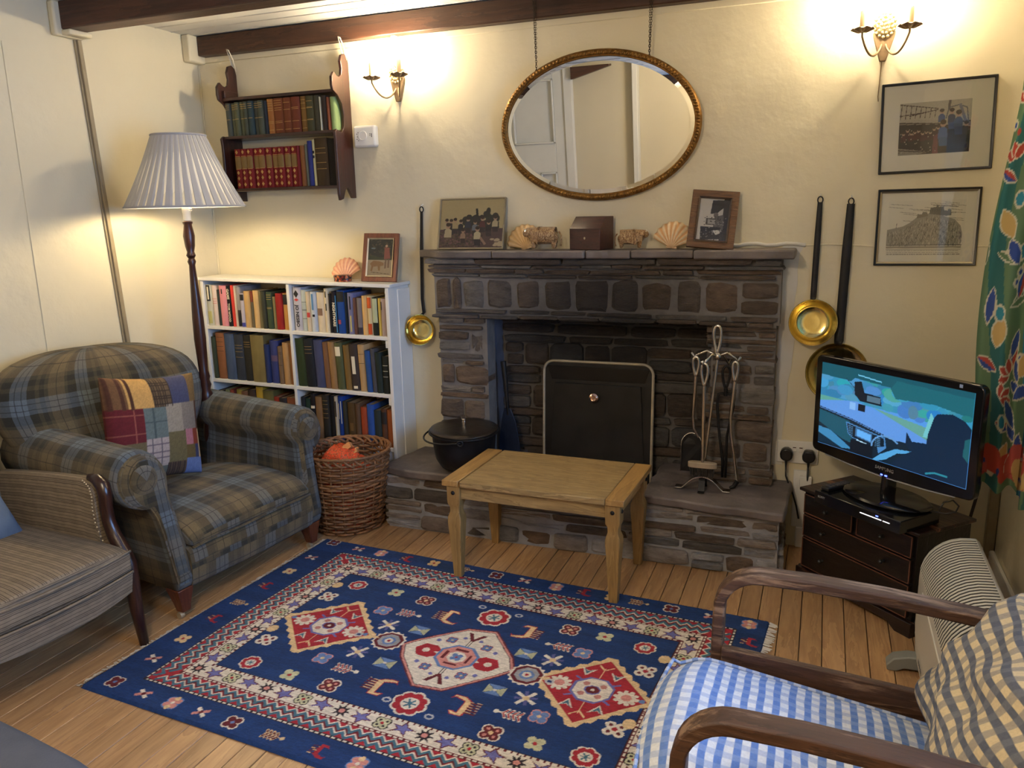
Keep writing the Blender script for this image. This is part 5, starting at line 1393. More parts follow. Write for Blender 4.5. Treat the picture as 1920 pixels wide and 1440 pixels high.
tpl = Bx('cable_clip', (-0.046, -0.026, 0.256), (0.000, -0.0, 0.300), M_white, None, 0.003); tag(tpl, 'small white cover plate fixed to the wall under the double socket', 'cover plate')
tk = thing('wall_trunking', 'white upright cable trunking below the double socket', 'trunking', (-0.028, 0.0, 0.085))
MB().box((-0.040, -0.010, 0.0), (0.018, 0.0, 0.235)).build('trunking_channel', M_white, tk, bevel=0.002)
MB().box((-0.034, -0.013, 0.0), (-0.024, -0.010, 0.20)).build('trunking_lid', M_white, tk, bevel=0.001)
cb3 = MB().tube([(0.575, -0.030, 0.72), (0.572, -0.035, 0.45), (0.566, -0.040, 0.32), (0.545, -0.050, 0.20), (0.50, -0.07, 0.10), (0.46, -0.085, 0.03)], 0.0055, 8).build('aerial_cable', mat('dark_brown_cable', C(44, 30, 26), 0.5), smooth=180)
tag(cb3, 'brown aerial cable hanging below the curtain hem', 'cable')
cb4 = MB().tube([(0.372, -0.560, 0.405), (0.385, -0.545, 0.43), (0.41, -0.545, 0.44), (0.425, -0.56, 0.428), (0.415, -0.575, 0.412), (0.39, -0.575, 0.405), (0.35, -0.55, 0.40)], 0.0028, 8).build('video_cable', M_dark, smooth=180)
tag(cb4, 'small black loop of cable behind the disc player', 'cable')

# ================================================================== CURTAIN
NXc, NYc = 260, 300
cv = Cv(1.0, 1.6, NXc, NYc, np.array(C(70, 104, 84)))
g = np.random.RandomState(12)
GREEN, TQ, WH, BLU, CRED, YEL = np.array(C(104, 132, 96)), np.array(C(60, 150, 176)), np.array(C(232, 226, 204)), np.array(C(66, 92, 170)), np.array(C(196, 84, 70)), np.array(C(224, 190, 124))
cv.a[:] = C(112, 142, 108)
for x, w_, c in ((0.07, .06, np.array(C(60, 118, 118))), (0.30, .12, TQ), (0.46, .05, np.array(C(72, 116, 108))), (0.62, .10, TQ), (0.86, .12, TQ)):
    wob = 0.03 * np.sin(cv.Y * 5 + x * 20); cv.a[np.abs(cv.X - x - wob) < w_ / 2] = c
def leafp(x, y, L, w, a, c, c2=None):
    P = []
    for k in range(17):
        t = k / 16; P.append((t, math.sin(PI * t) ** 0.8))
    def T(u, v): return (x + (u * math.cos(a) - v * math.sin(a)), y + (u * math.sin(a) + v * math.cos(a)))
    cv.poly([T(t * L * 1.12 - 0.06 * L, s * (w * 0.5 + 0.006)) for t, s in P] + [T(t * L * 1.12 - 0.06 * L, -s * (w * 0.5 + 0.006)) for t, s in P[::-1]], WH)
    cv.poly([T(t * L, s * w * 0.5) for t, s in P] + [T(t * L, -s * w * 0.5) for t, s in P[::-1]], c)
    if c2 is not None: cv.poly([T(t * L, s * w * 0.5) for t, s in P] + [T(L, 0)], c2)
for k in range(210):
    x, y = g.rand(), g.rand() * 1.6; a = -PI / 2 + g.randn() * 0.8; r_ = g.rand()
    if r_ < 0.34: leafp(x, y, 0.07 + g.rand() * .06, 0.030 + g.rand() * .012, a, BLU, CRED if g.rand() < .3 else None)
    elif r_ < 0.46:
        for q in range(3): leafp(x, y, 0.055, 0.028, a + (q - 1) * 0.9, CRED)
    elif r_ < 0.62: leafp(x, y, 0.10, 0.05, a, YEL)
    elif r_ < 0.78: cv.line([(x, y), (x + .04 * math.cos(a), y + .06 * math.sin(a)), (x + .06 * math.cos(a), y + .13 * math.sin(a))], .006, WH); leafp(x, y, 0.09, 0.020, a + .5, GREEN * 1.1)
    elif r_ < 0.88: cv.ell(x, y, .018, .018, WH); cv.ell(x, y, .009, .009, BLU); cv.ell(x + .03, y + .02, .010, .010, CRED)
    else: cv.ell(x, y, .022, .03, WH); cv.ell(x, y, .015, .022, TQ)
hemz = 1.42
for k in range(26):
    x = g.rand(); cv.ell(x, 1.44 + g.rand() * .1, .05, .05, [CRED * 1.1, np.array(C(200, 96, 88)), WH, YEL][k % 4]); cv.ell(x + .03, 1.46 + g.rand() * .1, .010, .012, BLU * .7)
M_curt = attr_mat('printed_cotton', 0.9, translucent=0.35)
cn = thing('floral_curtain', 'long green and blue floral printed curtain hanging at the right edge', 'curtain', (0.545, -0.485, 0.0))


def curtf(X, Y):
    t = X / 1.0; z = 1.90 - Y / 1.6 * 1.425
    s = (1.90 - z) / 1.425
    swing = -0.050 * np.sin(np.pi * np.clip((1.65 - z) / 1.25, 0, 1)) ** 1.3      # bellies out from the wall half way down
    amp = 0.026 + 0.014 * s
    ph = 2 * np.pi * 7.0 * t
    rip = amp * np.sin(ph + 0.6 * np.sin(3 * s)) + 0.008 * np.sin(ph * 0.5 + 2 * s)
    u1 = np.clip(t / 0.26, 0, 1)                       # first broad pleat turns towards the room
    x = -0.055 + 0.110 * u1 + np.where(t > 0.26, 1, u1 * 0.15) * rip * 0.8 + swing * (1 - 0.75 * u1)
    x = np.clip(x, -0.16, 0.082)
    y = -0.030 * u1 - np.clip(t - 0.26, 0, 1) * 0.95 + 0.030 * np.sin(u1 * np.pi * 3 + s) * (u1 < 1) + 0.010 * np.cos(ph * 2) * (u1 >= 1)
    zz = z + 0.008 * np.sin(ph) * (s > .97)
    return np.stack([x, y, zz], -1)


painted('curtain_cloth', cv, M_curt, cn, curtf)
MB().tube([(0.03, 0.20, 1.905), (0.03, -1.9, 1.905)], 0.011, 10).build('curtain_pole', M_white, cn, smooth=60)

# ================================================================== WHITE BOOKCASE
BX0, BX1, BXD = -2.762, -1.745, -1.752
def bz(x, z): return z - 0.022 * (x + 2.25)          # the shelves run slightly downhill to the right
bk = thing('white_bookcase', 'low white painted bookcase with three shelves of books against the back wall', 'bookcase', (0, 0, 0))
def shelf_board(x0, x1, z0, z1, y0=-0.182, y1=-0.004):
    return MB().hexa([(x0, y0, bz(x0, z0)), (x1, y0, bz(x1, z0)), (x1, y1, bz(x1, z0)), (x0, y1, bz(x0, z0)), (x0, y0, bz(x0, z1)), (x1, y0, bz(x1, z1)), (x1, y1, bz(x1, z1)), (x0, y1, bz(x0, z1))])
Z_T, Z1, Z2, Z3 = 1.056, 0.826, 0.567, 0.318
shelf_board(BX0 - 0.006, BX1 + 0.012, Z_T - 0.016, Z_T, -0.190).build('top', M_white, bk, bevel=0.003, seg=2)
for z in (Z1, Z2, Z3): shelf_board(BX0 + 0.016, BX1 - 0.016, z - 0.017, z).build('shelf', M_white, bk, bevel=0.002)
MB().box((BX0, -0.184, 0.0), (BX0 + 0.017, -0.002, bz(BX0, Z_T - 0.016))).build('side_panel', M_white, bk, bevel=0.002)
MB().box((BX1 - 0.017, -0.184, 0.0), (BX1, -0.002, bz(BX1, Z_T - 0.016))).build('side_panel', M_white, bk, bevel=0.002)
MB().box((BX1, -0.110, 0.0), (BX1 + 0.006, -0.002, 1.015)).build('side_batten', M_white, bk, bevel=0.002)
DX = -2.266
MB().box((DX - 0.008, -0.183, 0.05), (DX + 0.008, -0.004, bz(DX, Z_T - 0.016))).build('divider', M_white, bk, bevel=0.002)
MB().box((BX0 + 0.017, -0.172, 0.0), (BX1 - 0.017, -0.158, Z3 - 0.02)).build('plinth', M_white, bk, bevel=0.002)
for z in (Z1, Z2): Bx('shelf_bearer', (BX1 - 0.030, -0.180, bz(BX1, z - 0.050)), (BX1 - 0.016, -0.01, bz(BX1, z - 0.017)), M_white, bk, 0.001)

_cloth = {}
def cloth(col):
    k = tuple(col)
    if k not in _cloth:
        _cloth[k] = mat('book_cover_%d' % len(_cloth), C(*col), 0.7, var=0.22, vscale=35, bmp=0.0004, bscale=160, spec=0.3, stretch=(1, 1, 0.3))
    return _cloth[k]


M_gold = mat('worn_gold_tooling', C(196, 160, 96), 0.45, 0.4, var=0.3, vscale=50)
M_cream = mat('cream_print', C(228, 218, 190), 0.7)
M_black = mat('black_print', C(18, 17, 18), 0.7)
M_redp = mat('red_print', C(196, 60, 50), 0.6)
M_lbl = {'w': M_cream, 'k': M_black, 'g': M_gold, 'r': M_redp}


def book(name, label, x, y, z, w, h, d, col, lean=0.0, group=None, marks=(), flat=False):
    """spine faces -y; x is the left edge of the spine foot"""
    t = bpy.data.objects.new(name, None); link(t); t.empty_display_size = 0.03
    t.location = (x, y, z); t.rotation_euler = (0, lean, 0); tag(t, label, 'book', group)
    c = cloth(col); th = min(0.0022, w * 0.16)
    P = [(0, d), (0, 0.006), (w * 0.10, 0.0015), (w * 0.30, -0.001), (w * 0.5, -0.0018), (w * 0.7, -0.001), (w * 0.90, 0.0015), (w, 0.006), (w, d), (w - th, d), (w - th, 0.008), (w * 0.5, 0.004), (th, 0.008), (th, d)]
    m_ = MB(); n = len(P)
    v = [(a, b_, 0) for a, b_ in P] + [(a, b_, h) for a, b_ in P]
    fs = [(i, (i + 1) % n, n + (i + 1) % n, n + i) for i in range(n)]
    for zz in (0, n):
        q = [(0, 13, 12, 1), (1, 12, 11, 2), (2, 11, 3), (3, 11, 4), (4, 11, 5), (5, 11, 6), (6, 11, 10, 7), (7, 10, 9, 8)]
        fs += [tuple((zz + i) for i in (f if zz == 0 else f[::-1])) for f in q]
    m_.add(v, fs).build('cover', c, t, smooth=40)
    MB().box((th, 0.0055, h * 0.012 + 0.0012), (w - th, d - 0.003, h - 0.0035)).build('pages', M_ptop, t)
    for mk in marks:
        kd = mk[0]
        if kd == 'band':        # ('band', material key or colour, z0, z1, u0, u1)
            _, mc, z0, z1, u0, u1 = mk; mm = M_lbl[mc] if isinstance(mc, str) else cloth(mc)
            k_ = 6; rows = []
            for zz in (z0 * h, z1 * h):
                rows.append([(w * (u0 + (u1 - u0) * i / k_), -0.0024 + 0.0075 * abs((u0 + (u1 - u0) * i / k_) - 0.5) ** 3 * 8 * 0.85 - 0.0001, zz) for i in range(k_ + 1)])
            MB().grid(rows).build('spine_band' if mk[1] == 'g' else 'spine_label', mm, t)
        elif kd == 'lines':      # gold rules joined into one tooling mesh
            for zz in mk[2]:
                mm = MB()
                rows = [[(w * (0.1 + 0.8 * i / 4), -0.0025 + 0.006 * abs(0.1 + 0.8 * i / 4 - 0.5) ** 3 * 8, zz * h + q) for i in range(5)] for q in (0, 0.0016)]
                mm.grid(rows); mm.build('gilt_line', M_lbl[mk[1]], t)
        elif kd == 'dia':
            for zz in mk[1]:
                a = w * 0.22; MB().add([(w / 2, -0.0026, zz * h - a * 1.3), (w / 2 + a, -0.0026, zz * h), (w / 2, -0.0026, zz * h + a * 1.3), (w / 2 - a, -0.0026, zz * h)], [(0, 1, 2, 3)]).build('gilt_ornament', M_gold, t)
        elif kd == 'dk':
            _, mc, z0, z1 = mk; zc = (z0 + z1) / 2 * h; hh = (z1 - z0) / 2 * h
            MB().add([(w / 2, -0.0028, zc - hh), (w * 0.8, -0.0028, zc), (w / 2, -0.0028, zc + hh), (w * 0.2, -0.0028, zc)], [(0, 1, 2, 3)]).build('spine_ornament', M_lbl[mc], t)
        elif kd == 'txt':        # ('txt', text, material key, z centre, size)
            _, s_, mc, zc, sz = mk
            lettering('spine_title', s_, sz, M_lbl[mc], t, Matrix.Translation((w / 2, -0.0027, zc * h)) @ Euler((R(90), R(90), 0)).to_matrix().to_4x4(), 0.0001, True)
    return t


ORD = ['first', 'second', 'third', 'fourth', 'fifth', 'sixth', 'seventh', 'eighth', 'ninth', 'tenth', 'eleventh', 'twelfth', 'thirteenth', 'fourteenth', 'fifteenth', 'sixteenth', 'seventeenth', 'eighteenth', 'nineteenth', 'twentieth', 'twenty-first']


def fill(x0, x1, ztop, zshelf, items, where, name, group, seed, ybase=-0.176, lean0=0.0, zfun=bz, slack=0.004):
    g = random.Random(seed); tot = sum(i[0] for i in items); avail = (x1 - x0) - slack; k = avail / tot; x = x0 + slack / 2
    for n, it in enumerate(items):
        wpx, hr, col, desc = it[:4]; marks = it[4] if len(it) > 4 else (); w = wpx * k - 0.0007
        h = hr * (ztop - zshelf); lean = it[5] if len(it) > 5 else lean0
        yb = ybase + g.uniform(0.0, 0.010); d = min(-0.012 - yb, 0.155) if w > 0.02 else min(0.125, -0.012 - yb)
        z = zfun(x + w / 2, zshelf) + 0.0006 + (abs(math.sin(lean)) * w if lean > 0 else 0)
        book(name, '%s, %s from left %s' % (desc, ORD[n], where), x, yb, z, w, h, d, col, lean, group, marks)
        x += wpx * k


L_, R_ = BX0 + 0.019, DX - 0.010
L2, R2 = DX + 0.010, BX1 - 0.034
fill(L_, R_, 1.034, Z1, [
    (90, .93, (206, 204, 180), 'pale yellow paperback', (('band', 'k', .60, .99, .1, .9), ('band', 'w', .64, .95, .35, .7), ('band', (196, 190, 120), .05, .35, .1, .9))),
    (95, .92, (224, 206, 196), 'pinkish white paperback', (('lines', 'r', (.55, .6, .66)),)),
    (60, .82, (48, 58, 56), 'thin dark green book'), (130, .92, (226, 146, 152), 'pink hardback', (('band', 'k', .80, .92, .42, .58),)),
    (85, .92, (24, 22, 24), 'black paperback with white lettering', (('txt', 'GAME', 'w', .80, .0185), ('txt', 'TOM WOOD', 'w', .34, .0150))),
    (55, .94, (216, 66, 52), 'thin red paperback'), (40, .93, (218, 198, 170), 'thin cream paperback'), (80, .91, (150, 146, 148), 'grey and black paperback', (('band', 'k', .02, .36, .05, .95), ('band', (60, 50, 54), .36, .42, .05, .95))),
    (75, .76, (190, 184, 194), 'white and blue paperback', (('band', 'k', .80, .98, .05, .95), ('band', (66, 70, 150), .02, .14, .05, .95))), (100, .82, (200, 164, 106), 'tan cloth book'), (60, .83, (98, 92, 74), 'thin grey book with red brown top', (('band', (120, 58, 38), .70, .99, .05, .95),)),
    (100, .84, (206, 172, 116), 'pale tan book'), (60, .83, (104, 98, 72), 'thin olive book'), (80, .83, (52, 54, 42), 'dark olive book'), (110, .82, (52, 68, 50), 'dark green book with gilt rules', (('lines', 'g', (.55, .58, .80, .86, .92)),)),
    (60, .72, (126, 116, 76), 'thin olive beige book'), (120, .80, (146, 30, 26), 'glossy red book'), (110, .80, (192, 146, 80), 'tan book with black label', (('band', 'k', .70, .98, .1, .9),))],
    'in top left bookcase section', 'shelved_book', 'books in the white bookcase, top left section', 1)
fill(L2, R2 + 0.014, 1.034, Z1, [
    (150, .95, (200, 196, 202), 'thick pale grey paperback with black lettering', (('dk', 'k', .76, .94), ('dk', 'r', .68, .75), ('txt', 'JO NESBO', 'k', .34, .0225))),
    (105, .90, (186, 198, 198), 'pale blue white paperback', (('lines', 'k', (.3, .5, .52, .7)),)), (75, .87, (214, 196, 164), 'cream paperback with red spot', (('band', 'r', .36, .48, .1, .9),)),
    (100, .87, (204, 210, 214), 'white paperback with blue title', (('band', (96, 140, 180), .55, .95, .35, .7), ('band', 'k', .38, .44, .4, .8))), (140, .86, (222, 206, 176), 'thick cream paperback', (('band', (140, 110, 90), .42, .60, .1, .75),)),
    (80, .95, (228, 212, 178), 'tall cream paperback', (('band', 'k', .80, .94, .35, .6), ('band', 'k', .5, .66, .35, .6))), (60, .84, (26, 24, 28), 'thin black paperback'),
    (80, .90, (30, 24, 32), 'black paperback with red and white title', (('txt', 'NIGHTMARE', 'w', .45, .019), ('band', (90, 150, 180), .02, .9, .86, .98))), (140, .92, (22, 70, 146), 'thick bright blue paperback', (('band', 'k', .74, .98, .05, .95), ('band', (180, 80, 96), .22, .32, .1, .5))),
    (50, .88, (22, 28, 30), 'thin near black book'), (110, .88, (118, 120, 158), 'grey violet paperback', (('band', 'k', .6, .92, .4, .6), ('band', (200, 190, 110), .06, .45, .4, .6))), (50, .78, (110, 72, 54), 'thin brown book'),
    (90, .78, (128, 120, 120), 'grey mottled paperback', (('band', (60, 54, 62), .02, .2, .05, .95),)), (85, .83, (230, 186, 118), 'warm yellow paperback'), (75, .82, (222, 200, 150), 'orange and cream paperback', (('band', (214, 96, 40), .7, .98, .05, .95), ('band', (206, 84, 34), .02, .3, .05, .95))),
    (105, .80, (26, 30, 24), 'green and black paperback with pale title', (('band', (188, 196, 160), .34, .98, .1, .9),)), (50, .79, (214, 184, 84), 'thin yellow book'), (100, .79, (170, 150, 144), 'mauve beige paperback', (('band', 'k', .7, .92, .1, .3),))],
    'in top right bookcase section', 'shelved_book', 'books in the white bookcase, top right section', 2)
fill(L_, R_, 0.808, Z2, [
    (75, .84, (58, 68, 50), 'thin dark green book'), (170, .93, (142, 92, 58), 'thick orange brown book with dark titling', (('lines', 'k', (.6, .7, .8, .9)),)), (190, .92, (68, 84, 110), 'thick slate blue cloth book'), (175, .92, (50, 56, 66), 'thick blue black book with gilt titling', (('lines', 'g', (.5, .62, .7, .76)),)),
    (150, .91, (40, 38, 32), 'near black cloth book', (('lines', 'g', (.75, .8, .85)),)), (250, .93, (126, 112, 68), 'very thick olive tan book'), (90, .76, (34, 48, 92), 'narrow navy book'), (160, .84, (50, 60, 116), 'royal blue book with red panel', (('band', (96, 80, 110), .52, .66, .2, .9),)),
    (90, .74, (122, 98, 72), 'brown beige book', (('lines', 'k', (.5, .8, .84)),)), (110, .82, (182, 142, 92), 'tan cloth book'), (70, .78, (146, 100, 62), 'narrow brown book')],
    'in middle left bookcase section', 'shelved_book', 'books in the white bookcase, middle left section', 3)
fill(L2, R2 + 0.010, 0.802, Z2, [
    (160, .95, (46, 60, 32), 'thick dark green book'), (165, .95, (28, 32, 38), 'thick blue black book', (('lines', 'g', (.7, .78, .84)),)), (170, .94, (68, 74, 108), 'thick grey blue book'), (95, .91, (128, 92, 62), 'brown cloth book'), (110, .92, (160, 122, 76), 'tan cloth book'),
    (130, .91, (84, 88, 56), 'olive green book with pale paper label', (('band', 'w', .72, .92, .05, .8),)), (110, .87, (128, 100, 52), 'mustard brown book'), (150, .90, (64, 54, 50), 'dark brown book with long white oval label', (('band', 'w', .36, .74, .28, .68), ('band', 'w', .04, .10, .3, .75))), (120, .90, (190, 156, 108), 'cream tan book', (('lines', 'k', (.6, .8)),)),
    (95, .80, (42, 80, 138), 'bright blue book'), (80, .84, (80, 78, 82), 'grey cloth book'), (105, .78, (36, 48, 44), 'dark green black book'), (105, .72, (30, 33, 28), 'black patterned book leaning at the end', (('lines', 'w', (.45, .6, .75)),), 0.0)],
    'in middle right bookcase section', 'shelved_book', 'books in the white bookcase, middle right section', 4, lean0=-0.030)
fill(L_, R_, 0.549, Z3, [
    (110, .80, (34, 36, 50), 'navy black book'), (45, .72, (190, 176, 150), 'thin cream book'), (80, .84, (120, 124, 86), 'green and pink book'), (80, .84, (150, 72, 54), 'faded red book'), (40, .86, (84, 28, 28), 'thin maroon book'), (110, .86, (138, 124, 52), 'olive yellow book'), (110, .84, (110, 76, 54), 'brown cloth book'),
    (140, .88, (60, 44, 36), 'dark brown book'), (130, .96, (184, 150, 48), 'tall yellow book', (('band', (110, 130, 150), .3, .5, .02, .98),)), (190, .90, (104, 96, 52), 'thick olive book'), (110, .78, (158, 58, 38), 'red cloth book'), (130, .78, (52, 46, 46), 'dark grey book'), (170, .80, (128, 76, 48), 'thick reddish brown book')],
    'in bottom left bookcase section', 'shelved_book', 'books in the white bookcase, bottom left section', 5)
fill(L2, R2 + 0.014, 0.543, Z3, [
    (80, .86, (30, 34, 42), 'narrow navy book'), (100, .84, (34, 56, 44), 'dark green book'), (90, .95, (26, 20, 22), 'black paperback with red patch', (('band', (140, 46, 50), .2, .42, .1, .9), ('band', 'w', .68, .74, .1, .9))), (130, .90, (136, 104, 70), 'tan cloth book'),
    (120, .95, (46, 42, 34), 'black mottled book', (('lines', 'g', (.5, .6, .7, .8, .88)),)), (90, .95, (22, 22, 24), 'black paperback'), (60, .94, (198, 184, 156), 'thin pale book with black title', (('band', 'k', .55, .9, .3, .7),)), (90, .95, (24, 62, 144), 'blue paperback with white line', (('band', 'w', .4, .9, .62, .74), ('band', 'w', .5, .85, .1, .3))),
    (70, .86, (56, 52, 38), 'narrow olive black book'), (150, .84, (84, 64, 36), 'thick brown book with gilt figure', (('band', (120, 90, 50), .3, .5, .3, .7),)), (80, .84, (98, 74, 52), 'brown cloth book'), (110, .77, (168, 74, 40), 'orange cloth book'), (130, .84, (44, 84, 162), 'bright blue cloth book'), (120, .74, (44, 54, 52), 'dark grey green book'),
    (95, .78, (92, 58, 38), 'brown book with black label', (('band', 'k', .6, .92, .05, .95),)), (100, .77, (152, 84, 42), 'orange brown book beside the end panel')],
    'in bottom right bookcase section', 'shelved_book', 'books in the white bookcase, bottom right section', 6)

# ================================================================== HANGING WALL SHELF
hs_ = thing('hanging_wall_shelf', 'dark mahogany hanging shelf with scalloped sides holding old books', 'wall shelf', (0, 0, 0))
SX0, SX1, SD = -2.600, -1.985, 0.135
prof = [(0.0, 1.412), (0.030, 1.412), (0.055, 1.445), (0.068, 1.458), (0.085, 1.445), (0.104, 1.408), (0.128, 1.402), (0.134, 1.43), (0.134, 1.655), (0.138, 1.690), (0.122, 1.702), (0.106, 1.688), (0.080, 1.692), (0.064, 1.718), (0.060, 1.765), (0.072, 1.810), (0.100, 1.842), (0.132, 1.858), (0.138, 1.880), (0.136, 1.915),
        (0.118, 1.935), (0.100, 1.922), (0.080, 1.918), (0.062, 1.930), (0.056, 1.955), (0.062, 1.985), (0.050, 2.012), (0.028, 2.020), (0.008, 2.008), (0.0, 1.98)]
for x in (SX0, SX1 - 0.013):
    MB().prism([(-d, z) for d, z in prof], x, x + 0.013, lambda a, b_, q: (q, a - 0.001, b_)).build('side_panel', M_mahog, hs_, bevel=0.0018)
for z, d in ((1.868, 0.112), (1.700, 0.122), (1.468, 0.125)):
    MB().box((SX0 + 0.012, -d, z - 0.013), (SX1 - 0.012, -0.003, z)).build('shelf', M_mahogx, hs_, bevel=0.0015)
MB().box((SX0 + 0.012, -0.112, 1.868), (SX0 + 0.028, -0.020, 1.90)).build('corner_rail', M_mahogx, hs_, bevel=0.002)
M_cord = mat('white_cord', C(214, 206, 186), 0.8)
for x in (SX0 + 0.02, SX1 - 0.004):
    MB().tube([(x - 0.010, -0.012, 2.00), (x - 0.012, -0.030, 2.045), (x - 0.004, -0.056, 2.085), (x + 0.004, -0.054, 2.08), (x + 0.004, -0.030, 2.045), (x + 0.002, -0.012, 1.995)], 0.0026, 6).build('hanging_cord', M_cord, hs_, smooth=180)
GR = (88, 92, 78)
gl_ = (('lines', 'g', (.80, .86, .92, .50)),)
fl0 = lambda x, z: z
fill(SX0 + 0.016, SX1 - 0.016, 1.855, 1.700, [
    (62, .93, (78, 82, 74), 'grey green cloth book', gl_), (52, .93, (84, 90, 72), 'slim grey green book', gl_), (60, .94, (86, 90, 68), 'grey olive book', gl_), (55, .94, (80, 86, 66), 'dull olive green book', gl_), (50, .94, (72, 78, 64), 'slim dark olive book', gl_), (72, .95, (48, 66, 70), 'teal cloth book', gl_), (58, .94, (60, 66, 62), 'dark grey book', gl_), (72, .94, (76, 82, 70), 'grey green book after the dark grey one', gl_), (45, .92, (36, 44, 56), 'slim dark blue book'),
    (80, .96, (152, 100, 52), 'orange brown leather book with gilt', (('lines', 'g', (.1, .3, .34, .66, .72, .8, .86, .93)),)), (115, .96, (112, 60, 32), 'thick red brown leather book with gilt', (('lines', 'g', (.1, .3, .34, .66, .72, .8, .86, .93)),)), (100, .96, (106, 56, 32), 'red brown leather book, its gilt rubbed', (('lines', 'g', (.1, .32, .66, .86)),)), (110, .96, (104, 50, 32), 'dark red brown leather book', (('lines', 'g', (.1, .32, .66, .70)),)),
    (75, .96, (116, 86, 42), 'olive gold leather book', (('lines', 'g', (.1, .32, .66, .8, .9)),)), (92, .95, (68, 66, 42), 'dark olive book with gilt bands', (('lines', 'g', (.32, .34, .66, .68, .85)),)), (75, .95, (62, 60, 46), 'dark olive grey book'), (16, .90, (196, 190, 166), 'thin white pamphlet'), (60, .93, (48, 38, 32), 'dark brown book'), (34, .88, (112, 60, 36), 'thin red brown book'), (60, .88, (136, 158, 104), 'light green book lit by the wall lamp')],
    'upper row of hanging shelf', 'antique_book', 'old books on the upper row of the hanging shelf', 8, ybase=-0.108, zfun=fl0, lean0=-0.012)
vol = [(84, .80, (118, 24, 24), 'red bound volume with gilt diamonds', (('dia', (.10, .26, .40, .92)), ('band', (132, 106, 62), .50, .80, .02, .98), ('lines', 'g', (.49, .81)))) for _ in range(10)]
fill(SX0 + 0.045, SX1 - 0.016, 1.687, 1.468, vol + [
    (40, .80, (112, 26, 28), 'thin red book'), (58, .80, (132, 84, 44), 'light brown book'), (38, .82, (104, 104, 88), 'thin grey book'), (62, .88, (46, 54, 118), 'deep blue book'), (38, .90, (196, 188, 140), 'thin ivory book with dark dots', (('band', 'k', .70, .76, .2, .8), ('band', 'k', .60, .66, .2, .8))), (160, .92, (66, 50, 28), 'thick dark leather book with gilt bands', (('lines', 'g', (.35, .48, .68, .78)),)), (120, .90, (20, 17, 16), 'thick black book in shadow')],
    'lower row of hanging shelf', 'antique_book', 'old books on the lower row of the hanging shelf', 9, ybase=-0.112, zfun=fl0, lean0=-0.008)

# ================================================================== FLOOR LAMP
lm = thing('floor_lamp', 'dark turned wood floor lamp with pale grey pleated shade, lit', 'lamp', (-2.462, -0.545, 0.0))
pf = [(0.125, 0.0), (0.130, 0.012), (0.110, 0.030), (0.050, 0.045), (0.024, 0.06), (0.020, 0.10), (0.030, 0.14), (0.018, 0.18), (0.022, 0.30), (0.028, 0.42), (0.021, 0.48), (0.028, 0.51), (0.020, 0.535), (0.028, 0.56), (0.029, 0.60), (0.021, 0.62), (0.027, 0.64), (0.020, 0.66), (0.025, 0.675), (0.0185, 0.70), (0.022, 0.78), (0.0245, 0.84), (0.023, 0.93), (0.0165, 1.06), (0.0125, 1.15),
      (0.0175, 1.165), (0.0125, 1.178), (0.019, 1.19), (0.0145, 1.205), (0.020, 1.23), (0.0235, 1.27), (0.0165, 1.315), (0.020, 1.322), (0.0205, 1.328), (0.012, 1.332)]
MB().lathe(pf, 24).build('column', M_mahog, lm, smooth=40)
MB().lathe([(0.012, 1.330), (0.0155, 1.334), (0.0155, 1.362), (0.017, 1.366), (0.017, 1.395), (0.013, 1.40)], 18).build('bulb_holder', M_white, lm, smooth=40)
MB().tube([(0.017, 0, 1.372), (0.030, 0, 1.372), (0.030, 0, 1.380), (0.017, 0, 1.380)], 0.0014, 5).build('switch', M_white, lm)
m, nt, b = new_mat('lit_lamp_bulb'); b.inputs['Base Color'].default_value = (0.9, 0.8, 0.6, 1); b.inputs['Emission Color'].default_value = (1.0, 0.78, 0.46, 1); b.inputs['Emission Strength'].default_value = LAMP; M_lbulb = m
MB().lathe([(0.010, 1.40), (0.014, 1.415), (0.028, 1.445), (0.030, 1.465), (0.022, 1.485), (0.004, 1.495)], 16).build('bulb', M_lbulb, lm, smooth=180)
m, nt, b = new_mat('pleated_grey_silk'); b.inputs['Roughness'].default_value = 0.8; b.inputs['Base Color'].default_value = (*C(168, 168, 172), 1)
tr = nt.nodes.new('ShaderNodeBsdfTranslucent'); tr.inputs[0].default_value = (*C(176, 180, 192), 1); mx = nt.nodes.new('ShaderNodeMixShader'); mx.inputs[0].default_value = 0.10
nt.links.new(b.outputs[0], mx.inputs[1]); nt.links.new(tr.outputs[0], mx.inputs[2]); nt.links.new(mx.outputs[0], nt.nodes['Material Output'].inputs[0]); M_shade = m
R0, R1, ZB_, ZT_ = 0.230, 0.102, 1.388, 1.668
rows = []; NP = 38
for i in range(9):
    t = i / 8; row = []
    for k in range(NP * 4):
        a = 2 * PI * k / (NP * 4); ph = k % 4
        r = R0 + (R1 - R0) * t - 0.006 * math.sin(PI * t)
        dr = (0.0, 0.0045, 0.0050, -0.0006)[ph] * (1.0 - 0.35 * t); da = (0, -0.036, 0.012, 0.0 + 0.026 * t)[ph]
        row.append(((r + dr) * math.cos(a + da), (r + dr) * math.sin(a + da), ZB_ + (ZT_ - ZB_) * t))
    rows.append(row)
m, nt, b = new_mat('single_layer_silk'); b.inputs['Roughness'].default_value = 0.8; b.inputs['Base Color'].default_value = (*C(206, 206, 206), 1)
tr = nt.nodes.new('ShaderNodeBsdfTranslucent'); tr.inputs[0].default_value = (*C(226, 224, 214), 1); mx = nt.nodes.new('ShaderNodeMixShader'); mx.inputs[0].default_value = 0.6
nt.links.new(b.outputs[0], mx.inputs[1]); nt.links.new(tr.outputs[0], mx.inputs[2]); nt.links.new(mx.outputs[0], nt.nodes['Material Output'].inputs[0])
shade = MB().grid(rows, cv=True).build('lamp_shade', [M_shade, m], lm, smooth=30)
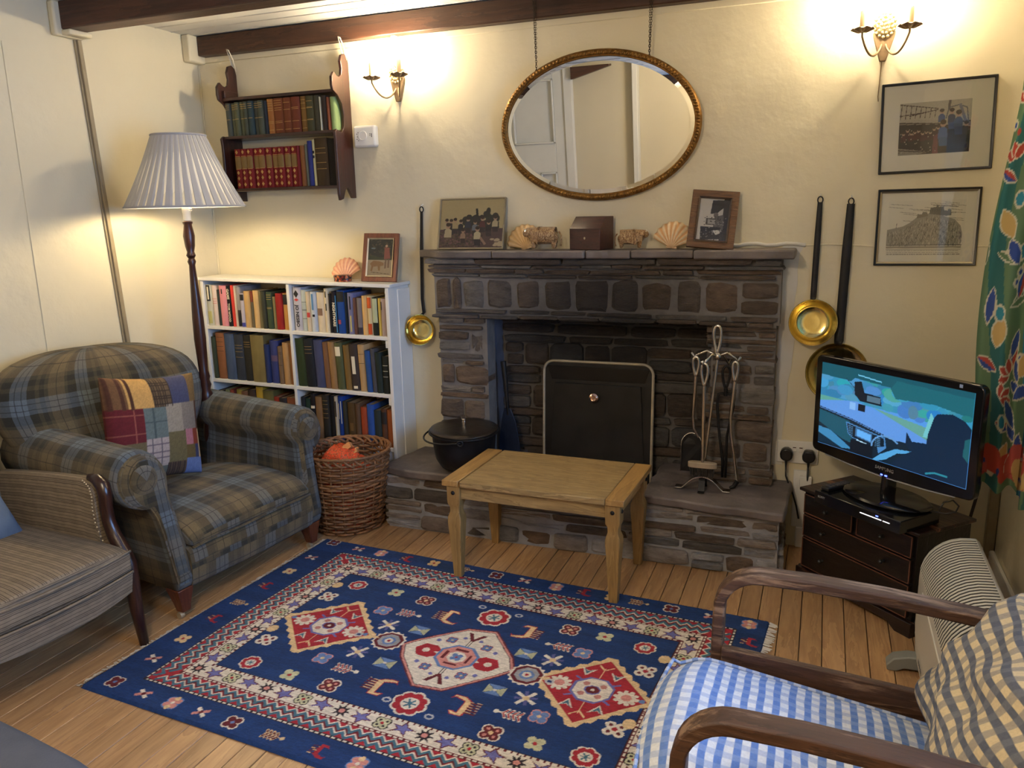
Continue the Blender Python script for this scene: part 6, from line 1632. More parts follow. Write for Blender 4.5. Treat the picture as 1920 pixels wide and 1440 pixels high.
for i, p_ in enumerate(shade.data.polygons): p_.material_index = 1 if (i % (NP * 4)) % 4 == 3 else 0
M_lining = mat('white_shade_lining', C(238, 234, 224), 0.8)
b = M_lining.node_tree.nodes['Principled BSDF']; nt = M_lining.node_tree; tr = nt.nodes.new('ShaderNodeBsdfTranslucent'); tr.inputs[0].default_value = (0.8, 0.78, 0.72, 1); mx = nt.nodes.new('ShaderNodeMixShader'); mx.inputs[0].default_value = 0.3
nt.links.new(b.outputs[0], mx.inputs[1]); nt.links.new(tr.outputs[0], mx.inputs[2]); nt.links.new(mx.outputs[0], nt.nodes['Material Output'].inputs[0])
rows = [[((R0 - 0.004 + (R1 - R0) * t) * math.cos(2 * PI * k / 64), (R0 - 0.004 + (R1 - R0) * t) * math.sin(2 * PI * k / 64), ZB_ + 0.002 + (ZT_ - ZB_ - 0.004) * t) for k in range(64)] for t in (0, .25, .5, .75, 1)]
MB().grid(rows, cv=True, flip=True).build('shade_lining', M_lining, shade, smooth=60)
for r, z, nm in ((R0 + 0.002, ZB_, 'hem_band'), (R1 + 0.002, ZT_, 'hem_band')):
    MB().tube([(r * math.cos(2 * PI * k / 64), r * math.sin(2 * PI * k / 64), z) for k in range(64)], 0.0045, 6, closed=True).build(nm, M_shade, shade, smooth=180)
MB().tube([(-R1, 0, ZT_ - 0.02), (0, 0, ZT_ - 0.03), (R1, 0, ZT_ - 0.02)], 0.002, 6).tube([(0, -R1, ZT_ - 0.02), (0, 0, ZT_ - 0.03), (0, R1, ZT_ - 0.02)], 0.002, 6).build('shade_carrier', M_brassold, shade)

# ================================================================== WALL SCONCES
m, nt, b = new_mat('lit_candle_bulb'); b.inputs['Emission Color'].default_value = (1.0, 0.82, 0.56, 1); b.inputs['Emission Strength'].default_value = SCONCE; M_bulb = m
M_ivory = mat('ivory_candle_tube', C(196, 174, 134), 0.6)
M_sconce = mat('aged_gilt_metal', C(146, 122, 92), 0.45, 0.55, var=0.3, vscale=40)
def sconce(loc, rz, label, wire):
    t = thing('wall_sconce', label, 'wall light', loc, (0, 0, rz), 'twin candle wall lights')
    MB().prism([(-0.010, -0.085), (0.010, -0.085), (0.034, -0.005), (0.036, 0.010), (-0.036, 0.010), (-0.034, -0.005)], -0.014, 0.0, lambda a, b_, d: (a, d, b_)).build('wall_plate', M_sconce, t, bevel=0.003)
    m_ = MB()
    for rr_, n in ((0.0, 1), (0.012, 6), (0.024, 12), (0.034, 16)):
        for k in range(n):
            a = 2 * PI * k / n + rr_ * 9; q = Matrix.Translation((rr_ * math.cos(a), -0.020 - (0.034 - rr_) * 0.25, 0.032 + rr_ * math.sin(a) * 1.15))
            m_.lathe([(0.001, -0.005), (0.0035, -0.0038), (0.0052, 0), (0.0035, 0.0038), (0.001, 0.005)], 8, q)
    m_.lathe([(0.036, 0), (0.037, 0.006), (0.030, 0.012), (0.004, 0.016)], 20, Matrix.Translation((0, -0.004, 0.032)) @ Euler((R(90), 0, 0)).to_matrix().to_4x4())
    m_.build('beaded_boss', mat('pale_gilt', C(214, 196, 150), 0.35, 0.6), t, smooth=60)
    for s in (-1, 1):
        P = []
        for k in range(13):
            a = R(180 + 195 * k / 12)
            P.append((s * (0.040 - 0.034 * math.cos(a - PI) * 1.0), -0.012 - 0.078 * k / 12, -0.045 + 0.040 * math.sin(a)))
        P = [(s * (0.006 + 0.066 * t2), -0.012 - 0.080 * t2 ** 1.0, -0.030 - 0.048 * math.sin(PI * min(1, t2 * 1.02)) ** 0.75 + 0.018 * t2) for t2 in [k / 14 for k in range(15)]]
        P += [(s * 0.072, -0.092, -0.004), (s * 0.072, -0.092, 0.004)]
        arm = MB().tube(P, 0.0036, 8).build('curved_arm', M_sconce, t, smooth=180)
        rows = []
        for r, z in ((0.006, 0.000), (0.016, 0.001), (0.028, 0.007), (0.035, 0.012)):
            rows.append([((r * (1 + 0.10 * math.cos(8 * a) * r / 0.035)) * math.cos(a) + s * 0.072, (r * (1 + 0.10 * math.cos(8 * a) * r / 0.035)) * math.sin(a) - 0.092, z + 0.003 * math.cos(8 * a + PI) * r / 0.035) for a in [2 * PI * k / 48 for k in range(48)]])
        o = MB().grid(rows, cv=True, capu=True).build('drip_pan', M_sconce, t, smooth=60); sd = o.modifiers.new('s', 'SOLIDIFY'); sd.thickness = 0.0012
        MB().lathe([(0.0100, 0.003), (0.0102, 0.066), (0.0085, 0.070), (0.005, 0.071)], 14, Matrix.Translation((s * 0.072, -0.092, 0))).build('candle_tube', M_ivory, t, smooth=50)
        MB().lathe([(0.006, 0.071), (0.014, 0.086), (0.0165, 0.098), (0.011, 0.116), (0.004, 0.132), (0.001, 0.140)], 14, Matrix.Translation((s * 0.072, -0.092, 0))).build('candle_bulb', M_bulb, t, smooth=180)
    if wire: MB().tube([(-0.002, -0.003, -0.08), (-0.006, -0.003, -0.20), (-0.004, -0.003, -0.215)], 0.0016, 6).build('wire', M_sconce, t)
    else: MB().box((-0.009, -0.030, 0.06), (0.009, -0.0, 0.20)).build('cable_cover', M_white, t, bevel=0.002)
    return t
sconce((-1.742, 0.0, 1.893), R(-8), 'gilt twin candle wall light beside the hanging shelf, lit', 0)
sconce((0.146, 0.0, 1.900), R(0), 'gilt twin candle wall light above the framed pictures, lit', 1)

# ================================================================== OVAL MIRROR
m, nt, b = new_mat('mirror_silvering'); b.inputs['Metallic'].default_value = 1.0; b.inputs['Roughness'].default_value = 0.0; b.inputs['Base Color'].default_value = (0.90, 0.92, 0.90, 1); M_mirr = m
mi = thing('oval_mirror', 'large oval mirror in a gilt beaded frame hanging on chains above the fireplace', 'mirror', (-0.856, -0.006, 1.376), (R(4.6), 0, 0))
EA, EB = 0.388, 0.268
def ell(a, b_, n, y): return [(a * math.cos(2 * PI * k / n), y, b_ * math.sin(2 * PI * k / n) + EB + 0.012) for k in range(n)]
n = 96
MB().add(ell(EA - 0.030, EB - 0.030, n, -0.017), [list(range(n))]).build('mirror_glass', M_mirr, mi)
MB().grid([ell(EA - 0.030, EB - 0.030, n, -0.017), ell(EA - 0.004, EB - 0.004, n, -0.0145)], cv=True).build('bevelled_edge', M_mirr, mi)
MB().tube(ell(EA, EB, n, -0.012), 0.0135, 10, closed=True, flat=(1.0, 0.9)).build('frame', M_goldleaf, mi, smooth=180)
MB().tube(ell(EA - 0.010, EB - 0.010, n, -0.0195), 0.0032, 6, closed=True).tube(ell(EA + 0.011, EB + 0.011, n, -0.014), 0.0028, 6, closed=True).build('frame_fillet', M_goldleaf, mi, smooth=180)
m_ = MB()
for k in range(150):
    a = 2 * PI * k / 150; q = Matrix.Translation((EA * math.cos(a), -0.024, EB * math.sin(a) + EB + 0.012)) @ Euler((0, -math.atan2(EB * math.cos(a), -EA * math.sin(a)) + R(35), 0)).to_matrix().to_4x4()
    m_.lathe([(0.0005, -0.0095), (0.0045, -0.006), (0.0058, 0), (0.0045, 0.006), (0.0005, 0.0095)], 7, q)
o = m_.build('carved_beading', M_goldleaf, mi, smooth=60)
Bx('backboard', (-EA * 0.7, -0.010, 0.08), (EA * 0.7, -0.002, 2 * EB - 0.05), M_dark, mi, None)
def chain(p0, p1, nm='hanging_chain'):
    p0, p1 = Vector(p0), Vector(p1); L = (p1 - p0).length; n = int(L / 0.0085); m_ = MB(); d = (p1 - p0).normalized()
    qd = d.to_track_quat('Z', 'Y')
    for k in range(n):
        c = p0.lerp(p1, (k + 0.5) / n); q = Matrix.Translation(c) @ qd.to_matrix().to_4x4() @ Euler((0, 0, R(90 * (k % 2) + 20))).to_matrix().to_4x4()
        m_.tube([q @ Vector((0.0034 * math.cos(t), 0, 0.0060 * math.sin(t))) for t in [2 * PI * j / 8 for j in range(8)]], 0.0009, 5, closed=True)
    return m_.build(nm, mat('dark_bronze_chain', C(56, 44, 34), 0.5, 0.7), mi, smooth=180)
for x in (-1.098, -0.652):
    lx = x + 0.856
    zt_ = EB * math.sqrt(max(0, 1 - (lx / EA) ** 2)) + EB + 0.02
    inv = Matrix.LocRotScale(Vector((-0.856, -0.006, 1.376)), Euler((R(4.6), 0, 0)), None).inverted()
    top = inv @ Vector((x + 0.000, -0.056, 2.155)); 
    chain((lx, -0.014, zt_), top)
    if lx > 0: chain((lx, -0.014, zt_), inv @ Vector((x + 0.012, -0.058, 2.155)))
    else: chain((lx + 0.002, -0.016, zt_), inv @ Vector((x - 0.010, -0.058, 2.155)))

# ================================================================== WALL-HUNG BRASS LADLES
def ladle(name, label, hx, ztop, px, pz, r, depth, bend=0.0, mt=None, grp='long handled brass pans', hw=0.0095):
    t = thing(name, label, 'pan', (0, 0, 0), (0, 0, 0), grp)
    zt_ = pz + r
    yh = -0.022
    P = [(hx, yh + 0.004, ztop - 0.018), (hx + (px - hx) * 0.3 - bend * 0, yh, ztop - (ztop - zt_) * 0.35), (hx + (px - hx) * 0.7, yh, zt_ + (ztop - zt_) * 0.15), (px + bend * 0.5 + (hx - px) * 0.2, yh - 0.006, zt_ + 0.012), (px + bend * 0.4, yh - 0.022, zt_ + 0.001)]
    MB().tube(P, [hw * 0.8, hw, hw, hw, hw * 0.8], 8, flat=(0.28, 1.0)).build('handle', M_iron, t, smooth=60)
    MB().tube([(hx + 0.009 * math.cos(a), yh + 0.004, ztop - 0.010 + 0.012 * math.sin(a)) for a in [2 * PI * k / 12 for k in range(12)]], 0.0026, 6, closed=True).build('hanging_ring', M_iron, t, smooth=180)
    q = Matrix.Translation((px, -0.004, pz)) @ Euler((R(90), 0, 0)).to_matrix().to_4x4() @ Euler((R(-7), R(5), 0)).to_matrix().to_4x4() @ Matrix.Translation((0, 0, 0.008))
    pr = [(r * 0.60, 0.0), (r * 0.70, 0.004), (r * 0.86, depth * 0.45), (r * 0.97, depth * 0.85), (r, depth), (r * 0.985, depth + 0.002), (r * 0.955, depth), (r * 0.94, depth * 0.85), (r * 0.83, depth * 0.46), (r * 0.68, 0.010), (r * 0.60, 0.0055), (r * 0.3, 0.0065), (0.001, 0.0065)]
    MB().lathe(pr, 36, q).build('bowl', mt or M_brass, t, smooth=50)
    MB().tube([(hx, 0.0, ztop + 0.012), (hx, -0.010, ztop + 0.010), (hx, -0.018, ztop + 0.002), (hx, -0.020, ztop + 0.010)], 0.0016, 6).build('wall_hook', M_white, t)
ladle('brass_ladle', 'brass ladle with long black handle hanging left of the fireplace', -1.652, 1.365, -1.672, 0.825, 0.069, 0.050, 0.02, hw=0.0085)
ladle('brass_ladle', 'brass ladle with long black handle hanging nearest the fireplace on its right', -0.028, 1.365, -0.034, 0.905, 0.086, 0.055, hw=0.011)
ladle('brass_frying_pan', 'large round brass frying pan on a long black handle, half hidden behind the television', 0.076, 1.357, 0.062, 0.718, 0.112, 0.030, 0.0, M_brass, hw=0.0165)

# ================================================================== ALARM
al = thing('carbon_monoxide_alarm', 'small white alarm box on the wall right of the hanging shelf', 'alarm', (-1.908, 0.0, 1.672), (0, R(0), 0))
MB().box((-0.055, -0.034, -0.045), (0.055, 0.0, 0.047)).build('casing', M_white, al, bevel=0.010, seg=3)
q = Euler((R(90), 0, 0)).to_matrix().to_4x4()
MB().lathe([(0.021, 0.034), (0.0205, 0.0375), (0.018, 0.038), (0.0175, 0.036), (0.001, 0.0362)], 28, Matrix.Translation((-0.006, 0, 0.004)) @ q).build('test_button', M_white, al, smooth=40)
m_ = MB()
for x, z in ((-0.036, 0.012), (-0.033, 0.000), (-0.036, -0.010), (-0.029, 0.018), (-0.028, -0.016), (0.030, 0.010), (0.030, 0.004)): m_.box((x - 0.002, -0.0347, z - 0.0015), (x + 0.002, -0.033, z + 0.0015))
m_.box((0.036, -0.0347, -0.004), (0.039, -0.033, 0.012)); m_.build('indicator', M_dark, al)

# ================================================================== FRAMED PICTURES
def frame(name, label, cat, w, h, fw, fd, fm, cv, loc, rot, mount=None, mm=None, group=None, glass=True, bev=0.002, inner=None, strut=False):
    """origin at the centre of the lower edge, picture faces -y"""
    t = thing(name, label, cat, loc, rot, group)
    m_ = MB()
    O = [(-w / 2, 0), (w / 2, 0), (w / 2, h), (-w / 2, h)]; I = [(-w / 2 + fw, fw), (w / 2 - fw, fw), (w / 2 - fw, h - fw), (-w / 2 + fw, h - fw)]
    v = [(a, 0, b_) for a, b_ in O] + [(a, -fd, b_) for a, b_ in O] + [(a, -fd * 0.8, b_) for a, b_ in I] + [(a, 0, b_) for a, b_ in I]
    fs = []
    for k in range(4):
        j = (k + 1) % 4; fs += [(k, j, 4 + j, 4 + k), (4 + k, 4 + j, 8 + j, 8 + k), (8 + k, 8 + j, 12 + j, 12 + k), (12 + k, 12 + j, j, k)]
    m_.add(v, fs).build('picture_frame', fm, t, bevel=bev)
    if inner:
        q = fw; MB().add([(s * (w / 2 - q) * 1.0, -fd - 0.001, z) for s, z in ((-1, q), (1, q), (1, h - q), (-1, h - q))] + [(s * (w / 2 - q - 0.006), -fd * .8, z) for s, z in ((-1, q + 0.006), (1, q + 0.006), (1, h - q - 0.006), (-1, h - q - 0.006))], [(k, (k + 1) % 4, 4 + (k + 1) % 4, 4 + k) for k in range(4)]).build('inner_slip', inner, t)
    Bx('backing', (-w / 2 + fw * 0.4, -0.003, fw * 0.4), (w / 2 - fw * 0.4, 0.0, h - fw * 0.4), M_dark, t, None)
    mw = mount or (0, 0, 0, 0)
    x0, x1, z0, z1 = -w / 2 + fw + mw[0], w / 2 - fw - mw[1], fw + mw[3], h - fw - mw[2]
    if mount: Bx('mount', (-w / 2 + fw * 0.6, -0.0045, fw * 0.6), (w / 2 - fw * 0.6, -0.003, h - fw * 0.6), mm, t, None)
    painted('printed_picture', cv, M_photo, t, lambda X, Y: np.stack([x0 + X / cv.w * (x1 - x0), np.full_like(X, -0.0050), z1 - Y / cv.h * (z1 - z0)], -1))
    if glass: MB().box((-w / 2 + fw * 0.7, -fd * 0.72, fw * 0.7), (w / 2 - fw * 0.7, -fd * 0.72 + 0.001, h - fw * 0.7)).build('glass', M_pglass, t)
    if strut: MB().hexa([(-0.02, 0.0, h * .6), (0.02, 0.0, h * .6), (0.02, 0.002, h * .6), (-0.02, 0.002, h * .6), (-0.02, 0.0, h * .64), (0.02, 0.0, h * .64), (0.02, 0.002, h * .64), (-0.02, 0.002, h * .64)]).build('strut', M_dark, t)
    return t


M_photo = attr_mat('printed_photograph', 0.6)
M_pglass, nt, b = new_mat('picture_glass')
t_ = nt.nodes.new('ShaderNodeBsdfTransparent'); g_ = nt.nodes.new('ShaderNodeBsdfGlossy'); g_.inputs['Roughness'].default_value = 0.01
fr_ = nt.nodes.new('ShaderNodeFresnel'); fr_.inputs[0].default_value = 1.5
mx = nt.nodes.new('ShaderNodeMixShader'); nt.links.new(fr_.outputs[0], mx.inputs[0]); nt.links.new(t_.outputs[0], mx.inputs[1]); nt.links.new(g_.outputs[0], mx.inputs[2]); nt.links.new(mx.outputs[0], nt.nodes['Material Output'].inputs[0])
M_bframe = mat('black_frame', C(26, 22, 20), 0.35)
M_mount = mat('cream_mount', C(236, 230, 210), 0.9, var=0.04)
g = np.random.RandomState(8)


def person(cv, x, y, s, top, skin=C(190, 160, 140), low=None):
    cv.ell(x, y - s * 0.62, s * 0.20, s * 0.24, skin); cv.ell(x, y - s * 0.72, s * 0.21, s * 0.16, C(60, 46, 38))
    cv.poly([(x - s * .32, y + s * .3), (x - s * .30, y - s * .25), (x - s * .12, y - s * .40), (x + s * .12, y - s * .40), (x + s * .30, y - s * .25), (x + s * .32, y + s * .3)], top)
    if low is not None: cv.poly([(x - s * .30, y + s * .25), (x + s * .30, y + s * .25), (x + s * .34, y + s * .8), (x - s * .2, y + s * .8)], low)


# crew beside a lifeboat (upper right picture)
cv = Cv(1.45, 1.0, 150, 104, C(188, 182, 164))
cv.rect(0, .40, 1.45, 1.0, C(44, 34, 38)); cv.poly([(0, .30), (.85, .36), (1.45, .46), (1.45, .52), (.8, .44), (0, .40)], C(180, 172, 156)); cv.poly([(0, .36), (.85, .42), (.85, .44), (0, .39)], C(70, 60, 56))
for a, b_ in (((0, .02), (.78, .14)), ((0, .24), (.5, .20)), ((.2, .25), (.78, .16))): cv.line([a, b_], .016, C(58, 34, 34))
for k in range(8): cv.line([(.04 + k * .10, .03 + k * .016), (.02 + k * .10, .30)], .014, C(62, 40, 40))
cv.line([(1.02, -0.1), (1.0, .16)], .05, C(90, 84, 84)); cv.line([(.95, .34), (1.0, .14), (1.2, .10), (1.36, .16), (1.40, .42)], .022, C(96, 96, 104)); cv.line([(1.22, .10), (1.34, .40), (1.44, .48)], .06, C(120, 122, 136))
cv.poly([(0, .86), (.4, .92), (.7, .96), (.3, 1.0), (0, 1.0)], C(150, 142, 128)); cv.line([(0, .9), (.7, .97)], .02, C(60, 50, 48))
for k in range(10): person(cv, .10 + k * .078, .60 + g.rand() * .10, .17, C(58 + g.randint(20), 36, 42))
person(cv, .86, .34, .22, C(64, 92, 150)); person(cv, .90, .62, .30, C(70, 110, 170), low=C(50, 96, 150)); person(cv, 1.06, .36, .24, C(60, 70, 104), low=C(70, 84, 130)); person(cv, 1.20, .44, .28, C(84, 92, 120), low=C(60, 70, 104)); person(cv, 1.36, .60, .22, C(60, 54, 52))
cv.poly([(.72, .66), (.80, .62), (.82, 1.0), (.70, 1.0)], C(120, 60, 70))
for k in range(60): cv.ell(.02 + g.rand() * .75, .5 + g.rand() * .45, .010, .010, C(190, 180, 165) if g.rand() < .4 else C(30, 22, 26))
cv.speck(0.12)
frame('framed_photograph', 'framed photograph of a crew beside a boat, black frame, upper of two on the wall', 'picture', 0.350, 0.302, 0.0085, 0.016, M_bframe, cv, (0.333, 0.0, 1.441), (0, R(-1.4), 0), (0.052, 0.062, 0.060, 0.052), M_mount, 'pictures on the wall by the curtain')
# engraved castle print
cv = Cv(1.45, 1.0, 210, 145, C(228, 222, 202))
for k in range(26): y = .03 + g.rand() * .34; x = g.rand() * 1.2; cv.line([(x, y), (x + .2 + g.rand() * .3, y + .03)], .008, C(150, 142, 122))
hill = [(.0, .52), (.15, .49), (.30, .46), (.42, .40), (.55, .30), (.68, .27), (.80, .22), (.95, .24), (1.10, .30), (1.26, .34), (1.38, .46), (1.42, .60), (1.40, .80), (0, .80)]
cv.poly(hill, C(160, 154, 138))
for k in range(900):
    x, y = g.rand() * 1.42, .25 + g.rand() * .55; px = C(84, 80, 72) if g.rand() < .5 else C(206, 198, 178)
    top_ = np.interp(x, [p[0] for p in hill[:12]], [p[1] for p in hill[:12]])
    if y > top_ + .04: cv.line([(x, y), (x + .015 * g.randn(), y + .03 + .03 * g.rand())], .006, px)
cv.poly([(.78, .24), (.80, .13), (.90, .12), (.92, .07), (.95, .12), (1.04, .11), (1.05, .18), (1.12, .19), (1.12, .16), (1.18, .17), (1.19, .27), (1.1, .28)], C(112, 108, 98)); cv.poly([(.55, .32), (.56, .24), (.64, .25), (.66, .20), (.74, .21), (.76, .28)], C(132, 126, 110)); cv.line([(.17, .49), (.18, .40)], .01, C(110, 104, 92))
for k in range(7): cv.line([(.80 + k * .04, .20), (.80 + k * .04, .15)], .006, C(60, 58, 54))
cv.line([(0, .80), (1.42, .80)], .012, C(80, 76, 68)); cv.rect(0, .82, 1.42, .86, C(160, 152, 132)); cv.line([(0, .88), (1.42, .88)], .005, C(110, 104, 92))
for r_ in range(3):
    x = .02
    while x < 1.36: L = .02 + g.rand() * .05; cv.line([(x, .905 + r_ * .032), (x + L, .905 + r_ * .032)], .008, C(130, 124, 108)); x += L + .015
frame('framed_engraving', 'framed black line engraving of a castle on a rock, lower of two on the wall', 'picture', 0.324, 0.267, 0.0075, 0.014, mat('black_and_silver_frame', C(40, 36, 32), 0.3, 0.3), cv, (0.326, 0.0, 1.119), (0, R(-0.2), 0), (0.030, 0.036, 0.034, 0.026), M_mount, 'pictures on the wall by the curtain', inner=mat('silver_slip', C(176, 168, 152), 0.3, 0.8))
# group on a moor (left on the mantelpiece)
cv = Cv(1.4, 1.0, 170, 122, C(196, 186, 148))
for k in range(50): cv.ell(.55 + g.rand() * .70, .34 + g.rand() * .30, .07, .07, C(46 + g.randint(16), 48 + g.randint(14), 48))
cv.line([(.80, .20), (.82, .34)], .05, C(48, 50, 48)); cv.ell(1.06, .24, .05, .07, C(48, 50, 48)); cv.ell(1.0, .30, .05, .06, C(50, 52, 50))
cv.poly([(0, .62), (.4, .60), (1.4, .60), (1.4, 1.0), (0, 1.0)], C(96, 76, 78))
for k in range(240): cv.ell(g.rand() * .95, .66 + g.rand() * .32, .02, .016, [C(134, 96, 104), C(92, 76, 60), C(110, 96, 80), C(70, 60, 60)][k % 4])
for k in range(16): cv.ell(1.15 + g.rand() * .25, .80 + g.rand() * .16, .05, .02, C(196, 184, 160))
cs = [C(196, 188, 160), C(46, 44, 52), C(190, 176, 140), C(40, 40, 48), C(52, 60, 84), C(120, 132, 150), C(100, 52, 56), C(40, 38, 44)]
for k, x in enumerate((.14, .24, .33, .46, .62, .78, .94, 1.08, 1.22)): person(cv, x, .56 + .05 * math.sin(k * 3), .20, cs[k % 8], low=C(60, 54, 60))
person(cv, .18, .70, .26, C(204, 196, 168)); person(cv, .52, .76, .18, C(176, 150, 130), low=C(60, 50, 50)); person(cv, .84, .76, .24, C(210, 204, 176), low=C(44, 40, 50)); cv.line([(.92, .80), (1.02, .92)], .05, C(170, 140, 124))
cv.speck(0.08)
M_beige = mat('beige_painted_frame', C(138, 124, 96), 0.5, var=0.2, vscale=30)
frame('framed_photograph', 'landscape framed photograph of a seated group outdoors, at the end of the mantelpiece', 'picture', 0.303, 0.218, 0.0070, 0.012, M_beige, cv, (-1.400, -0.075, 1.1845), (R(-14), 0, R(0)), None, None, 'framed photographs standing up', strut=True)
# seated figure by a window, carved frame
cv = Cv(.66, 1.0, 80, 120, C(214, 208, 196))
cv.poly([(.28, .04), (.60, .02), (.62, .1), (.40, .34), (.26, .36)], C(58, 54, 52)); cv.poly([(.52, .0), (.66, .0), (.66, 1.0), (.56, 1.0), (.50, .7), (.52, .4)], C(66, 62, 60)); cv.ell(.38, .38, .05, .06, C(120, 110, 104)); cv.poly([(.36, .42), (.54, .36), (.56, .72), (.34, .74)], C(110, 104, 98)); cv.rect(.18, .46, .40, .62, C(96, 90, 84)); cv.rect(.22, .49, .38, .59, C(176, 170, 160))
cv.poly([(.08, .66), (.5, .66), (.6, .92), (.1, .98)], C(52, 48, 46)); cv.poly([(.34, .74), (.52, .72), (.50, .80), (.42, .84)], C(228, 224, 214)); cv.rect(.5, .82, .66, 1.0, C(70, 66, 62))
for k in range(80): cv.ell(.1 + g.rand() * .5, .4 + g.rand() * .58, .012, .012, C(40, 38, 36) if g.rand() < .5 else C(168, 160, 150))
frame('framed_photograph', 'black and white photograph in a carved brown frame, at the mantelpiece end nearest the curtain', 'picture', 0.172, 0.226, 0.026, 0.016, wood('carved_walnut_frame', C(122, 82, 48), C(58, 38, 24), 0, 0.45, 2.5, 0.004), cv, (-0.405, -0.118, 1.1845), (R(-22), R(5.0), R(6)), (0.003, 0.003, 0.003, 0.003), M_mount, 'framed photographs standing up', strut=True, inner=mat('dark_slip', C(52, 34, 24), 0.5))
# child and dog outdoors, mahogany frame
cv = Cv(.60, 1.0, 72, 120, C(206, 190, 160))
cv.rect(0, 0, .6, .50, C(46, 48, 36)); cv.poly([(0, .40), (.3, .50), (.6, .44), (.6, .56), (0, .56)], C(70, 78, 46))
for k in range(90): cv.ell(g.rand() * .6, g.rand() * .45, .02, .02, C(70 + g.randint(40), 80, 56) if g.rand() < .5 else C(30, 32, 26))
cv.ell(.12, .26, .05, .014, C(150, 170, 190)); cv.ell(.42, .20, .028, .034, C(226, 190, 160)); cv.poly([(.38, .24), (.48, .24), (.52, .52), (.38, .54)], C(176, 100, 84)); cv.poly([(.40, .54), (.44, .54), (.43, .78), (.39, .78)], C(150, 120, 100)); cv.poly([(.46, .54), (.50, .54), (.50, .76), (.46, .76)], C(150, 120, 100))
cv.poly([(.06, .66), (.14, .58), (.30, .60), (.38, .64), (.38, .70), (.30, .72), (.30, .84), (.26, .84), (.24, .72), (.14, .74), (.12, .86), (.08, .84), (.10, .72)], C(176, 138, 92)); cv.line([(.1, .88), (.5, .92)], .012, C(90, 70, 50)); cv.speck(0.06)
frame('framed_photograph', 'photograph of a person with a dog in reddish wood frame on the bookcase', 'picture', 0.172, 0.213, 0.021, 0.014, wood('reddish_wood_frame', C(136, 76, 50), C(84, 42, 28), 2, 0.3, 1.5, 0.0005, coat=0.3), cv, (-1.830, -0.105, 1.0470), (R(-13), R(0.8), R(2)), None, None, 'framed photographs standing up', strut=True, inner=M_brassold)

# ================================================================== THINGS ON THE MANTELPIECE AND BOOKCASE
def scallop(name, label, loc, rot, r, col, col2, thick=0.35, group='scallop shells', standz=True):
    t = thing(name, label, 'shell', loc, rot, group)
    m, nt, b = new_mat('shell_' + name); b.inputs['Roughness'].default_value = 0.4
    uv = nt.nodes.new('ShaderNodeTexCoord'); s = nt.nodes.new('ShaderNodeSeparateXYZ'); nt.links.new(uv.outputs['Object'], s.inputs[0])
    an = vmath(nt, 'ARCTAN2', s.outputs[0], s.outputs[2]); k = vmath(nt, 'MULTIPLY_ADD', vmath(nt, 'COSINE', vmath(nt, 'MULTIPLY', an, 24.0)), 0.5, 0.5)
    ln = nt.nodes.new('ShaderNodeVectorMath'); ln.operation = 'LENGTH'; nt.links.new(uv.outputs['Object'], ln.inputs[0])
    k2 = vmath(nt, 'FRACT', vmath(nt, 'MULTIPLY', ln.outputs['Value'], 55.0))
    cc = mixc(nt, k, col2, col); cc = mixc(nt, vmath(nt, 'MULTIPLY', k2, 0.25), cc, col2)
    nt.links.new(cc, b.inputs['Base Color'])
    rows = []; NA, NR = 97, 12
    for i in range(NR + 1):
        q = i / NR; row = []
        for k_ in range(NA):
            a = R(-68) + R(136) * k_ / (NA - 1)
            rr_ = r * 2 * q * (0.86 + 0.14 * math.cos(a * 1.2)) * (1 + 0.018 * math.cos(a * 24) * q)
            x = rr_ * math.sin(a) * 0.92; z = rr_ * math.cos(a) 
            y = -r * thick * math.sin(PI * min(1, q * 0.96 + 0.04)) ** 0.8 * (1 - 0.55 * (abs(a) / R(68)) ** 2) - 0.024 * r * math.cos(a * 24) * min(1, q * 2)
            row.append((x, y, z))
        rows.append(row)
    o = MB().grid(rows).build('ribbed_shell', m, t, smooth=180); sd = o.modifiers.new('s', 'SOLIDIFY'); sd.thickness = 0.0016; sd.offset = 1
    MB().prism([(-r * .42, 0), (r * .42, 0), (r * .36, r * .24), (0, r * .34), (-r * .36, r * .24)], -r * 0.10, r * 0.02, lambda a, b_, d: (a, d, b_)).build('hinge_ear', m, t, bevel=0.001)
scallop('scallop_shell', 'tan scallop shell half hidden behind the larger cow figurine', (-1.158, -0.040, 1.184), (R(-14), R(-14), R(8)), 0.052, C(232, 200, 150), C(206, 166, 112))
scallop('scallop_shell', 'cream and orange scallop shell between the smaller cow and the carved frame', (-0.560, -0.040, 1.184), (R(-16), R(5), R(-6)), 0.053, C(240, 222, 186), C(214, 160, 104))
scallop('scallop_shell', 'pink scallop shell standing on the white bookcase', (-2.028, -0.060, 1.0515), (R(-16), R(-10), R(4)), 0.050, C(206, 138, 112), C(232, 186, 150))
bxo = thing('lacquered_box', 'small oval dark lacquered trinket box in front of the pink shell', 'box', (-2.000, -0.135, 1.0505))
m, nt, b = new_mat('painted_lacquer'); b.inputs['Roughness'].default_value = 0.3; tc = nt.nodes.new('ShaderNodeTexCoord'); vo = nd(nt, 'ShaderNodeTexVoronoi', Scale=110.0); nt.links.new(tc.outputs['Object'], vo.inputs['Vector'])
nt.links.new(ramp(nt, vo.outputs[1], [(0, C(40, 20, 18)), (0.45, C(120, 40, 34)), (0.62, C(190, 110, 60)), (0.8, C(34, 30, 32))]), b.inputs['Base Color']); M_lac = m
MB().lathe([(0.034, 0), (0.036, 0.002), (0.036, 0.015)], 28, sx=1.15, sy=0.85).build('box_base', M_lac, bxo, smooth=40)
MB().lathe([(0.0372, 0.0155), (0.0376, 0.017), (0.0376, 0.026), (0.034, 0.0285), (0.001, 0.029)], 28, sx=1.15, sy=0.85).build('box_lid', M_lac, bxo, smooth=40)
